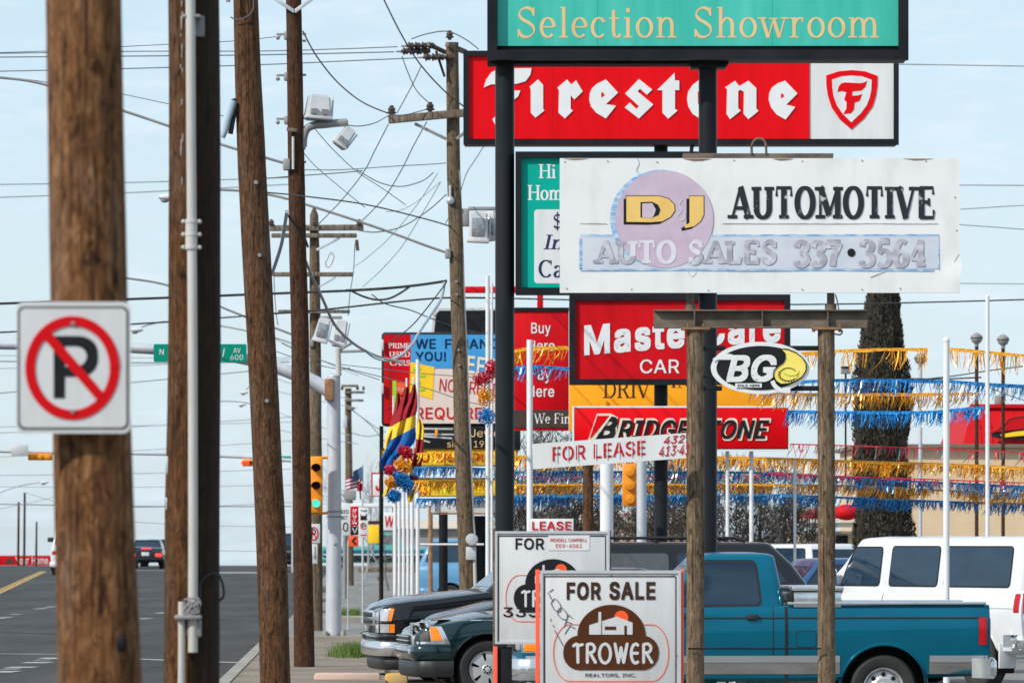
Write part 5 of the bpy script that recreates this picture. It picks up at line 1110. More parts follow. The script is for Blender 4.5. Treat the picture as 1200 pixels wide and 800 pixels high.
for sg in (-1, 1):
    mb = MB(); mb.lathe([(0,-.12),(.10,-.11),(.12,0),(.08,.1)], (-2.40,sg*.58,.86), 'x', 16); mb.build('headlight', M['chrome'], c.root)
c.bumper('chrome_bumper', True, .42, .62, 'chrome', x=2.44, out=.10); c.block('chrome_grille', (-2.38,0,.82), (.12,.9,.3), 'chrome', .04); c.strip('white_side', M['p_white'], x0=-2.2, x1=1.8, z0=.36, z1=.66, off=.006)
gp = simplecar('pickup_truck', 'two tone green pickup driving on the far lot behind the sign posts', 'pickup truck', 443, 275, R(180), 5.6, 1.78, 1.95, M['p_seafoam'], 'pickup', glass='glassgrey')
for sg_ in (1,): gp.strip('lower_panel', M['p_green'], x0=-2.5, x1=2.6, z0=.36, z1=.66, off=.008, sides=(-1, 1)); gp.strip('white_stripe', M['p_white'], x0=-2.5, x1=2.6, z0=.68, z1=.74, off=.008, sides=(-1, 1)); gp.strip('dark_band', M['p_teal'], x0=-2.5, x1=2.6, z0=.74, z1=.92, off=.006, sides=(-1, 1))
c = simplecar('parked_car', 'light blue van like car parked beyond the bundle of white flag poles', 'car', 604, 150, R(172), 5.0, 1.85, 1.9, M['p_sky'], 'suv')
c = simplecar('parked_car', 'dark blue car roof seen between the two thick white posts', 'car', 730, 100, R(5), 4.4, 1.75, 1.75, M['p_blue'], 'sedan')
rc = simplecar('car', 'black sedan with lit brake lamps driving away up the road', 'car', 174, 278, R(90) * -1 + R(0), 4.8, 1.42, 1.8, M['p_black'], 'sedan', tail='lit_brake')
rc.block('brake_lamp', (1.62,0,.98), (.04,.5,.06), 'lit_brake', .01); rc.block('licence_plate', (2.41,0,.72), (.03,.36,.17), 'white', .005)
rc.block('trunk_lid', (2.36,0,.74), (.08,1.3,.02), 'trim', .004)

# ------------------------------------------------------------------ tall sign posts and boards
def post(name, label, px, py0, wpx, D, m, cat='post', py1=None, group=None, cap=False, seg=24):
    z1 = at(px, py0, D).z; z0 = zg(D) if py1 is None else at(px, py1, D).z; x = at(px, 0, D).x
    root = thing(name, label, cat, (x, D, z0), group); r = wpx * D / F / 2
    mb = MB(); mb.tube([(x, D, z0), (x, D, (z0 + z1) / 2), (x, D, z1)], r, seg); mb.build('shaft', m, root)
    mb = MB()
    if cap: mb.ball((x, D, z1), r * 1.15, 10)
    else: mb.tube([(x, D, z0), (x, D, z0 + .05)], r * 1.5, seg)
    mb.build('cap' if cap else 'base_plate', m, root); return root
DB = 64
post('sign_post', 'tall thick black post left of the white dealer board, holding the teal showroom board', 591.5, 60, 22.5, DB, M['blackpole'], 'sign post')
post('sign_post', 'second thick black post behind the white dealer board, under the teal showroom board', 829.5, 60, 21.5, DB, M['blackpole'], 'sign post')
# teal showroom board
S = Sign('showroom_sign', 'large teal board reading showroom in pale gold letters', 'sign', DB - .35, (817, 70)); S.ls = .0015
S.slab('cabinet', 572, -160, 1063, 70, .5, M['blackframe'], .01, back=.02)
S.rect('face', 583, -150, 1052.5, 54, M['teal'], 1, .002)
S.frame('frame', 571, -161, 1064, 71, 11.5, M['blackframe'], -.10, .03)
mb = MB(); a, b = at(571, 76.5, DB), at(853, 69.5, DB); mb.box(((a.x + b.x) / 2, DB, (a.z + b.z) / 2 - .002), (b.x - a.x, .42, b.z - a.z)); mb.build('support_beam', M['black'], S.root, 0)
mb = MB(); mb.bbox(at(829.5, 78, DB), (.40,.40,.05), .005); mb.build('flange', M['blackpole'], S.root)
S.serif('Selection Showroom', (606.5, 8.5, 1030, 44.5), M['gold'], wv=.115, wh=.05, sf=.085, gap=.03, lay=3)
for x in (700, 905): S.line('panel_seam', [(x, -150), (x, 54)], .7, M['teal2'], 2)

# firestone board
DFs = 86
post('sign_post', 'slimmer black post carrying the red tyre shop boards behind the white dealer board', 774.5, 168, 16, DFs + .5, M['blackpole'], 'sign post')
S = Sign('tyre_sign', 'long red board with white blackletter writing and a shield panel', 'sign', DFs, (775, 170)); S.ls = .003
S.slab('cabinet', 544, 61, 1052, 169, .6, M['blackframe'], .01, back=.02)
S.rect('face', 549, 66, 947.5, 163, M['red'], 1, .01); S.rect('panel', 948.5, 72, 1047, 163, M['white'], 1, .02)
S.frame('frame', 543, 60, 1053, 170, 6, M['blackframe'], -.07, .03); S.rect('panel_seam', 647.2, 66, 648.3, 163, M['red2'], 3, .006); S.rect('panel_seam', 947.5, 66, 948.6, 163, M['red2'], 3, .03)
z4 = lambda P, ox=600, oy=0: [(ox + x / 4, oy + y / 4) for x, y in P]
FL = [('letter_f', [[(567,103),(569.5,94),(576,85),(586,80.5),(603,80.5),(623,80.3),(621.5,88),(616,95.5),(606,98.5),(597,99),(597,106.5),(610,106.5),(607,113.5),(602,117.5),(597,118),(597,139),(589,150),(581,148),(577,140),(584,134),(584,99.5),(576,99)]]),
 ('letter_i', [z4([(82,408),(122,374),(146,400),(146,510),(152,520),(110,553),(88,530),(88,420)])]),
 ('letter_r', [z4([(213,412),(258,374),(278,398),(300,378),(332,430),(292,468),(275,448),(275,512),(285,520),(248,557),(218,530),(220,425)])]),
 ('letter_e', [z4([(440,374),(497,436),(440,490),(488,497),(440,557),(395,530),(370,500),(362,470),(364,440),(375,415),(398,394)])]),
 ('letter_s', [z4([(595,372),(657,422),(632,446),(600,418),(588,430),(660,490),(660,494),(595,557),(528,505),(552,482),(582,512),(596,500),(530,440)])]),
 ('letter_t', [z4([(762,343),(764,378),(784,380),(784,424),(764,424),(764,512),(776,520),(732,558),(705,530),(705,425),(680,424)])]),
 ('letter_o', [z4([(880,374),(920,404),(945,440),(940,490),(915,528),(880,557),(846,535),(826,500),(820,465),(826,430),(846,400)])]),
 ('letter_n', [z4([(998,412),(1045,380),(1065,405),(1108,380),(1145,415),(1145,510),(1155,522),(1108,560),(1085,535),(1087,432),(1070,422),(1060,430),(1060,510),(1072,520),(1022,560),(1005,535),(1008,420)])]),
 ('letter_e', [z4([(80,380),(138,440),(85,492),(128,503),(82,562),(40,538),(14,505),(3,470),(5,440),(18,412),(45,392)], 900)])]
for nm, P in FL: S.poly(nm, P, M['letwhite'], 4, .018)
for P in (z4([(418,436),(426,434),(434,448),(418,458)]), z4([(870,430),(893,442),(893,500),(872,490)]), z4([(60,442),(68,440),(76,452),(60,462)], 900)): S.poly('letter_counter', [P], M['red'], 5, .02)
S.poly('shield', [z4([(272,355),(330,336),(390,330),(455,336),(513,357),(512,400),(505,450),(490,500),(450,555),(390,608),(335,560),(298,505),(280,450),(273,400)], 900)], M['red'], 5, .02)
S.poly('shield_field', [z4([(300,375),(345,360),(390,356),(440,360),(485,376),(484,420),(476,460),(462,495),(435,532),(390,575),(347,532),(322,495),(306,450),(301,410)], 900)], M['white'], 6, .022)
S.poly('emblem_letter', [z4([(325,432),(330,408),(342,393),(360,388),(430,392),(450,388),(464,380),(456,408),(436,426),(395,430),(393,450),(420,449),(440,443),(428,474),(405,482),(402,515),(388,532),(352,536),(366,512),(368,482),(356,468),(367,434),(345,428)], 900)], M['red'], 8, .022)
mb = MB(); mb.tube(smoothline([at(x, y, DFs) for x, y in ((810,182),(811,172),(816,166),(823,165))]), .03, 8); mb.build('conduit_loop', M['blackpole'], S.root)

# mastercare board
S = Sign('tyre_service_sign', 'red board with white letters rising to the right over the word car', 'sign', DFs + .05, (775, 450))
S.slab('cabinet', 668, 346, 925, 450, .55, M['blackframe'], .01, back=.02); S.rect('face', 674, 352, 920, 445, M['red2'], 1, .01); S.frame('frame', 667, 345, 926, 451, 7, M['blackframe'], -.07, .03)
S.text('MasterCare', (684.5, 378, 915, 418), M['letwhite'], .06, 0, 4, .006, 'lettering', arcf=lambda u, v, px, py: (px, 417 - v * 36 - 21 * u + 5 * u * u))
S.text('CAR SERVICE', (750, 421, 905, 437.5), M['letwhite'], .012, 0, 4, .006)

# orange drive board far behind, and bridgestone board in front of it
S = Sign('drive_sign', 'amber board with dark serif letters behind the red tyre boards', 'sign', 94, (735, 500))
S.slab('board', 667, 440, 905, 505, .25, M['yelloworange'], .01, back=.0)
S.serif('DRIV', (706.5, 446, 763, 466), M['brownink'], wv=.13, wh=.05, sf=.10, lay=1); S.serif('IN', (786, 446, 812, 454), M['brownink'], wv=.13, wh=.05, sf=.1, lay=1)
S = Sign('tyre_brand_sign', 'long low red board with slanted black cream edged letters', 'sign', DFs + .08, (798, 527)); S.ls = .0012
S.slab('cabinet', 671, 476, 925.5, 528, .5, M['cream'], .02, back=.02); S.frame('frame', 670.5, 475.5, 926, 528.5, 2.2, M['letwhite'], -.03, .03); S.slab('face', 673.5, 478.5, 923, 525.5, .05, M['red'], .03, back=-.045)
S.poly('brand_mark', [[(688.5,517),(699.5,484.5),(716,484.5),(724,489),(722,517)]], M['cream'], 45, .006)
S.text('B', (699,488,723.5,515), M['inkblack'], .06, .3, 52, .006); S.poly('brand_mark', [[(700,487),(714.5,487),(692.5,513),(691,513)]], M['red'], 60, .006); S.poly('brand_mark', [[(714.5,487),(717,487),(697,515),(692.5,515)]], M['cream'], 60, .007)
S.text('RIDGESTONE', (721.5, 489.5, 903.5, 516.5), M['cream'], .065, .3, 46, .006); S.text('RIDGESTONE', (724, 492, 901, 514), M['inkblack'], .03, .3, 52, .01)
post('sign_post', 'short white leg under the red tyre brand board', 852.5, 528, 4.2, DFs + .3, M['whitepole'], 'sign post'); post('sign_post', 'second short white leg under the red tyre brand board, by the pipe', 880.5, 528, 4.8, DFs + .3, M['whitepole'], 'sign post')

# teal homes board
S = Sign('homes_sign', 'teal board with a white inset half hidden behind the white dealer board', 'sign', DB - .2, (712, 345)); S.ls = .0015
S.slab('cabinet', 604.5, 178.5, 818, 344.5, .35, M['blackframe'], .01, back=.02); S.rect('face', 611, 185, 812, 337, M['teal2'], 1, .002); S.frame('frame', 604, 178, 818.5, 345, 7, M['blackframe'], -.06, .03)
S.serif('High Quality', (631.5, 192.5, 800, 209), M['letwhite'], wv=.17, wh=.07, sf=.09, lay=3) if False else S.serif('Hi', (631.5, 192.5, 651.5, 209), M['letwhite'], wv=.17, wh=.07, sf=.09, lay=3)
S.serif('Home', (618.5, 217, 669, 234.5), M['letwhite'], wv=.17, wh=.07, sf=.08, lay=3)
S.poly('inset', [rrect(626, 245.5, 800, 332, 4)], M['white'], 3, .0015)
S.serif('$', (648.5, 250, 658, 268), M['inknavy'], wv=.15, wh=.06, lay=5); S.serif('In', (637, 275, 660, 292), M['inknavy'], wv=.15, wh=.06, sf=.09, lay=5, slant=.22); S.serif('Cal', (631, 304.5, 668, 325), M['inknavy'], wv=.16, wh=.06, sf=.08, lay=5)

# ------------------------------------------------------------------ dj automotive board on its rusty frame
DJ = 52
def djpole(px, w_, label):
    return wpole('sign_pipe', label, [(px,384.5,w_),(px,600,w_ + .3),(px,860,w_ + .6)], DJ, M['rustpipe'], 'sign post', ext_top=0)
djpole(815, 20.5, 'left rusty brown pipe under the white dealer board, against the black post'); djpole(968.5, 20, 'right rusty brown pipe under the white dealer board, in front of the teal pickup bed')
IB = thing('steel_beam', 'rusty steel beam lying across the two pipes below the white dealer board', 'beam', at(890, 384, DJ))
mb = MB(); a, b = at(766, 384.5, DJ), at(1016, 363, DJ); cx, cz = (a.x + b.x) / 2, (a.z + b.z) / 2; Lx, Hz = b.x - a.x, b.z - a.z
mb.box((cx, DJ, cz), (Lx, .012, Hz - .028)); mb.build('web', M['rust'], IB, 0)
mb = MB(); mb.bbox((cx, DJ, b.z - .007), (Lx, .14, .014), .003); mb.build('top_flange', M['rust'], IB); mb = MB(); mb.bbox((cx, DJ, a.z + .007), (Lx, .14, .014), .003); mb.build('bottom_flange', M['rust'], IB)
for px in (813.5, 893, 969.5):
    mb = MB(); q = at(px, 374, DJ); mb.box((q.x, DJ - .036, cz), (.012, .058, Hz - .03)); mb.build('stiffener', M['rust'], IB, 0)
for px in (815, 968.5):
    mb = MB(); q = at(px, 385.5, DJ); mb.bbox((q.x, DJ, q.z), (.26, .2, .018), .004); mb.build('cap_plate', M['rustedge'], IB)
for k, px in ((0, 806), (1, 824), (2, 953), (3, 984)):
    mb = MB(); q = at(px, 386, DJ); mb.lathe([(0,-.025),(.016,-.025),(.016,0),(.009,.0),(.009,.05)], (q.x, DJ - .05, q.z), 'z', 8); mb.build('bolt', M['rustedge'], IB)
mb = MB(); mb.tube(smoothline([at(x, y, DJ - .1) for x, y in ((985,385),(987,389),(984,392),(978,391))]), .008, 6); mb.build('wire_hook', M['rust'], IB)
for px, wd in ((809, 8.5), (973.5, 9)):
    post('support_pipe', 'short dark pipe between the rusty beam and the white dealer board, ' + ('left' if px < 900 else 'right') + ' one', px, 330, wd, DJ, M['rust'], 'pipe', py1=363, seg=14)
mb = MB(); mb.tube(smoothline([at(x, y, DJ - .06) for x, y in ((979,345),(981,352),(983,363))]), .006, 6); o = mb.build('hanging_wire', M['wire'], None, loc=tuple(at(981, 352, DJ))); tag(o, 'thin stay wire beside the right short pipe under the white dealer board', 'wire')
S = Sign('dealer_sign', 'big weathered white dealer board reading auto sales with a lavender disc', 'sign', DJ - .12, (890, 343)); S.ls = .0012
mb = MB()
V = []; nx, nz = 60, 24
for face in (0, 1):
    for i in range(nx + 1):
        for j in range(nz + 1):
            px = 656 + 469 * i / nx; py = 343 - 157.5 * j / nz
            if i == nx: px += .8 * math.sin(py * .11) + (1.6 if py > 305 and py < 335 else 0)
            p = S.f(px, py, 0); k = max(0, 1 - math.hypot((px - 1123) / 16, (py - 322) / 20)); p.y += -.022 * k + .004 * noise.noise(Vector((px * .02, py * .03, 0))) + (.05 if face else 0); V.append(p)
n = nz + 1; N_ = (nx + 1) * n
Fq = [(i * n + j, (i + 1) * n + j, (i + 1) * n + j + 1, i * n + j + 1) for i in range(nx) for j in range(nz)]
Fb = [tuple(N_ + q for q in f)[::-1] for f in Fq]
edge = [i * n for i in range(nx + 1)] + [nx * n + j for j in range(1, n)] + [i * n + nz for i in range(nx - 1, -1, -1)] + [j for j in range(nz - 1, 0, -1)]
Fe = [(edge[i], N_ + edge[i], N_ + edge[(i + 1) % len(edge)], edge[(i + 1) % len(edge)]) for i in range(len(edge))]
mb.add(V, Fq + Fb + Fe); mb.build('board', M['djwhite'], S.root, 40)
mb = MB(); a, b = at(800, 186, DJ), at(976, 180.5, DJ); mb.bbox(((a.x + b.x) / 2, DJ - .05, (a.z + b.z) / 2), (b.x - a.x, .09, b.z - a.z), .004); mb.build('top_timber', M['rust'], S.root)
mb = MB(); mb.tube(smoothline([at(x, y, DJ - .1) for x, y in ((881,181),(881,171),(885,164),(892,163),(897,168),(898,181))]), .012, 8); mb.build('lifting_hook', M['rust'], S.root)
S.rect('text_band', 680, 275.5, 1100, 315, M['bluewash'], 3, .001)
for pts in ([(680,276),(1100,275.5)], [(680,316),(1094,316.5)]): S.line('band_border', pts, 2.4, M['bluepaint'], 4)
S.line('band_border', [(680.5,279),(680.5,316)], 3.2, M['bluepaint'], 4); S.line('band_border', [(1100,276),(1100,316)], 1.4, M['bluepaint'], 4)
S.poly('disc_shadow', [ell(775, 256, 60, 57, 60)], M['bluepaint'], 5, .001); S.poly('disc', [ell(778.5, 257, 57.5, 57, 60)], M['lav'], 6, .001)
inside = lambda x, y: math.hypot((x - 778.5) / 57.5, (y - 257) / 57) < 1
kw = dict(wv=.25, wh=.15, sf=.10, gap=.06)
S.serif('AUTO SALES', (695, 282.5, 910, 308.5), M['inkgrey'], lay=8, keep=lambda x, y: not inside(x, y), **kw); S.serif('AUTO SALES', (695, 282.5, 910, 308.5), M['inkpale'], lay=8, keep=inside, **kw)
S.serif('337', (929, 283, 987.5, 312), M['inkgrey'], wv=.27, wh=.17, sf=.06, lay=8, gap=.02); S.serif('3564', (1006, 281.5, 1084, 312.5), M['inkgrey'], wv=.24, wh=.13, sf=.06, lay=8, gap=.02); S.poly('dot', [ell(997.5, 296, 4.6, 4.8, 20)], M['inkblack'], 8, .002)
S.serif('AUTOMOTIVE', (852.5, 219, 1095.5, 256), M['ink'], lay=4, wv=.26, wh=.11, sf=.09, gap=.08)
S.line('rule', [(846,262),(1099,262)], .8, M['inkgrey'], 4); S.line('rule', [(680,262),(711,262)], .8, M['inkgrey'], 4)
def outl(P, dx, dy): return [(x + dx, y + dy) for x, y in P]
Dp = [(734,230),(772,230),(783,233),(790,240),(790.5,247),(786,254),(776,259.5),(762,260.5),(734,260)]; Dh = [(750.5,237),(764,236.5),(771,240),(774,246),(772,252),(764,255.5),(750.5,255)]
Jp = [(808,230),(824.5,230),(824.5,252),(821,259),(814,265),(803,267.5),(801.5,264.5),(808,261.5)]
S.poly('monogram_shadow', [outl(Dp, -3.2, 3), outl(Jp, -3.6, 3)], M['inkblack'], 8, .001); S.poly('monogram_edge', [[(762 + (x - 762) * 1.03, 245 + (y - 245) * 1.06) for x, y in Dp], [(813 + (x - 813) * 1.07, 248 + (y - 248) * 1.04) for x, y in Jp]], M['inkblack'], 9, .001)
S.poly('monogram', [Dp, Jp], M['djgold'], 10, .001); S.poly('monogram_counter_shadow', [Dh], M['inkblack'], 11, .001); S.poly('monogram_counter', [[(752.5 if x < 751 else x - 5.5 if x > 765 else x, y + 1.6 if y < 240 else y) for x, y in Dh]], M['lav'], 12, .001)
S.line('faint_ampersand', cv((800,234),(796,240),(799,247),(794,253),(796,258),(802,257),(803,250)), .7, M['inkpale'], 9)
for px, py in ((662,190),(712,189),(770,190),(860,188),(940,189),(1010,188),(1085,189),(664,338),(740,339),(830,340),(940,339),(1010,339),(1055,338),(1119,231),(1121,270)): S.poly('screw', [ell(px, py, .9, .8, 8)], M['armgrey'], 2, .004)
for pts in (cv((747,186),(749,192),(746,199),(748,203)), cv((1020,325),(1030,321),(1038,318)), cv((1112,318),(1117,310),(1121,302),(1124,298)), cv((1110,322),(1114,332),(1122,338)), cv((806,318),(811,324),(816,319))): S.line('crack', pts, .9, M['inkgrey'], 2)
for (x0, y0, x1, y1) in ((800,186,834,188.2),(1058,186,1094,187.6),(660,186,690,187.2),(905,186,930,187.3)): S.poly('chipped_edge', [[(x0, y0), (x1, y0), ((x0 + x1) / 2 + 6, y1), ((x0 + x1) / 2 - 4, y1 + .5)]], M['rustedge'], 2, .002)
# rod between the pipes
o = MB(); o.cyl(at(806, 759.5, DJ - .12), at(962, 759.5, DJ - .12), .008, seg=8); o = o.build('steel_rod', M['black'], None, loc=tuple(at(884, 759.5, DJ - .12))); tag(o, 'thin dark rod tied across the two rusty pipes near the bottom', 'rod')

# oval badge sign
S = Sign('oval_sign', 'black and white oval sign reading sold here between the rusty pipes', 'sign', DJ - .05, (891, 462))
S.poly('border', [ell(891, 431, 58, 30.5, 64)], M['letwhite'], -5, .03); S.poly('field', [ell(891.5, 431, 52, 25.8, 64)], M['inkblack'], 3, .004)
S.poly('swirl', [z4([(60,34),(90,36),(130,52),(160,75),(178,105),(178,135),(160,165),(130,185),(95,198),(60,200),(36,185),(24,160),(28,135),(48,115),(70,100),(80,80),(78,55)], 900, 400)], M['paleyellow'], 5, .003)
S.poly('gear_ring', [q for q in ribbon(arc(923.5, 438.5, 10, 7.5, 40, 330, 26), lambda a, b: .8)], M['brownink'], 6, .003); S.poly('gear_ring', [q for q in ribbon(arc(927, 435, 9, 5, -10, 170, 16), lambda a, b: .8)], M['lime'], 6, .003); S.poly('gear_tooth', [ell(923.5 + 11.5 * math.cos(R(a)), 438.5 + 8.5 * math.sin(R(a)), .8, .7, 8) for a in range(0, 200, 18)], M['brownink'], 6, .003); S.poly('swirl_rim', ribbon(z4([(60,34),(90,36),(130,52),(160,75),(178,105),(178,135),(160,165),(130,185),(95,198),(60,200),(36,185),(24,160),(28,135),(48,115),(70,100),(80,80),(78,55),(60,34)], 900, 400), lambda a, b: 1.2), M['inkblack'], 7, .002)
S.text('B', (851, 416, 879, 447.5), M['letwhite'], .055, .25, 5, .004); S.text('G', (880, 415.5, 910, 447.5), M['letwhite'], .055, .22, 5, .004); S.rect('letter_bar', 840, 416, 864, 421.5, M['letwhite'], 5, .003); S.poly('swirl_tail', [ribbon(cv((905,446),(908,452),(915,457),(926,458)), lambda a, b: 5)[k] for k in range(15)], M['letwhite'], 4, .003); S.poly('letter_bar', ribbon(cv((858,417),(846,417),(836,422)), lambda a, b: 4), M['letwhite'], 4, .003)
S.rect('caption_plate', 861.5, 449, 892.5, 454, M['letwhite'], 5, .003); S.text('SOLD HERE', (864, 450.2, 890, 453), M['inkblack'], .01, 0, 6, .002)
for x0, x1, y in ((812,850,408),(812,848,441.5),(812,846,455),(905,970,408),(905,970,455)):
    mb = MB(); a, b = at(x0, y, DJ), at(x1, y, DJ); mb.bbox(((a.x + b.x) / 2, DJ - .025, a.z), (b.x - a.x, .02, .045 if y != 441.5 else .02), .004); mb.build('bracket', M['blackframe'], S.root)
    mb = MB(); q = at(x0 + 2 if x0 < 850 else x1 - 2, y, DJ); mb.lathe([(0,-.02),(.012,-.02),(.014,0)], (q.x, DJ - .037, q.z), 'y', 8); mb.build('bolt', M['armgrey'], S.root)

# ------------------------------------------------------------------ for lease banner and post
post('banner_post', 'slim white pole that holds the left end of the for lease banner', 620.8, 398, 7.2, 62.6, M['whitepole'], 'pole')
S = Sign('lease_banner', 'white tilted for lease board with red stencil letters and a phone number', 'sign', DJ - .35, (712, 560))
mb = MB(); Q = [(623.5,520),(804,507),(804,536.5),(624.5,549.5)]; mb.prism([(u, -v) for u, v in Q], 0, -.012, lambda u, v, d: S.f(u, -v, d)); mb.build('board', M['white'], S.root, 0)
tl = lambda u, v, px, py: (px, py - (px - 647) * .072)
S.text('FOR LEASE', (647.5, 523.5, 756, 540.5), M['stencil'], .012, 0, 1, .002, arcf=tl)
for px in (652, 665, 676.5, 697.5, 711, 725, 740, 750.5): S.poly('stencil_bridge', [[(px, 522.5 - (px - 647) * .072), (px + .9, 522.5 - (px - 647) * .072), (px + .9, 542 - (px - 647) * .072), (px, 542 - (px - 647) * .072)]], M['white'], 2, .003)
S.text('432', (777.5, 518.5, 802.5, 527.5), M['stencil'], .01, .3, 1, .002, arcf=lambda u, v, px, py: (px, py - 7 - u * 2.5)); S.text('413·41', (772, 531, 808, 543), M['stencil'], .005, .3, 1, .002, arcf=lambda u, v, px, py: (px, py - 8 - u * 3))

# ------------------------------------------------------------------ real estate boards
def realtor(name, label, D, X0, Y0, s, ink, text, plate=True):
    """board in units of the nearer board, placed at X0, Y0 with scale s"""
    f = lambda x, y: (X0 + (x - 633) * s, Y0 + (y - 668) * s)
    S = Sign(name, label, 'sign', D, f(716, 830)); S.ls = .0022
    x0, y0 = f(633, 668); x1, y1 = f(798, 830)
    S.slab('board', x0, y0, x1, y1, .02, M['signgrey'], .003)
    S.frame('edge_frame', x0, y0, x1, y1, 3.4 * s, M['alu'], -.012, .002)
    for p, q in (((638,675),(792,675)),((638,675),(638,830)),((792,675),(792,830))): S.line('border_line', [f(*p), f(*q)], 1.3 * s, ink, 1)
    b = lambda a, c, d, e: (*f(a, c), *f(d, e))
    S.poly('emblem', [[f(*p) for p in ell(716.5, 744, 40, 36, 40, 180, 360)] , [f(*p) for p in rrect(660, 744, 772, 784.5, 19)]], ink, 2, .002)
    S.poly('sun', [[f(*p) for p in ell(728, 723, 8.2, 8, 24)]], M['sunorange'], 4, .002)
    hs_ = z4([(362,528),(490,488),(565,516),(565,572),(362,572)], 600, 600); S.poly('house', [[f(*p) for p in hs_], [f(*p) for p in z4([(405,466),(418,466),(418,512),(405,514)], 600, 600)]], M['signgrey'], 5, .002)
    S.poly('house_opening', [[f(*p) for p in z4(P, 600, 600)] for P in ([(435,534),(488,534),(488,550),(435,550)], [(526,530),(538,530),(538,572),(526,572)], [(418,512),(421,512),(421,572),(418,572)])], ink, 6, .002)
    # rounded company letters, drawn as even strokes: x range, paths in a unit box
    U = [(670.5, 684, [[(.0,.9),(.3,1.0),(.65,.92),(1.0,.97)],[(.47,.95),(.5,.0)]]), (685.5, 700, [[(.1,0),(.1,.97)],cv((.1,.97),(.55,1.0),(.85,.82),(.7,.58),(.1,.5)),[(.4,.5),(.95,.0)]]),
         (700.5, 717.5, [arc(.5,.48,.47,.52,0,360,26)]), (718.5, 737, [[(.04,1.0),(.3,.0),(.5,.8),(.7,.0),(.96,1.0)]]), (737.5, 750, [arc(.62,.48,.55,.52,62,298,18),[(.1,.5),(.85,.5)]]),
         (751.5, 766, [[(.1,0),(.1,.97)],cv((.1,.97),(.55,1.0),(.85,.82),(.7,.58),(.1,.5)),[(.4,.5),(.95,.0)]])]
    for xa, xb, paths in U:
        S.strokes('company_letter', [[f(xa + 1.6 + p[0] * (xb - xa - 3.2), 754 + 21.5 * (1 - p[1])) for p in st] for st in paths], 3.5 * s, M['signgrey'], 4)
    S.line('outline_ring', [f(*p) for p in [(680,731.3)] + arc(668,764.5,19.5,33.2,270,90,24) + [(716,797.8)] + arc(764,764.5,19.5,33.2,90,-90,24) + [(753,731.3)]], .9 * s, M['sunorange'], 1)
    S.text('REALTORS, INC.', b(686, 788.5, 745, 793.5), ink, .0, 0, 1, .002)
    for px, py in ((715,671.5),(787,671.5),(795,768),(636,770)): S.poly('screw', [[f(*p) for p in ell(px, py, 1.6, 1.6, 10)]], M['armgrey'], 2, .006)
    return S, f
S, f1 = realtor('for_sale_sign', 'nearest white for sale board with a brown arch emblem and pen scribbles', 44, 633, 668, 1.0, M['brownink'], 'FOR SALE')
for o in S.root.children:
    if o.name.startswith('emblem') or o.name.startswith('house_opening'): o.data.materials[0] = M['brown']
S.text('FOR', (664, 681.5, 704, 702.5), M['brownink'], .06, 0, 1, .002); S.text('SALE', (714, 681, 768, 702.5), M['brownink'], .06, 0, 1, .002)
for st in ([(642,694),(648,704)],[(644,693),(648,690)],cv((650,701),(646,706),(650,714),(656,716),(657,709),(652,702)),cv((657,711),(653,717),(658,724),(664,725),(664,718),(659,712)),[(666,720),(661,734),(664,728),(670,730)],[(666,720),(671,724)],[(668,733),(662,742)],[(668,733),(674,736)],[(645,725),(646,727)],[(648,732),(649,734)],[(650,738),(660,756)]): S.strokes('pen_scribble', [st], 1.0, M['pen'], 1)
for x0, x1, lab in ((627.5, 632.5, 'left'), (797.6, 801.5, 'right')):
    mb = MB(); a, b = at(x0, 667, 44), at(x1, 667, 44); mb.bbox(((a.x + b.x) / 2, 44.03, a.z / 2), (b.x - a.x, .03, a.z), .004); mb.build('stake', M['orangepost'], S.root)
S, f2 = realtor('for_lease_sign', 'white board with a black arch emblem partly behind the for sale board', 47, 580, 622, .815, M['inkblack'], 'FOR LEASE')
S.text('FOR', (604, 630, 637.5, 643.5), M['inkblack'], .03, 0, 1, .002); S.rect('name_sticker', 642.5, 627, 691, 644.5, M['white'], 1, .002)
S.text('WENDELL CAMPBELL', (644.5, 630.5, 688, 634.5), M['stencil'], .0, 0, 2, .002); S.text('559-6061', (651, 637, 682, 641.5), M['stencil'], .0, 0, 2, .002); S.text('333', (589.5, 711, 631, 722.5), M['inkblack'], .02, 0, 1, .002)
for x0, x1 in ((577.6, 580.2), (714, 716)):
    mb = MB(); a, b = at(x0, 621, 47), at(x1, 621, 47); mb.bbox(((a.x + b.x) / 2, 47.03, a.z / 2), (b.x - a.x, .03, a.z), .003); mb.build('stake', M['rustpipe'], S.root)
mb = MB(); a, b = at(578, 757, 47), at(583, 757, 47); mb.bbox(((a.x + b.x) / 2, 47.01, a.z / 2), (b.x - a.x, .03, a.z), .003); mb.build('stake', M['orangepost'], S.root)
mb = MB(); a, b = at(583, 751, 47), at(600, 757, 47); mb.bbox(((a.x + b.x) / 2, 47.04, b.z / 2), (b.x - a.x, .04, b.z - .01), .003); mb.build('backing_board', M['black'], S.root)
S = Sign('lease_rider', 'small white lease rider with red letters on top of the for lease board', 'sign', 47.05, (646, 622))
S.slab('board', 621.5, 607.5, 672, 623, .015, M['white'], .002); S.text('LEASE', (623.5, 610.5, 669.5, 620.8), M['stencil'], .03, 0, 1, .002)

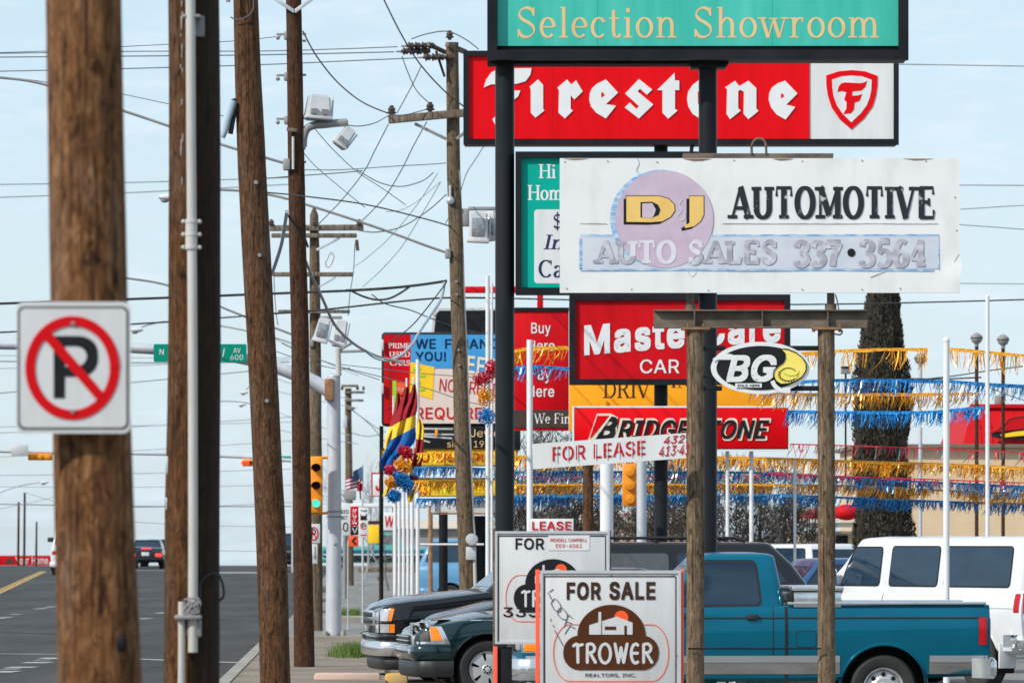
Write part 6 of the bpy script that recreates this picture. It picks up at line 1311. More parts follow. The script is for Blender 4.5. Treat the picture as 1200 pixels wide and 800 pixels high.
# ------------------------------------------------------------------ no parking sign
S = Sign('no_parking_sign', 'square white no parking sign on the thick tan pole', 'sign', 21.78, (86, 508)); S.ls = .0022
mb = MB(); mb.prism([(u, -v) for u, v in rrect(19.5, 353.5, 153, 507.5, 9)], 0, -.012, lambda u, v, d: S.f(u, -v, d)); mb.build('plate', M['signgrey'], S.root, 0)
S.poly('border', [rrect(21, 359, 150.5, 503, 8)], M['inkblack'], 0, .002); S.poly('field', [rrect(23.3, 361.3, 148.2, 500.7, 6.5)], M['signgrey'], 0, .0028)
S.text('P', (63, 393.5, 115, 466.5), M['inkblack'], .032, 0, 1, .002)
S.poly('ban_ring', ribbon(arc(85, 431, 49.5, 55, 0, 360, 60), lambda dx, dy: 11.5), M['signred'], 2, .002); S.poly('ban_bar', [[(48,393),(56,385),(123,462),(115,470)]], M['signred'], 3, .002)
for py in (379, 482): S.poly('bolt', [ell(85.5, py, 2.6, 2.4, 10)], M['armgrey'], 3, .008)

# ------------------------------------------------------------------ signal mast with street name sign and signal head
DM = 104
MA = thing('signal_mast', 'grey steel traffic signal mast with a long curved arm over the road', 'signal mast', (at(392, 0, DM).x, DM, 0))
mb = MB(); x = at(392, 0, DM).x; mb.tube([(x - .02, DM, 0), (x - .01, DM, 2.4), (x - .015, DM, at(391, 441, DM).z)], [.145,.135,.12], 24); mb.build('pole', M['galv'], MA)
mb = MB(); mb.lathe([(.125,0),(.12,.02),(.06,.05),(0,.055)], at(391, 441, DM), 'z', 20); mb.build('pole_cap', M['galv'], MA)
mb = MB(); mb.bbox((x, DM, .06), (.42,.42,.12), .03); mb.build('base_plate', M['galv'], MA); 
for sx in (-1, 1):
    for sy in (-1, 1): mb = MB(); mb.lathe([(0,.22),(.04,.2),(.05,.1)], (x + sx * .16, DM + sy * .16, 0), 'z', 10); mb.build('bolt_cover', M['concrete'], MA)
mb = MB(); mb.tube(smoothline([at(a, b, DM - .15) for a, b in ((385,457),(365,446),(345,438),(323,430),(290,421),(250,415),(180,409),(100,406),(0,404),(-120,404))], 4), [.135 - .0016 * i for i in range(37)], 18); mb.build('arm', M['galv'], MA)
mb = MB(); mb.bbox(at(386, 456.5, DM - .15), (.17,.3,.40), .03); mb.build('arm_clamp', M['rustedge'], MA)
mb = MB(); mb.tube([at(397, 440, DM - .02), at(396, 408, DM - .02)], .05, 10); mb.build('riser', M['pvc'], MA)
for a, b in (((398,410),(412,402)),((399,412),(430,411)),((398,405),(384,398))): arm(MA, 'bracket', at(*a, DM), at(*b, DM), .05, .05, M['armgrey'])
mb = MB(); mb.lathe([(0,-.03),(.025,-.02),(.03,0)], at(392.5, 637, DM - .14), 'y', 10); mb.build('handhole', M['armgrey'], MA)
mb = MB(); mb.lathe([(.142,-.012),(.150,0),(.142,.012)], at(391.7, 599, DM), 'z', 20); mb.build('strap', M['armgrey'], MA); mb = MB(); mb.lathe([(.142,-.012),(.150,0),(.142,.012)], at(391.7, 605, DM), 'z', 20); mb.build('strap', M['armgrey'], MA)
S = Sign('street_name_sign', 'green street name sign reading n av 600 under the mast arm', 'sign', DM - .35, (234, 425))
mb = MB(); mb.prism([(u, -v) for u, v in rrect(180, 403, 289, 424, 2)], 0, -.02, lambda u, v, d: S.f(u, -v, d)); mb.build('plate', M['sgreen'], S.root, 0)
S.text('N', (187, 409, 192, 415.5), M['letwhite'], .01, 0, 1, .002); S.text('AV', (273.5, 407.5, 282, 413.5), M['letwhite'], .01, 0, 1, .002); S.text('600', (270, 415.5, 285, 421.5), M['letwhite'], .0, 0, 1, .002)
S.line('lettering', [(263,408),(261,419)], 1, M['letwhite'], 1)
def signal(name, label, cx, cy, wpx, hpx, D, lens, vertical=True, back=False):
    s = D / F; W_, H_ = wpx * s, hpx * s; root = local(name, label, 'traffic light', at(cx, cy, D))
    mb = MB(); mb.bbox((0, .1, 0), (W_, .18, H_), .03); mb.build('housing', M['sigyellow'], root)
    for k in (-1, 0, 1):
        c = Vector((0, 0, -k * H_ / 3.1)) if vertical else Vector((k * W_ / 3.1, 0, 0)); r = (W_ if vertical else H_) * .36
        if back: mb = MB(); mb.lathe([(r,-.01),(r * .9,-.05),(0,-.06)], c, 'y', 16); mb.build('door', M['sigyellow'], root); continue
        mb = MB(); mb.lathe([(r,.0),(r * .7,-.03),(0,-.045)], c, 'y', 18); mb.build('lens', lens[k + 1], root)
        mb = MB(); a = [R(-20 + 220 * i / 14) for i in range(15)]
        mb.add([c + Vector((math.cos(t) * r * 1.1, .02, math.sin(t) * r * 1.1)) for t in a] + [c + Vector((math.cos(t) * r * 1.1, -.2, math.sin(t) * r * 1.05 - .02)) for t in a], [(i, i + 1, 16 + i, 15 + i) for i in range(14)])
        mb.build('visor', M['sigyellow'] if not back else M['black'], root, 40)
    return root
sg = signal('traffic_light', 'upright yellow traffic light with a lit green lens beside the mast', 370.5, 568, 14.5, 65, DM - .5, (M['black'], M['black'], M['lit_green']))
mb = MB(); o = Vector(sg.location); mb.tube([at(364, 536, DM - .4) - o, at(384, 536, DM - .3) - o], .025, 8); mb.tube([at(364, 601, DM - .4) - o, at(384, 601, DM - .3) - o], .025, 8); mb.build('bracket', M['sigyellow'], sg)
FA = thing('distant_signal_mast', 'thin distant signal arm across the road behind the thick tan pole', 'signal mast', at(330, 537, 150))
mb = MB(); mb.tube(smoothline([at(x, y, 150) for x, y in ((-20,528),(60,529.5),(160,531),(230,533),(300,536),(345,540))], 3), .045, 8); mb.build('arm', M['galv'], FA)
mb = MB(); mb.bbox(at(345, 600, 150), (.16,.16,3.2), .04); mb.build('pole', M['galv'], FA)
signal('traffic_light', 'yellow horizontal traffic light seen from behind left of the tan pole', 47, 535, 29, 8, 149.8, None, False, True)
signal('traffic_light', 'small horizontal traffic light with red lit lens left of the leaning pole', 290, 542, 13, 8, 149.8, (M['lit_red'], M['lit_red'], M['amber']), False)
S = Sign('back_of_sign', 'plain grey back of a sign on the distant signal arm', 'sign', 149.6, (23, 534)); S.slab('plate', 13, 521, 33, 534, .03, M['alu'], .004)
signal('traffic_light', 'amber traffic light seen from behind between the thick white posts', 738, 568, 17, 50, 81, None, True, True)
S = Sign('street_name_sign', 'small distant green street sign reading ran', 'sign', 150, (338, 541)); S.slab('plate', 328, 534, 344, 541, .03, M['sgreen'], .004); S.text('RAN', (330, 536, 342, 539.5), M['letwhite'], .0, 0, 1, .002)

# ------------------------------------------------------------------ car lot boards on the left of the row
DL = 104
S = Sign('finance_sign', 'large patchwork board reading we finance you no credit required', 'sign', DL, (510, 500))
S.slab('cabinet', 447, 389, 602, 499, .6, M['blackframe'], .06, back=.02)
S.rect('red_panel', 450, 392, 481.5, 496, M['red2'], 1, .01); S.rect('blue_panel', 481.5, 392, 600, 432, M['blue'], 1, .01); S.rect('beige_panel', 481.5, 432, 600, 496, M['beige'], 1, .008)
S.poly('blue_panel_edge', [[(481.5,425),(540,432),(600,444),(600,432),(481.5,424)]], M['blue'], 3, .004); S.poly('yellow_panel', [[(481,424),(509,430),(507,468),(480,460)]], M['yellow'], 4, .004)
S.text('WE', (487, 397, 510.5, 408.5), M['navytext'], .03, 0, 4, .004); S.text('FINANCE', (521.5, 397, 594, 408.5), M['navytext'], .03, 0, 4, .004); S.text('YOU!', (487, 412, 522.5, 423), M['navytext'], .03, 0, 4, .004)
S.text('EFFORT', (547, 416, 620, 437), M['cream'], .03, .1, 5, .004, rise=-9); S.text('NO CREDIT', (514.5, 443, 590, 458), M['stencil'], .0, .12, 4, .004, rise=-7); S.text('REQUIRED', (487, 477, 578, 492), M['stencil'], .02, 0, 4, .004)
for i, t in enumerate(('PRIME', 'USED', 'CARS')): S.serif(t, (455 + i, 402 + i * 10, 480.5, 408 + i * 10), M['letwhite'], wv=.17, wh=.08, sf=.08, lay=4)
for i in range(4): S.rect('lime_scrawl', 484 + i % 2 * 8, 431 + i * 8, 493 + i % 2 * 5, 434 + i * 8, M['lime'], 6, .003)
for i, ch in enumerate('FINANCIAMOS'): S.text(ch, (455.5, 428 + i * 6, 458.5, 432 + i * 6), M['darkbrown'], .0, 0, 4, .003)
S.rect('lime_strip', 460, 446, 464.5, 478, M['lime'], 4, .004); S.rect('orange_sticker', 465, 447.5, 476, 462, M['sunorange'], 4, .004); S.text('2000', (463, 453, 475, 457), M['cream'], .01, .2, 6, .003, rise=-2); S.rect('orange_sticker', 469, 466, 476, 474, M['yelloworange'], 4, .004)
for px in (446.5, 600):
    for yy in (404, 455):
        mb = MB(); mb.bbox(at(448, yy, DL - .08), (.05,.05,.2), .01); mb.build('hinge', M['ceramic'], S.root)
    break
post('sign_post', 'thin black post under the left end of the patchwork board', 447, 499, 4.6, DL + .4, M['black'], 'sign post')
S = Sign('curved_sign', 'dark rounded board with a pale rim above the patchwork finance board', 'sign', DL + 6, (545, 390))
mb = MB(); mb.prism([(u, -v) for u, v in [(505,392),(508,366),(513,361),(620,360),(620,392)]], -.02, -.3, lambda u, v, d: S.f(u, -v, d)); mb.build('rim', M['ceramic'], S.root, 0)
S.poly('face', [[(508.5,391),(511,368),(515,364),(619,363),(619,391)]], M['blackframe'], -4, .02)
S = Sign('jewelry_sign', 'black board with cream letters jew and 19 under the patchwork board', 'sign', DL - .1, (535, 528))
S.slab('board', 490, 499.5, 610, 527, .3, M['blackframe'], .01); S.text('Jewelry', (551, 502.5, 603, 514.5), M['gold'], .005, 0, 1, .004); S.text('since 19', (524, 516, 567, 524), M['gold'], .005, 0, 1, .004)
for i, (a, b) in enumerate((((490,502),(531,502.5)), ((493,508.5),(532,509)), ((496,511),(530,513.5)), ((492,515),(504,518)))): arm(S.root, 'light_rail', at(*a, DL - .5), at(*b, DL - .5), .03, .03, M['ceramic'])
mb = MB(); mb.bbox(at(511.5, 507, DL - .55), (.05,.04,.12), .01); mb.build('ribbon_tie', M['yelloworange'], S.root)
S = Sign('motors_sign', 'yellow board reading motors in red letters above the blue fringe', 'sign', DL - .15, (535, 546))
S.slab('board', 446, 525.5, 606, 545.5, .25, M['yellow'], .01); S.frame('frame', 445.5, 525, 606.5, 546, 1.2, M['brownink'], -.03, .02); S.text('CARGO MOTORS', (449, 528.5, 577, 541.5), M['stencil'], .03, 0, 1, .004)
S = Sign('phone_sign', 'lower yellow board reading 337 with faint lime letters', 'sign', DL - .2, (535, 582))
S.slab('board', 488, 560, 606, 581, .25, M['yellow'], .01); S.frame('frame', 487.5, 559.5, 606.5, 581.5, 1.0, M['brownink'], -.03, .02); S.text('337', (488.5, 567, 507, 579.5), M['stencil'], .015, 0, 1, .004); S.text('THE C', (511, 571, 541, 578), M['lime'], .0, 0, 1, .004)
S = Sign('small_sign', 'small white red edged sign with a red j left of the banners', 'sign', DL + 8, (447, 582)); S.slab('board', 435.5, 554, 459, 581, .08, M['white'], .004); S.frame('edge', 435, 553.5, 459.5, 581.5, 1.1, M['stencil'], -.01, .02); S.text('J', (440, 560, 446, 575), M['stencil'], .05, 0, 1, .004); S.text('y', (452, 562, 457, 574), M['stencil'], .04, 0, 1, .004)
S = Sign('blank_sign', 'long plain white panel under the blue fringe of the yellow boards', 'sign', DL + 1.2, (535, 602)); S.slab('board', 505, 585, 602, 600, .1, M['white'], .004); S.rect('base_strip', 505, 600.5, 602, 602.5, M['rustedge'], 1, .01)
# buy here pay here
S = Sign('payment_sign', 'dark red board reading buy here pay here over a brown strip', 'sign', 98, (635, 504))
S.slab('cabinet', 596, 361, 666.5, 504, .5, M['red2'], .01); S.rect('top_bar', 596, 360.3, 666.8, 365, M['blackframe'], 1, .02); S.rect('brown_strip', 596, 480, 666, 501, M['darkbrown'], 1, .01)
S.text('Buy', (622.5, 378, 645.5, 394), M['letwhite'], .02, 0, 1, .004); S.text('Here', (619, 399, 650, 411), M['letwhite'], .02, 0, 1, .004); S.text('Pay', (621, 430, 646, 449), M['letwhite'], .02, 0, 1, .004); S.text('Here', (618, 452, 649.5, 465), M['letwhite'], .02, 0, 1, .004)
S.serif('We Fin', (625.5, 484, 668, 496), M['letwhite'], wv=.14, wh=.06, sf=.07, lay=4)
S = Sign('red_beam', 'short red crossbar with white post high behind the black sign post', 'sign frame', 112, (610, 343)); S.slab('bar', 545, 335.5, 640, 343, .2, M['red2'], .01)
for px in (633,):
    mb = MB(); mb.bbox(at(px, 352, 112.1), (.12,.1,.35), .01); mb.build('hanger', M['red2'], S.root)
post('flag_pole', 'tall white pole beside the black sign post, behind the finance board edge', 571.5, 323, 5, 92, M['whitepole'], 'pole'); post('flag_pole', 'thinner rusty white pole right beside the tall white pole', 576.3, 332, 3, 92.5, M['whitepole'], 'pole')
# posts behind the banner
post('sign_post', 'thick white post left of the amber traffic light back', 711, 536, 15.5, 80.5, M['whitepole'], 'sign post'); post('sign_post', 'grey post right of the amber traffic light back', 751.8, 536, 11.5, 80, M['galv'], 'sign post')
post('sign_post', 'black post far behind below the white panel', 519.5, 600, 10.5, 112, M['black'], 'sign post'); post('sign_post', 'thin rusty post behind the white pole bundle', 541.5, 604, 2.6, 113, M['rustedge'], 'sign post'); post('sign_post', 'speckled orange brown post next to the white pole bundle', 504.5, 592, 5.4, 130, M['rustedge'], 'sign post'); post('sign_post', 'short dark brown post on the far lot with a block at its foot', 446.5, 540, 4.8, 165, M['wood4'], 'sign post')
B2 = thing('utility_cabinet', 'tall black cabinet behind the utility pole with the meter', 'cabinet', (at(558, 0, 106).x, 106, 0))
mb = MB(); a, b = at(549, 604, 106), at(569, 604, 106); mb.bbox(((a.x + b.x) / 2, 106.2, a.z / 2), (b.x - a.x, .4, a.z), .02); mb.build('body', M['black'], B2); mb = MB(); mb.bbox(((a.x + b.x) / 2, 105.99, a.z * .55), (.2, .015, a.z * .6), .004); mb.build('door', M['blackframe'], B2)
o = MB(); o.tube([at(492, 637.5, 98), at(567, 637.5, 98)], .018, 8); o = o.build('rail', M['whitepole'], None, loc=tuple(at(530, 637.5, 98))); tag(o, 'thin white rail crossing in front of the black cabinet', 'rail')

# ------------------------------------------------------------------ bundle of white flag poles with flags and tinsel
WP = [(463,575,4.4),(468,577,3.6),(473,568,4.0),(478,574,3.6),(483,560,4.4),(489.5,421,4.6)]
for i, (px, py, wd) in enumerate(WP):
    post('flag_pole', ['leftmost white pole of the bundle by the far lot', 'second white pole of the bundle from its left end', 'third white pole of the bundle from its left end', 'fourth white pole of the bundle, under the blue tinsel', 'fifth white pole of the bundle, under the yellow cloth', 'tall white pole at the right of the bundle, above the flags'][i], px, py, wd, 100 + i * .25, M['whitepole'], 'pole', group='bundle of white poles')
for px, py in ((476.5,444),(484.5,443),(467.5,464),(461,465)): 
    q = post('pole_tip', 'thin white rod above the folded flags, ' + {476.5: 'second from the right', 484.5: 'rightmost', 467.5: 'third from the right', 461: 'leftmost'}[px], px, py, 2.2, 100.8, M['whitepole'], 'rod', py1=560, cap=True, seg=10)
def cloth(name, label, rows, D, mats, cat='flag', wob=.05, group=None):
    """rows: (x left, y left, x right, y right) from top to bottom; mats: (from row, material name)"""
    root = thing(name, label, cat, at((rows[0][0] + rows[0][2]) / 2, rows[0][1], D), group)
    L_ = smoothline([(a, b, 0) for a, b, c, d in rows], 5); R_ = smoothline([(c, d, 0) for a, b, c, d in rows], 5); n = 14
    def P(i, j):
        t = j / n; px = L_[i].x + (R_[i].x - L_[i].x) * t; py = L_[i].y + (R_[i].y - L_[i].y) * t
        q = at(px, py, D); q.y += wob * math.sin(t * 11 + i * .22) + .02 * math.sin(t * 21 + i * .4); return q
    for k, (r0, mname) in enumerate(mats):
        r1 = mats[k + 1][0] if k + 1 < len(mats) else len(rows) - 1; mb = MB()
        V = [P(i, j) for i in range(r0 * 5, r1 * 5 + 1) for j in range(n + 1)]; m_ = n + 1
        mb.add(V, [(i * m_ + j, i * m_ + j + 1, (i + 1) * m_ + j + 1, (i + 1) * m_ + j) for i in range((r1 - r0) * 5) for j in range(n)])
        mb.build('cloth_band', M[mname], root, 60, recalc=False)
    return root
cloth('folded_flag', 'left folded flag of maroon and yellow cloth on the white pole bundle', [(465,460,468,460),(462,478,471,475),(456,500,474,496),(452,513,468,508),(450,532,461,526)], 100.4, [(0,'cl_red'),(2,'cl_yellow')])
cloth('folded_flag', 'large middle folded flag of maroon, yellow and blue cloth on the white pole bundle', [(475,453,479,453),(467,476,482,468),(461,498,487,484),(458,515,487,500),(449,532,486,518),(446,543,470,533),(452,556,461,545)], 100.2, [(0,'cl_red'),(2,'cl_yellow'),(3,'cl_blue')])
cloth('folded_flag', 'maroon cloth hanging from the right rod of the white pole bundle', [(484,450,487,450),(479,468,489,464),(473,482,489,478),(472,492,487,486)], 100.0, [(0,'cl_red')])
cloth('folded_flag', 'narrow yellow and red flag hanging right of the tall white pole', [(489.5,490,492,490),(488,502,496.5,500),(487.5,514,496.5,515),(486,528,496,531),(481,548,493,550),(479,562,491,562),(477,577,487,576),(478,588,483,588)], 99.5, [(0,'cl_yellow'),(2,'cl_red'),(5,'cl_yellow')])
cloth('folded_flag', 'yellow triangular cloth at the bottom left of the folded flags', [(454,565,460,563),(451,573,459,571),(448,581,457,582)], 99.7, [(0,'cl_yellow')], wob=.03)
def pompom(label, cx, cy, rx, ry, D, m, n=420, group='tinsel bundles', slant=0):
    s = D / F; c = at(cx, cy, D); mb = MB(); r2 = random.Random(int(cx * 7 + cy))
    root = thing('tinsel_bundle', label, 'tinsel', c, group)
    for _ in range(n):
        u, v, w_ = r2.gauss(0, .45), r2.gauss(0, .45), r2.gauss(0, .45)
        if u * u + v * v + w_ * w_ > 1: continue
        p = c + Vector(((u * rx + slant * v * ry) * s, w_ * rx * s, v * ry * s)); d = Vector((r2.gauss(0, 1), r2.gauss(0, 1), r2.gauss(0, 1) - .8)).normalized() * .045; t = d.orthogonal().normalized() * .008
        mb.add([p - t, p + t, p + d + t, p + d - t], [(0, 1, 2, 3)])
    mb.build('foil', M[m], root, 0, recalc=False)
    mb = MB(); mb.ball(c, min(rx, ry) * s * .4, 8); mb.build('knot', M[m], root); return root
pompom('red tinsel bundle tied to the tall white pole by the black post', 566, 443, 13, 9, 90, 'tins_red'); pompom('second red tinsel bundle just above, against the black post', 576, 430, 9, 12, 90, 'tins_red'); pompom('gold tinsel bundle tied to the tall white pole', 569, 464, 11, 13, 90, 'tins_gold'); pompom('blue tinsel bundle tied to the tall white pole', 570, 487, 12, 12, 90, 'tins_blue')
pompom('blue tinsel clump low on the white pole bundle', 474, 564, 11, 14, 99.3, 'tins_blue', 1300, slant=-.6); pompom('blue tinsel end at the bottom of the flags', 462, 580, 9, 8.5, 99.2, 'tins_blue', 700); pompom('gold tinsel clump under the large folded flag', 473, 546, 11, 9, 99.4, 'tins_gold', 900, slant=-.5); pompom('gold tinsel clump above the yellow triangular cloth', 460, 564, 9, 7, 99.4, 'tins_gold', 600, slant=-.3); pompom('red tinsel clump just under the blue band of the large flag', 475, 529, 9.5, 8, 99.4, 'tins_red', 700, slant=-.5); pompom('dull red tinsel clump left of the gold one', 459, 551, 8, 7, 99.5, 'tins_red', 600, slant=-.3)

# ------------------------------------------------------------------ tinsel garlands
def garland(label, pts, D, length, m, dens=1.0, slant=-.25, m2=None, wd=1.25, gapch=.0):
    s = D / F; P = smoothline([at(x, y, D) for x, y in pts], 28); r2 = random.Random(hash(label) % 9999 if False else sum(map(ord, label)))
    mid = P[len(P) // 2]; root = thing('tinsel_garland', label, 'garland', mid, 'tinsel garlands on the car lots')
    mb = MB(); mb.tube(P, .008, 6); mb.build('string', M[m], root)
    mb = MB(); V = []
    for i, p in enumerate(P):
        hh = (min(3.4, length * .17) if m != 'tins_red' else .9) * s * (1 + .35 * noise.noise(p * 3.1)); V += [p + Vector((0, -.004, .006)), p + Vector((.02 * noise.noise(p * 5), -.012, -hh))]
    mb.add(V, [(2 * i, 2 * i + 1, 2 * i + 3, 2 * i + 2) for i in range(len(P) - 1)]); mb.build('header_tape', M[m], root, 0, recalc=False)
    A, Bm = MB(), MB(); tot = 0; segs = []
    for a, b in zip(P, P[1:]): segs.append((tot, a, b)); tot += (b - a).length
    n = int(tot / s / 0.55 * dens)
    for i in range(n):
        t = r2.random() * tot
        for (t0, a, b) in segs[::-1]:
            if t >= t0: break
        if noise.noise(Vector((t * 1.7, sum(map(ord, label)) * .37, 0))) < -.28 + gapch and r2.random() < .75: continue
        p = a + (b - a).normalized() * (t - t0); ln = length * s * r2.uniform(.45, 1.12) * (1 + .25 * noise.noise(Vector((t * 1.1, 7, 3)))); w_ = wd * s * r2.uniform(.5, 1.3) / 2
        sl = slant + r2.gauss(0, .24) + .18 * noise.noise(Vector((t * .8, 1, 9))); a0 = r2.uniform(-1.2, 1.2); k = Vector((math.cos(a0), math.sin(a0), 0)) * w_; dy = r2.gauss(0, .03)
        q1 = p + Vector((sl * ln * .35, dy, -ln * .55)); q2 = p + Vector((sl * ln, dy * 2, -ln)) ; k2 = Matrix.Rotation(r2.uniform(-.9, .9), 3, 'Z') @ k
        (Bm if m2 and r2.random() < .25 else A).add([p - k, p + k, q1 + k, q1 - k, q2 + k2 * .7, q2 - k2 * .7], [(0, 1, 2, 3), (3, 2, 4, 5)])
    A.build('fringe', M[m], root, 0, recalc=False)
    if m2: Bm.build('fringe', M[m2], root, 0, recalc=False)
    return root
G1 = [
 ('topmost gold garland with long wisps across the cypress', ((938,413),(1010,409),(1087,408)), 84, 24, 'tins_gold', .33, None, -.1),
 ('topmost gold garland at the right edge, beyond the white pole', ((1108,411),(1117,408),(1160,412),(1215,417)), 84, 24, 'tins_gold', .3, None, .05),
 ('upper blue garland mixed with silver, across the cypress', ((880,451),(940,446),(1020,444),(1107,446)), 84.3, 20, 'tins_blue', .65, 'tins_silver'),
 ('upper blue garland at the right edge, beyond the white pole', ((1107,445),(1157,449),(1215,452)), 84.3, 19, 'tins_blue', .5, 'tins_silver'),
 ('gold garland just under the upper blue one', ((890,460),(960,461),(1060,461),(1148,460)), 84.6, 18, 'tins_gold', .65, None),
 ('blue garland below the two gold ones, ending at the slim pole', ((922,481),(1000,482),(1080,482),(1120,479),(1153,476)), 84.2, 18, 'tins_blue', .75, None),
 ('thin red garland at the roof line of the tan building', ((925,520),(1000,522),(1110,526),(1215,531)), 89.4, 15, 'tins_red', .16, 'tins_silver'),
 ('long gold garland just below the thin red one', ((600,534),(760,534),(900,536),(1010,540),(1110,543),(1215,548)), 89.7, 17, 'tins_gold', .95, None),
 ('thin red string of tinsel between gold and blue garlands', ((900,554),(1000,558),(1110,562),(1215,566)), 89.2, 7, 'tins_red', .2, None),
 ('long blue garland in the upper half of the lower rows', ((600,552),(760,552),(900,553),(1010,560),(1110,565),(1215,570)), 89.9, 14, 'tins_blue', .9, 'tins_silver'),
 ('lower long gold garland, between two blue ones', ((600,567),(760,567),(900,567),(1010,569),(1110,574),(1215,579)), 90.1, 13, 'tins_gold', 1.0, None),
 ('lowest long blue garland across the car lot', ((600,580),(760,580),(900,579),(1010,583),(1110,587),(1215,590)), 90.3, 13, 'tins_blue', 1.1, None),
 ('red speckled tinsel string under the long blue garland', ((600,558),(700,559),(820,558),(940,556)), 90.6, 6, 'tins_red', .25, None),
 ('gold garland in front of the buy here pay here board', ((600,411),(621,407),(667,406)), 92, 20, 'tins_gold', 1.1, None),
 ('blue garland in front of the buy here pay here board', ((596,431),(622,428),(667,431)), 92, 16, 'tins_blue', .8, 'tins_red'),
 ('gold garland hung over the motors board', ((488,531),(530,529),(578,530)), 98, 13, 'tins_gold', .7, None),
 ('blue garland between the two yellow boards', ((486,547),(530,547),(578,549)), 98.2, 12, 'tins_blue', 1.1, 'tins_silver'),
 ('gold garland over the phone number board', ((486,563),(530,563),(578,563)), 98.4, 13, 'tins_gold', 1.0, None),
 ('blue and silver garland below the phone number board', ((488,584),(530,584),(578,581)), 98.6, 12, 'tins_blue', .8, 'tins_silver'),
]
for g in G1: garland(g[0], g[1], g[2], g[3], g[4], g[5] * 1.1, g[7] if len(g) > 7 else -.22, g[6])
post('garland_pole', 'tall white pole in front of the white van, strung with tinsel', 1109, 399, 7.4, 65.5, M['whitepole'], 'pole', cap=True)
post('garland_pole', 'slim white pole right of the red roof edge', 1157.2, 348, 4.8, 84, M['whitepole'], 'pole', cap=True)
post('garland_pole', 'thin white pole by the right rusty pipe, behind the lower garlands', 931.5, 540, 3.4, 88, M['whitepole'], 'pole')
o = MB(); q = at(896, 438, 52)
# lamp standards
def lampstd(label, px, py, D, dark=False):
    root = thing('street_lamp', label, 'street lamp', (at(px, 0, D).x, D, zg(D)))
    a = at(px, py + 8, D); mb = MB(); mb.tube([(a.x, D, zg(D)), a], 2.2 * D / F, 10); mb.build('post', M['wood4'] if dark else M['galv'], root)
    mb = MB(); r = 7.2 * D / F; mb.lathe([(0,r*.9),(r*.45,r*.75),(r*.95,r*.35),(r,0),(r*.8,-r*.6),(r*.35,-r*.95),(r*.3,-r*1.4)], at(px, py, D), 'z', 18); mb.build('globe', M['armgrey'], root)
    mb = MB(); mb.lathe([(r*1.03,r*.05),(r*1.08,0),(r*1.03,-r*.05)], at(px, py, D), 'z', 18); mb.build('rim', M['black'], root); return root
lampstd('globe lamp on a dark post above the gold garland, left of a pair', 1144.5, 396, 118, True); lampstd('globe lamp on a dark post at the right, above the red roof', 1175.5, 398, 122, True); lampstd('pale globe lamp on a grey post right of the cypress', 1078.5, 420, 118)
FLd = thing('floodlight', 'small square dark floodlight on a stub left of the cypress', 'floodlight', at(991, 445, 116))
mb = MB(); mb.bbox(at(991, 434, 116), (.19,.14,.14), .01); mb.build('housing', M['armgrey'], FLd); mb = MB(); mb.cyl(at(991,438,116), at(991,560,116), .02); mb.build('stub', M['black'], FLd); mb = MB(); mb.bbox(at(991, 430, 115.99), (.2,.18,.03), .006); mb.build('visor', M['black'], FLd)

# ------------------------------------------------------------------ buildings on the right
DT = 150
BT = thing('restaurant', 'tan stucco building with a red mansard roof and a hat emblem', 'building', (at(1090, 0, DT).x, DT, 0))
mb = MB(); a, b = at(1010, 524, DT), at(1300, 524, DT); mb.box(((a.x + b.x) / 2, DT + 5, a.z / 2), (b.x - a.x, 10, a.z)); mb.build('wall', M['tan'], BT, 0)
mb = MB(); mb.box(((a.x + b.x) / 2, DT + 4.9, a.z + .04), (b.x - a.x + .3, 10.3, .09)); mb.build('fascia', M['fasciabrown'], BT, 0)
mb = MB(); c0, c1, c2, c3 = at(1128, 523, DT), at(1143, 474, DT), at(1330, 474, DT), at(1345, 523, DT)
mb.add([c0, c3, c3 + Vector((0,9,0)), c0 + Vector((0,9,0)), c1 + Vector((0,.9,0)), c2 + Vector((0,.9,0)), c2 + Vector((0,7,0)), c1 + Vector((0,7,0))], [(0,1,5,4),(1,2,6,5),(2,3,7,6),(3,0,4,7),(4,5,6,7),(0,3,2,1)]); rf = mb.build('roof', M['roofred'], BT, 0)
mb = MB()
for px in range(1150, 1330, 13):
    p, q = at(px, 522, DT), at(px, 476, DT); mb.box(((p.x), DT + .40, (p.z + q.z) / 2), (.04, .06, .01)); 
    mb.tube([(p.x, DT - .01, p.z), (q.x, DT + .88, q.z)], .016, 5)
mb.build('roof_seams', M['roofred'], rf)
mb = MB(); p, q = at(1140, 477, DT), at(1332, 472.5, DT); mb.box(((p.x + q.x) / 2, DT + .82, (p.z + q.z) / 2), (q.x - p.x, .22, q.z - p.z)); mb.build('roof_cap', M['roofred'], rf, 0)
E = Sign('hat_emblem', 'black red and yellow hat shaped emblem on the red mansard roof', 'sign', DT - .12, (1190, 515)); E.ls = .0012
E.poly('brim', [[(1161,508),(1172,502),(1190,500),(1230,497),(1240,504),(1228,511),(1200,515),(1176,514.5),(1164,512)]], M['inkblack'], -66, .08)
E.poly('crown', [[(1163,507),(1172,501),(1179,496),(1181,491.5),(1190,488.5),(1200,487.5),(1214,488),(1222,498),(1200,503.5),(1180,505.5)]], M['inkblack'], 1, .02); E.ls=.004; E.poly('crown_fill', [[(1166,506),(1173,502),(1180,497),(1182,493),(1190,490),(1200,489),(1213,489.5),(1220,497.5),(1200,502),(1180,504.5)]], M['roofred'], 7, .01)
E.poly('band', [[(1172,509),(1190,505.5),(1222,502),(1226,505.5),(1200,510),(1174,512.5)]], M['yellow'], 7, .012)
mb = MB()
for px in (1169.5,): mb.bbox(at(px, 470, DT + 2), (.18,.2,.3), .03); mb.tube([at(px,466,DT + 2), at(px,480,DT + 2)], .04, 8)
mb.build('roof_vent', M['armgrey'], BT)
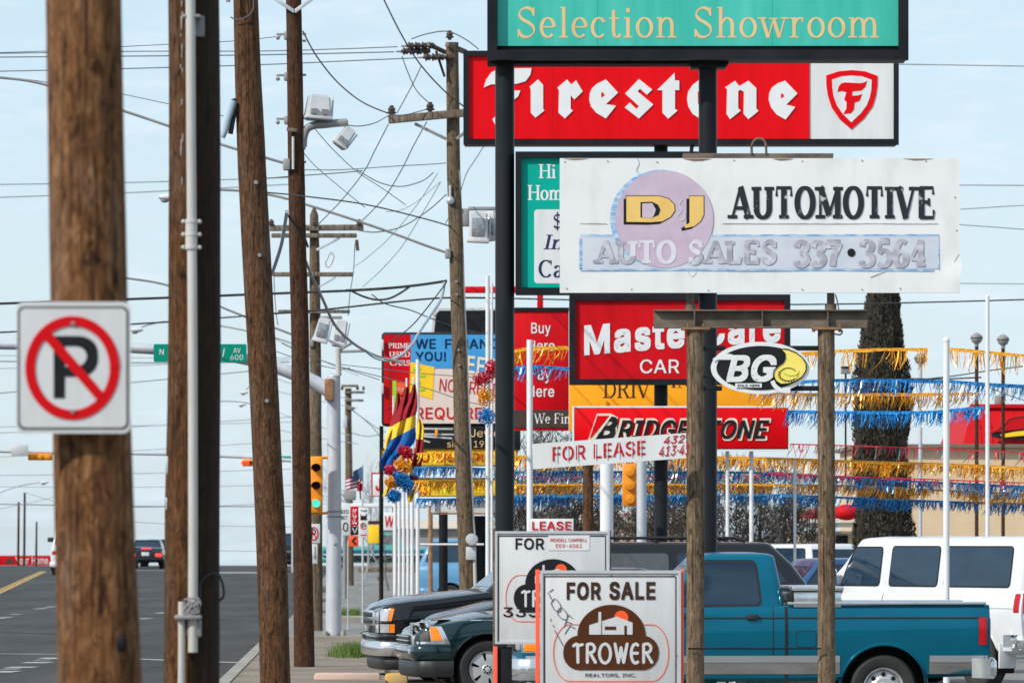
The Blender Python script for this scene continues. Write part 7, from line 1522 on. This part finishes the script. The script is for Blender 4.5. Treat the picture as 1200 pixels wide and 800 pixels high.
SB = thing('shop_building', 'small cream building with a red roof edge and a dark doorway', 'building', (at(965, 0, 138).x, 138, 0))
D_ = 138; mb = MB(); a, b = at(938, 622, D_), at(1016, 622, D_); mb.box(((a.x + b.x) / 2, D_ + 4, a.z / 2), (b.x - a.x, 8, a.z)); mb.build('wall', M['tan'], SB, 0)
mb = MB(); p = [at(935,612,D_), at(1018,606,D_), at(1018,589,D_), at(960,596,D_)]; mb.add([q + Vector((0,-.5,0)) for q in p] + [q + Vector((0,6,.0)) for q in p], [(0,1,2,3),(7,6,5,4),(0,4,5,1),(1,5,6,2),(2,6,7,3),(3,7,4,0)]); mb.build('roof', M['roofred'], SB, 0)
for (y0, y1, off) in ((607.5,610.5,.55),(612,617.5,.42),(622,625,.15)):
    mb = MB(); a, b = at(937, y1, D_), at(1018, y0, D_); mb.box(((a.x + b.x) / 2, D_ - off / 2, (a.z + b.z) / 2), (b.x - a.x, off, b.z - a.z)); mb.build('cornice', M['cornice'], SB, 0)
mb = MB(); a, b = at(979.5, 668, D_), at(993.5, 627, D_); mb.box(((a.x + b.x) / 2, D_ - .02, (a.z + b.z) / 2), (b.x - a.x, .1, b.z - a.z)); mb.build('door', M['black'], SB, 0)
AW = thing('red_canopy', 'small rounded red canopy by the cypress trunk above the doorway', 'awning', at(990, 602, 130)); mb = MB(); mb.ball(at(992, 600, 130), .30, 16, (1,.8,.62)); mb.build('canopy', M['roofred'], AW)
# long low building far behind the posts (seen between the twigs)
LB = thing('low_building', 'pale low building far behind the white posts and twigs', 'building', (at(700, 0, 210).x, 210, zg(210)))
mb = MB(); a, b = at(640, 612, 210), at(800, 612, 210); mb.box(((a.x + b.x) / 2, 214, (a.z) / 2), (b.x - a.x, 8, a.z)); mb.build('wall', M['tan'], LB, 0); mb = MB(); a, b = at(638, 612, 210), at(802, 603, 210); mb.box(((a.x + b.x) / 2, 214, (a.z + b.z) / 2), (b.x - a.x, 8.6, b.z - a.z)); mb.build('roof', M['cornice'], LB, 0)
S = Sign('red_white_sign', 'small red and white panel under the amber traffic light back', 'sign', 125, (733, 612)); S.slab('board', 720, 599, 746, 611, .06, M['white'], .004)
for i in range(5): S.rect('red_dash', 722 + i * 4.6, 601 + (i % 2) * 4, 725.5 + i * 4.6, 604 + (i % 2) * 4, M['stencil'], 1, .004)

# ------------------------------------------------------------------ trees
def cypress(label, px, py_top, D, prof, n):
    x = at(px, 0, D).x; root = thing('cypress_tree', label, 'tree', (x, D, 0)); H = at(px, py_top, D).z
    mb = MB(); mb.tube([(x, D, 0), (x + .03, D, H * .5), (x, D, H * .95)], [.16,.11,.02], 10); mb.build('trunk', M['bark'], root)
    mb = MB(); r2 = random.Random(3)
    for _ in range(n):
        z = r2.uniform(.25, H); rr = interp([p[0] for p in prof], [p[1] for p in prof], z / H)
        a = r2.uniform(0, 6.283); rr *= 1 + .32 * noise.noise(Vector((math.cos(a) * 2.2, math.sin(a) * 2.2, z * 1.3))) + .07 * noise.noise(Vector((math.cos(a) * 5, math.sin(a) * 5, z * 4)))
        k = (.62 + .38 * math.sqrt(r2.random())) * rr; p = Vector((x + math.cos(a) * k, D + math.sin(a) * k, z))
        d = Vector((math.cos(a) * r2.uniform(.1,.6), math.sin(a) * r2.uniform(.1,.6), 1.0 + r2.gauss(0,.25))).normalized() * r2.uniform(.035,.10); t = Vector((-math.sin(a + r2.gauss(0,.7)), math.cos(a + r2.gauss(0,.7)), r2.gauss(0,.2))) * r2.uniform(.009,.022)
        mb.add([p - t, p + t, p + d * .6 + t * .8, p + d, p + d * .6 - t * .8], [(0, 1, 2, 3, 4)])
    mb.build('crown', M['cypress'], root, 0, recalc=False)
    mb = MB(); pr = [(0.001, .2)] + [(p[1] * .74 + .0, p[0] * H) for p in prof if p[0] > .02]; mb.lathe(pr, (x, D, 0), 'z', 18); mb.build('inner_crown', M['cypress'], root)
cypress('tall narrow dark cypress rising behind the white dealer board', 1034, 250, 108, [(0,.42),(.05,.50),(.3,.52),(.5,.53),(.62,.47),(.75,.33),(.9,.22),(1,.05)], 60000)
def twigtree(name, label, px, D, H, spread, m, seed, levels=5, trunk=.10, n0=1, cat='tree', base=None):
    r2 = random.Random(seed); x = at(px, 0, D).x; root = thing(name, label, cat, (x, D, zg(D)))
    T_, C_ = MB(), MB()
    def grow(p, d, ln, r, lv):
        pts = [p]; q = p
        for _ in range(3): q = q + d * ln / 3 + Vector((r2.gauss(0, .05), r2.gauss(0, .05), r2.gauss(0, .03))) * ln; pts.append(q)
        (T_ if lv >= levels - 1 else C_).tube(pts, [r, r * .9, r * .8, r * .65], 5 if lv > 1 else 3, cap=False)
        if lv == 0: return
        for _ in range(r2.choice((2, 3, 3, 4)) if lv > 1 else 4):
            ax = Vector((r2.gauss(0, 1), r2.gauss(0, 1), r2.gauss(0, .5))); nd = (d + ax.normalized() * r2.uniform(.4, .85) * spread + Vector((0, 0, .12))).normalized()
            grow(pts[r2.choice((1, 2, 3, 3))], nd, ln * r2.uniform(.62, .82), r * .58, lv - 1)
    for _ in range(n0): grow(Vector((x + (r2.gauss(0, .25) if n0 > 1 else 0), D, zg(D))), Vector((r2.gauss(0, .25 * n0 ** .3), r2.gauss(0, .2), 1)).normalized(), H * .34, trunk, levels - 1)
    T_.build('trunk', M[m], root, 60, recalc=False); C_.build('crown', M[m], root, 60, recalc=False); return root
twigtree('bare_tree', 'pale leafless tree behind the flag and signal mast', 455, 190, 5.4, 1.0, 'twigpale', 5, 6, .05)
twigtree('bare_tree', 'smaller pale leafless tree left of the flag pole bundle', 425, 200, 4.2, 1.1, 'twigpale', 8, 5, .045)
def brush(label, px, D, H, W_, n, seed, m='twig'):
    """dense leafless brush: stems plus a cloud of fine twigs"""
    r2 = random.Random(seed); x = at(px, 0, D).x; z0 = zg(D); root = thing('bare_bush', label, 'bush', (x, D, z0), 'leafless bushes behind the car lot')
    mb = MB()
    for _ in range(9):
        a = r2.uniform(0, 6.28); mb.tube(smoothline([(x + math.cos(a) * .1, D + math.sin(a) * .1, z0), (x + math.cos(a) * W_ * .25, D + math.sin(a) * .3, z0 + H * .4), (x + math.cos(a) * W_ * .42 + r2.gauss(0,.1), D + math.sin(a) * .5, z0 + H * .85)], 4), [.03 - .0028 * i for i in range(9)], 5)
    mb.build('stems', M[m], root, 60)
    mb = MB()
    for _ in range(n):
        u, v, k = r2.uniform(-1, 1), r2.uniform(-1, 1), r2.random()
        h = k ** .8; lim = math.sqrt(max(0, 1 - h * h * .85)) * (1 + .35 * noise.noise(Vector((u * 2 + px, h * 3, v))))
        if abs(u) > lim or abs(v) > lim: continue
        if noise.noise(Vector((x + u * W_ / 2, v, h * H)) * 2.2) < -.22: continue
        p = Vector((x + u * W_ / 2, D + v * .7, z0 + .1 + h * (H - .1))); d = Vector((u + r2.gauss(0, .7), r2.gauss(0, .6), 1.1 + r2.gauss(0, .5))).normalized() * r2.uniform(.10, .32); t = d.orthogonal().normalized() * r2.uniform(.007, .014); t = Matrix.Rotation(r2.uniform(0, 6.28), 3, d) @ t
        mb.add([p - t, p + t, p + d], [(0, 1, 2)])
    mb.build('twigs', M[m], root, 0, recalc=False); return root
for i, (px, D, H, W_, n, lab) in enumerate(((612,118,4.0,1.7,9000,'dense brown leafless bush behind the black sign post and white pole'),(648,120,4.2,1.9,9000,'brown leafless bush under the brown strip board'),(688,119,3.6,1.6,6000,'brown leafless bush behind the for lease banner'),(735,124,3.2,1.7,5500,'dark leafless bush behind the amber signal back'),(772,122,3.9,1.8,8000,'dark leafless bush behind the slim black post'),(806,120,3.8,1.6,7000,'dark leafless bush left of the left rusty pipe'),(862,121,3.6,1.8,8000,'dark leafless bush under the tyre brand board'),(902,122,3.4,1.7,7000,'dark leafless bush right of the short white legs'),(940,123,3.3,1.5,5500,'dark leafless bush beside the right rusty pipe'))):
    brush(lab, px, D, H, W_, int(n * 1.15), 20 + i)
twigtree('dry_bush', 'low dry brown bush beside the white pole bundle', 503, 135, .8, 1.2, 'bushbrown', 55, 4, .03, 9, 'bush')

# ------------------------------------------------------------------ small things round the intersection
S = Sign('speed_limit_sign', 'white speed limit sign half behind the signal mast', 'sign', 118, (402, 627)); S.slab('plate', 392, 590, 410.5, 627, .02, M['white'], .003); S.text('SPEED', (393.5, 597, 408.5, 601.5), M['inkblack'], .01, 0, 1, .002); S.text('LIMIT', (394.5, 604, 407, 608.5), M['inkblack'], .01, 0, 1, .002); S.text('40', (394, 611.5, 408, 622.5), M['inkblack'], .01, 0, 1, .002)
post('sign_post', 'thin grey post of the speed limit sign', 407.8, 627, 1.6, 118.1, M['galv'], 'sign post')
S = Sign('tow_away_sign', 'tall white tow away no parking sign on a thin grey post', 'sign', 116, (425, 629)); S.slab('plate', 420.5, 595, 431.5, 629, .02, M['white'], .003); S.text('TOW', (422, 597, 430, 599.5), M['inkblack'], .01, 0, 1, .002); S.poly('tow_symbol', [[(422,601),(424,604),(428,604),(430,601),(429.5,606.5),(430,609),(422,609),(422.5,606.5)]], M['inkblack'], 1, .002); S.poly('ban_ring', ribbon(arc(425.7, 616, 3.1, 3.8, 0, 360, 24), lambda a, b: .9), M['signred'], 1, .002); S.text('P', (424, 613.5, 427.5, 618.5), M['inkblack'], .0, 0, 2, .002); S.rect('arrow', 422.5, 626, 429.5, 627.2, M['signred'], 1, .002)
post('sign_post', 'thin grey post of the tow away sign', 425.2, 629, 2.2, 116.1, M['galv'], 'sign post', py1=729)
S = Sign('red_banner_sign', 'narrow red and white sign left of the tow away sign', 'sign', 119, (415, 616)); S.slab('plate', 411, 593, 420, 616, .02, M['signred'], .003); S.text('SE', (413, 596, 418, 614), M['letwhite'], .0, 0, 1, .002)
S = Sign('chevron_sign', 'orange and black chevron arrow sign past the speed limit sign', 'sign', 122, (414, 640)); S.slab('plate', 408.5, 627, 420, 640, .02, M['sunorange'], .003); S.poly('chevron', [[(416.5,628.5),(411.5,633.5),(416.5,638.5),(418,637),(414.5,633.5),(418,630)]], M['inkblack'], 1, .002)
S = Sign('black_sign', 'small black sign with a white v behind the red and white sign', 'sign', 124, (416, 627)); S.slab('plate', 411.5, 616.5, 420, 626.5, .02, M['inkblack'], .003); S.text('V', (412.5, 618, 419, 624), M['letwhite'], .0, 0, 1, .002)
S = Sign('no_parking_sign', 'small far no parking sign attached to the pointed grey pole', 'sign', 113.5, (370, 635)); S.slab('plate', 362, 613.5, 375, 636, .02, M['signgrey'], .003); S.poly('ban_ring', ribbon(arc(367.5, 625, 5, 7.4, 0, 360, 30), lambda a, b: 1.5), M['signred'], 1, .003); S.text('P', (365, 619.5, 370, 630), M['inkblack'], .01, 0, 1, .002); S.line('ban_bar', [(364,619),(371,631)], 1.3, M['signred'], 2)
S = Sign('arrow_sign', 'narrow white arrow plate below the small far no parking sign', 'sign', 113.5, (369, 660)); S.slab('plate', 365.5, 637, 372, 660, .02, M['signgrey'], .003); S.line('arrow', [(369.3,640),(369.3,655)], .8, M['inkblack'], 1)
S = Sign('yellow_panel', 'yellow shop panel with white rim behind the tow away sign', 'sign', 165, (438, 634)); S.slab('board', 431, 615, 446, 636, .08, M['yellow'], .004); S.rect('strip', 431, 610, 446, 614, M['brownink'], 1, .01)
S = Sign('white_sign', 'white sign with a red w left of the white pole bundle', 'sign', 160, (456, 621)); S.slab('board', 448, 600, 464, 621, .06, M['white'], .004); S.text('W', (451, 604, 462, 617), M['stencil'], .03, .1, 1, .004)
CB = thing('canopy_beam', 'long thin white canopy edge behind the flag and signs', 'canopy', at(445, 592, 170)); mb = MB(); a, b = at(398, 594, 170), at(500, 589.5, 170); mb.bbox(((a.x + b.x) / 2, 171, (a.z + b.z) / 2), (b.x - a.x, 2, b.z - a.z), .01); mb.build('edge', M['whitepole'], CB)
for px in (404, 462): mb = MB(); mb.cyl(at(px, 594, 170.5), (at(px, 0, 170.5).x, 170.5, zg(170)), .06); mb.build('support', M['armgrey'], CB)
GB = thing('shop_building', 'low grey shop front far behind the white pole bundle', 'building', (at(495, 0, 330).x, 330, 0)); mb = MB(); a, b = at(432, 618, 330), at(600, 618, 330); mb.box(((a.x + b.x) / 2, 334, a.z / 2 - .5), (b.x - a.x, 8, a.z + 1)); mb.build('wall', M['armgrey'], GB, 0); mb = MB(); a, b = at(431, 619, 330), at(601, 608, 330); mb.box(((a.x + b.x) / 2, 333.8, (a.z + b.z) / 2), (b.x - a.x, 8.4, b.z - a.z)); mb.build('fascia', M['cornice'], GB, 0)
SD = thing('box_lamp', 'grey box lamp on a bracket beside the small distant wooden pole', 'lamp', at(410, 581, 150)); mb = MB(); mb.bbox(at(410, 580, 150), (.32,.2,.26), .03); mb.build('housing', M['armgrey'], SD); mb = MB(); mb.bbox(at(407, 574, 150), (.40,.1,.05), .01); mb.build('bracket', M['galv'], SD)
FP = thing('flag', 'small american flag of red and white stripes with a blue corner', 'flag', at(424, 590, 140))
for i in range(7):
    mb = MB(); V = []
    for k in range(9):
        t = k / 8; x0 = 424.5 - 19 * t; yb = 553 + 8.5 * t; y0 = yb + i * 2.05 + 1.0 * math.sin(t * 5); y1 = y0 + 2.05; dy = .12 * math.sin(t * 6)
        for yy in (y0, y1): q = at(x0, yy, 140); q.y += dy; V.append(q)
    mb.add(V, [(2 * k, 2 * k + 1, 2 * k + 3, 2 * k + 2) for k in range(8)]); mb.build('stripe', M['cl_red'] if i % 2 == 0 else M['cl_white'], FP, 60, recalc=False)
mb = MB(); V = []
for k in range(6):
    t = k / 5; x0 = 424.7 - 11 * t; 
    for yy in (546 + 6 * t, 560 + 4 * t): q = at(x0, yy, 139.93); q.y += .12 * math.sin(t * .55 * 6); V.append(q)
mb.add(V, [(2 * k, 2 * k + 1, 2 * k + 3, 2 * k + 2) for k in range(5)]); mb.build('canton', M['cl_navy'], FP, 60, recalc=False)
mb = MB(); mb.cyl(at(424.8, 544, 140.05), at(424.8, 668, 140.05), .022, seg=8); mb.build('staff', M['galv'], FP)
cloth('folded_flag', 'small drooping red and white flag end below the american flag', [(419,566,425,566),(418,575,425,575),(420,585,426,585)], 139.6, [(0,'cl_red'),(1,'cl_white')])
# timbers and rocks on the far lot
for i, (px0, px1, py, h, lab) in enumerate(((372,388,690,7,'short pale timber lying at the left of the far lot'),(368,386,703,4,'lower short timber behind the signal mast'),(372,385,716,3,'thin timber near the side street kerb'),(420,508,667,6,'long pale timber barrier in front of the green pickup'),(488,508,676,6,'timber barrier end by the dry bush'))):
    D, _ = groundpt((px0 + px1) / 2, py + h / 2); s = D / F; mb = MB(); x0, x1 = (px0 - 600) * s, (px1 - 600) * s; z = zg(D) + h * s / 2 + .01
    mb.bbox(((x0 + x1) / 2, D, z), (x1 - x0, .25, h * s), .03); o = mb.build('timber', M['wood_arm'], None, loc=((x0 + x1) / 2, D, zg(D))); tag(o, lab, 'timber')
for i, (px, py, r, lab) in enumerate(((404,714,4,'brown rock beside the tow away sign post'),(416,715,5,'pale rock right of the brown rock'),(446,676,4,'dark block at the foot of the short brown post'))):
    D, x = groundpt(px, py + r); bm = bmesh.new(); bmesh.ops.create_icosphere(bm, subdivisions=3, radius=r * D / F)
    for v in bm.verts: v.co *= 1 + .25 * noise.noise(v.co * 9 + Vector((i * 7, 0, 0)))
    mb = MB(); mb.addbm(bm, (x, D, zg(D) + r * D / F * .7)); bm.free(); o = mb.build('rock', M[('wood_arm','concrete','bark')[i]], None, 60, loc=(x, D, zg(D))); tag(o, lab, 'rock')
tuft('grass', 412, 722, 14, 10, 500, 'sparse yellow green weeds round the rocks')
# left distance
S = Sign('red_trailer', 'long red hoarding with white letters on the crest of the road', 'billboard', 309, (30, 664)); S.slab('board', -70, 650.5, 63, 662.5, .3, M['red2'], .01); S.text('Your Home H', (18, 652, 64, 660.5), M['letwhite'], .01, 0, 1, .01); S.rect('base_rail', -70, 662, 63, 664.8, M['galv'], 1, .05); S.poly('dark_arch', [ell(11, 660, 5, 6, 20, 180, 360)], M['darkbrown'], 1, .01)
for px in (-60, 0, 55): mb = MB(); mb.cyl(at(px, 663, 309.3), (at(px, 0, 309.3).x, 309.3, -.2), .06); mb.build('leg', M['galv'], S.root)
tk = simplecar('van', 'white van on the road mostly hidden behind the thick tan pole', 'van', 91, 245, -R(90), 5.2, 1.95, 2.0, M['p_white'], 'suv'); tk.block('mirror', (-.9,1.22,1.5), (.2,.3,.2), 'trim', .04); tk.block('mirror', (-.9,-1.22,1.5), (.2,.3,.2), 'trim', .04)
dk = simplecar('car', 'dark vehicle on the road between the two dark brown poles', 'suv', 339, 262, -R(90), 4.8, 1.75, 1.9, M['p_black'], 'suv', tail='lit_brake')
c2 = simplecar('car', 'second dark car ahead of the black sedan, peeking out on its right', 'car', 186, 292, -R(90), 4.6, 1.42, 1.8, M['p_grey'], 'sedan', tail='lit_brake')

# ------------------------------------------------------------------ street lamp arms
def lamparm(label, pts, D, rpx, head=None, mm='armgrey'):
    root = thing('street_light', label, 'street light', at(pts[-1][0], pts[-1][1], D)); mb = MB(); mb.tube(smoothline([at(x, y, D) for x, y in pts], 6), rpx * D / F / 2, 10); mb.build('arm', M[mm], root)
    q = at(pts[-1][0], pts[-1][1] + 1, D); mb = MB(); mb.bbox(q, (.10,.12,.16), .02); mb.build('mounting_plate', M[mm], root)
    if head:
        c = at(head[0], head[1], D); s = D / F; mb = MB(); mb.ball(c, head[2] * s, 16, (1,.5,.36)); mb.build('lamp_head', M['flood'], root); mb = MB(); mb.ball(c - Vector((head[2] * s * .25,0,head[2] * s * .3)), head[2] * s * .5, 12, (1,.6,.6)); mb.build('lens', M['lens'], root)
    return root
lamparm('long street light arm sweeping left from the dark red pole', ((-60,88),(0,91),(54,99.5),(145,130),(200,148.5),(260,169.5),(312,185),(336,192)), D4 - .1, 3.2)
lamparm('street light with a cobra head reaching left from the pole with two crossarms', ((203,226),(240,222.5),(281,223.5),(320,229),(360,240),(440,266),(500,288),(525,296.5)), D6 - .1, 3.0, (196,231,11))
lamparm('street light arm reaching left from the pointed grey pole behind the tan pole', ((110,321),(150,326),(199,335),(260,360),(285,370),(335,389),(365,401)), D5 - .1, 2.6)
lamparm('distant street light with a small head above the green street sign', ((166,383),(182,378.5),(200,377),(260,382),(330,398),(368,415)), D5 + 40, 1.6, (160,386.5,8))
lamparm('far twin lamp, upper of the two small heads by the leaning pole', ((288,456),(296,452),(310,452)), 215, 1.2, (286,460,5)); lamparm('far twin lamp, lower of the two small heads by the leaning pole', ((250,470.5),(268,470),(290,472),(310,478)), 215, 1.2, (284,474,5))
lamparm('far small street light over the left crest of the road', ((50,565),(36,566.5),(20,570),(0,577),(-20,586)), 260, 1.0, (52,565,5))

# ------------------------------------------------------------------ overhead wires
def wirecurve(label, pts, D, wpx, m='wire', D1=None, cat='wire', group='overhead wires', name='overhead_wire'):
    n = len(pts); P = smoothline([at(x, y, D + ((D1 or D) - D) * i / (n - 1)) for i, (x, y) in enumerate(pts)], 8)
    c = P[len(P) // 2]; mb = MB(); mb.tube(P, [wpx * p.y / F / 2 for p in P], 6); o = mb.build(name, M[m], None, loc=tuple(c)); tag(o, label, cat, group)
Wd = [
 ('top one of three level wires ending at the upper crossarm insulators', [(-40,64),(0,62),(150,55.5),(270,48.5),(306,60),(400,57.5),(470,55)][:0] or [(-40,63.5),(150,60.5),(306,60),(400,57.5),(466,55)], 95, 1.1),
 ('middle one of three level wires ending at the upper crossarm insulators', [(-40,67.5),(150,66),(306,64.5),(462,61)], 95, 1.3),
 ('lowest of three level wires ending at the upper crossarm insulators', [(-40,84.5),(150,80.5),(306,76),(420,71),(490,68)], 95, 1.2),
 ('thin wire rising to the dark red pole top bracket from the left', [(-40,63),(54,60),(150,54.5),(270,48.5),(330,42.5)], 80, .9),
 ('thin pair wire above the long street light arm', [(30,93),(100,103),(146,111),(200,122.5),(262,136)], 90, .9),
 ('black wire running down from the picture top to the upper crossarm', [(446,-8),(470,40),(492,75),(520,106),(545,126)], 88, 1.7, 'cable'),
 ('black drop wire sagging from the dark red pole to the lower crossarm', [(355,37),(371,66),(396,97),(425,120),(455,133)], 80, 1.7, 'cable', 95),
 ('black jumper looped from the lower crossarm to the floodlight bracket', [(501,128),(470,136),(459,134),(440,144),(420,148),(405,146)], 94, 1.2, 'cable', 80),
 ('curved jumper over the top insulator of the pole with two crossarms', [(482,46),(500,40),(524,37),(545,46),(561,58)], 95, 1.2, 'cable'),
 ('jumper from the strain insulators down to the right lower insulator', [(471,66),(478,85),(488,106),(504,122)], 94.5, 1.2),
 ('jumper crossing from the upper wire down to the left lower insulator', [(494,77),(482,102),(465,133)], 94.5, 1.2),
 ('long diagonal wire from the left lower insulator to the pointed pole', [(455,146),(440,175),(426,202),(400,235),(371,265)], 95, 1.2, 'wire', 116),
 ('long diagonal wire from the lower crossarm middle to the pointed pole', [(500,143),(484,172),(470,200),(450,232),(420,263)], 95, 1.2, 'wire', 116),
 ('diagonal wire beside the black sign post below the tyre sign', [(570,167),(555,190),(546,205),(536,235),(522,262)], 96, 1.0),
 ('wire descending from the floodlight arm to the pole with two crossarms', [(368,150),(390,175),(418,201),(450,222),(475,240)], 84, 1.0, 'wire', 95),
 ('short guy wire sloping down right of the dark red pole', [(355,178),(365,190),(380,204),(420,237),(428,243)], 85, .9),
 ('level wire between the dark red pole and the pole with two crossarms', [(357,199),(400,199),(460,195),(505,192.5),(523,191)], 90, 1.0),
 ('lower wire from the leaning pole across to the lit meter pole', [(312,209),(350,206),(400,202.5),(425,200)], 84, 1.2),
 ('black service wire from the leaning pole to the meter dome', [(312,225.5),(357,230),(430,240),(500,257),(527,265)], 70, 1.7, 'cable', 95),
 ('sagging wire loop left of the pole with two crossarms', [(418,199),(445,214),(470,218.5),(495,212),(508,202)], 93, 1.2),
 ('wire curving down from the meter pole to the pointed pole arm', [(523,228),(500,248),(470,266),(440,272),(420,270)], 95, 1.3, 'cable', 115),
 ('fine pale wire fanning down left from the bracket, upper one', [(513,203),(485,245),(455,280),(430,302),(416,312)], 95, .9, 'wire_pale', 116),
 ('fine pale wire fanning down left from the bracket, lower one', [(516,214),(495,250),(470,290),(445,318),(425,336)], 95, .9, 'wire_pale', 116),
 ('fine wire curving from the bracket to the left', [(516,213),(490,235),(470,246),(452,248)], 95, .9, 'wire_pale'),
 ('thick black cable crossing the road at the top edge of the parking sign', [(-40,357),(20,355),(150,350.5),(230,347.5),(318,344),(410,340.5)], 96, 3.0, 'cable'),
 ('black cable bundle rising to the pole with two crossarms', [(405,340.5),(450,338),(490,334),(524,329)], 96, 3.2, 'cable'),
 ('sagging loop under the black cable bundle', [(410,340),(425,347),(440,351),(455,350),(468,344),(480,336)], 96, 2.4, 'cable'),
 ('long black cable just above the patchwork board, running right', [(318,367.5),(357,365),(410,359.5),(470,353),(520,349),(570,349)], 96, 2.2, 'cable'),
 ('black cable crossing under the white dealer board towards the right', [(570,349),(700,352),(880,356.5),(1000,356),(1090,354),(1215,350.5),(1600,338)], 100, 1.7, 'cable'),
 ('black cable behind the parking sign, left part', [(-40,391),(18,388.5),(90,384),(150,380),(200,377)], 110, 2.0, 'cable'),
 ('black cable left of the leaning pole below the upper cable', [(200,377),(250,373),(290,370),(322,367)], 104, 1.8, 'cable', 96),
 ('thick grey guy cable slanting right from the dark red pole', [(358,305),(366,325),(378,350),(392,380),(410,399),(430,412),(450,420),(470,424)], 81, 3.4, 'armgrey', 100),
 ('dark cable band wrapped slantwise round the dark red pole', [(336,251),(342,258),(349,268),(357,279),(361,290)], 78.45, 2.6, 'black'),
 ('dark wire from the cable bundle down to the red panel', [(523,331),(505,355),(486,378),(470,392),(455,402)], 94, 1.5, 'cable', 103),
 ('drooping wire from the cable loop to the patchwork board', [(436,345),(452,356),(480,363),(500,371),(530,382),(560,390)], 96, 1.4, 'cable', 102),
 ('vertical line wire on the right of the pointed pole', [(416,285),(415,305),(414,320),(410,345),(408,370)], 115, 1.0),
 ('thin wire at the left of the pointed pole', [(321,322),(322,345),(324,370),(326,381)], 115, 1.0),
 ('upper right wire level with the tyre sign bottom frame', [(700,71),(1050,75.5),(1120,76.5),(1600,84)], 130, 1.0),
 ('right wire level with the upper lettering of the white dealer board', [(750,216),(1120,217),(1600,220)], 130, 1.0), ('right wire slightly rising beside the white dealer board', [(800,262),(1120,245.5),(1215,240),(1600,222)], 130, .9), ('right wire slightly falling beside the white dealer board', [(800,240),(1120,263),(1215,270),(1600,300)], 130, .9), ('lowest thin wire right of the white dealer board', [(800,330),(1120,332),(1600,336)], 130, .8),
 ('dark wire behind the upper blue garland at the right', [(1085,444),(1120,440),(1160,434),(1215,427)], 112, 1.4, 'cable'), ('dark cable end above the blue garland right of the cypress', [(1040,443),(1100,444),(1150,442)], 112, 1.8, 'cable'),
 ('thin loose wire crossing the right end of the blue garland', [(1155,452),(1180,462),(1215,474)], 100, 1.1),
 ('wire in front of the patchwork board, upper', [(400,427),(445,432),(500,438),(560,442)], 102, .9), ('wire in front of the patchwork board, lower', [(400,430),(445,441),(500,455),(545,470),(578,476)], 102, 1.0),
 ('grey wire from mast riser towards the distant pole', [(330,402),(360,416),(400,430),(445,445)], 108, 1.0), ('second grey wire from the mast towards the distant pole', [(322,411),(360,424),(395,432),(410,431)], 108, 1.0),
 ('fine wire crossing down right past the distant pole', [(410,478),(430,494),(445,510),(470,540)], 205, .8), ('fine wire from the distant pole sagging to the cabinet board', [(412,507),(430,511),(450,508)], 205, .8, 'wire'), ('fine wire over the bare tree', [(412,480),(440,500),(452,506)], 205, .8)]
for q in Wd: wirecurve(q[0], q[1], q[2], q[3], *(q[4:5] or ['wire']), D1=q[5] if len(q) > 5 else None)
# faint far wires over the left of the road: nothing tells these apart
LF = [(-20,216.5,340,208,1.0),(-20,232,340,216,1.0),(-20,416,340,419,.9),(-20,423,340,424,1.2),(-20,432,340,421,.9),(-20,462,340,430,1.0),(-20,508,345,488,.9),(-20,500,345,494,.8),(-20,536,345,516,.8),(-20,557,345,549,.9),(-20,570,345,568,.7),(-20,590,345,593,1.0),(150,594,345,588,.8),(150,611,345,617,.8),(150,640,345,646,.8),(-20,600,110,570,.7),(30,577,110,598,.7),(312,392,420,440,.9),(312,440,420,470,.9),(312,455,420,478,.9),(312,478,410,510,.8),(312,500,420,520,.8)]
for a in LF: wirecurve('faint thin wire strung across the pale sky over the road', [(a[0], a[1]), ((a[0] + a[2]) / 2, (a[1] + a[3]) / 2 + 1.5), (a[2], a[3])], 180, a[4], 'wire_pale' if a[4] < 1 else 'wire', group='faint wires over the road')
wirecurve('pale blue flexible tube hanging between the leaning and dark red poles', [(336,248),(334,262),(330,285),(324,305),(318,322)], 60, 4.5, 'blueconduit', name='flexible_tube', cat='tube', D1=66)
wirecurve('pale blue flexible tube draped from the pole with two crossarms to the board', [(521,330),(517,350),(504,370),(492,388),(484,402),(470,416),(455,422),(440,419),(430,412)], 94.5, 3.4, 'blueconduit', name='flexible_tube', cat='tube')
wirecurve('grey cable tail in front of the red panel', [(450,420),(462,422),(473,426)], 94.4, 3.0, 'armgrey', name='flexible_tube', cat='tube')
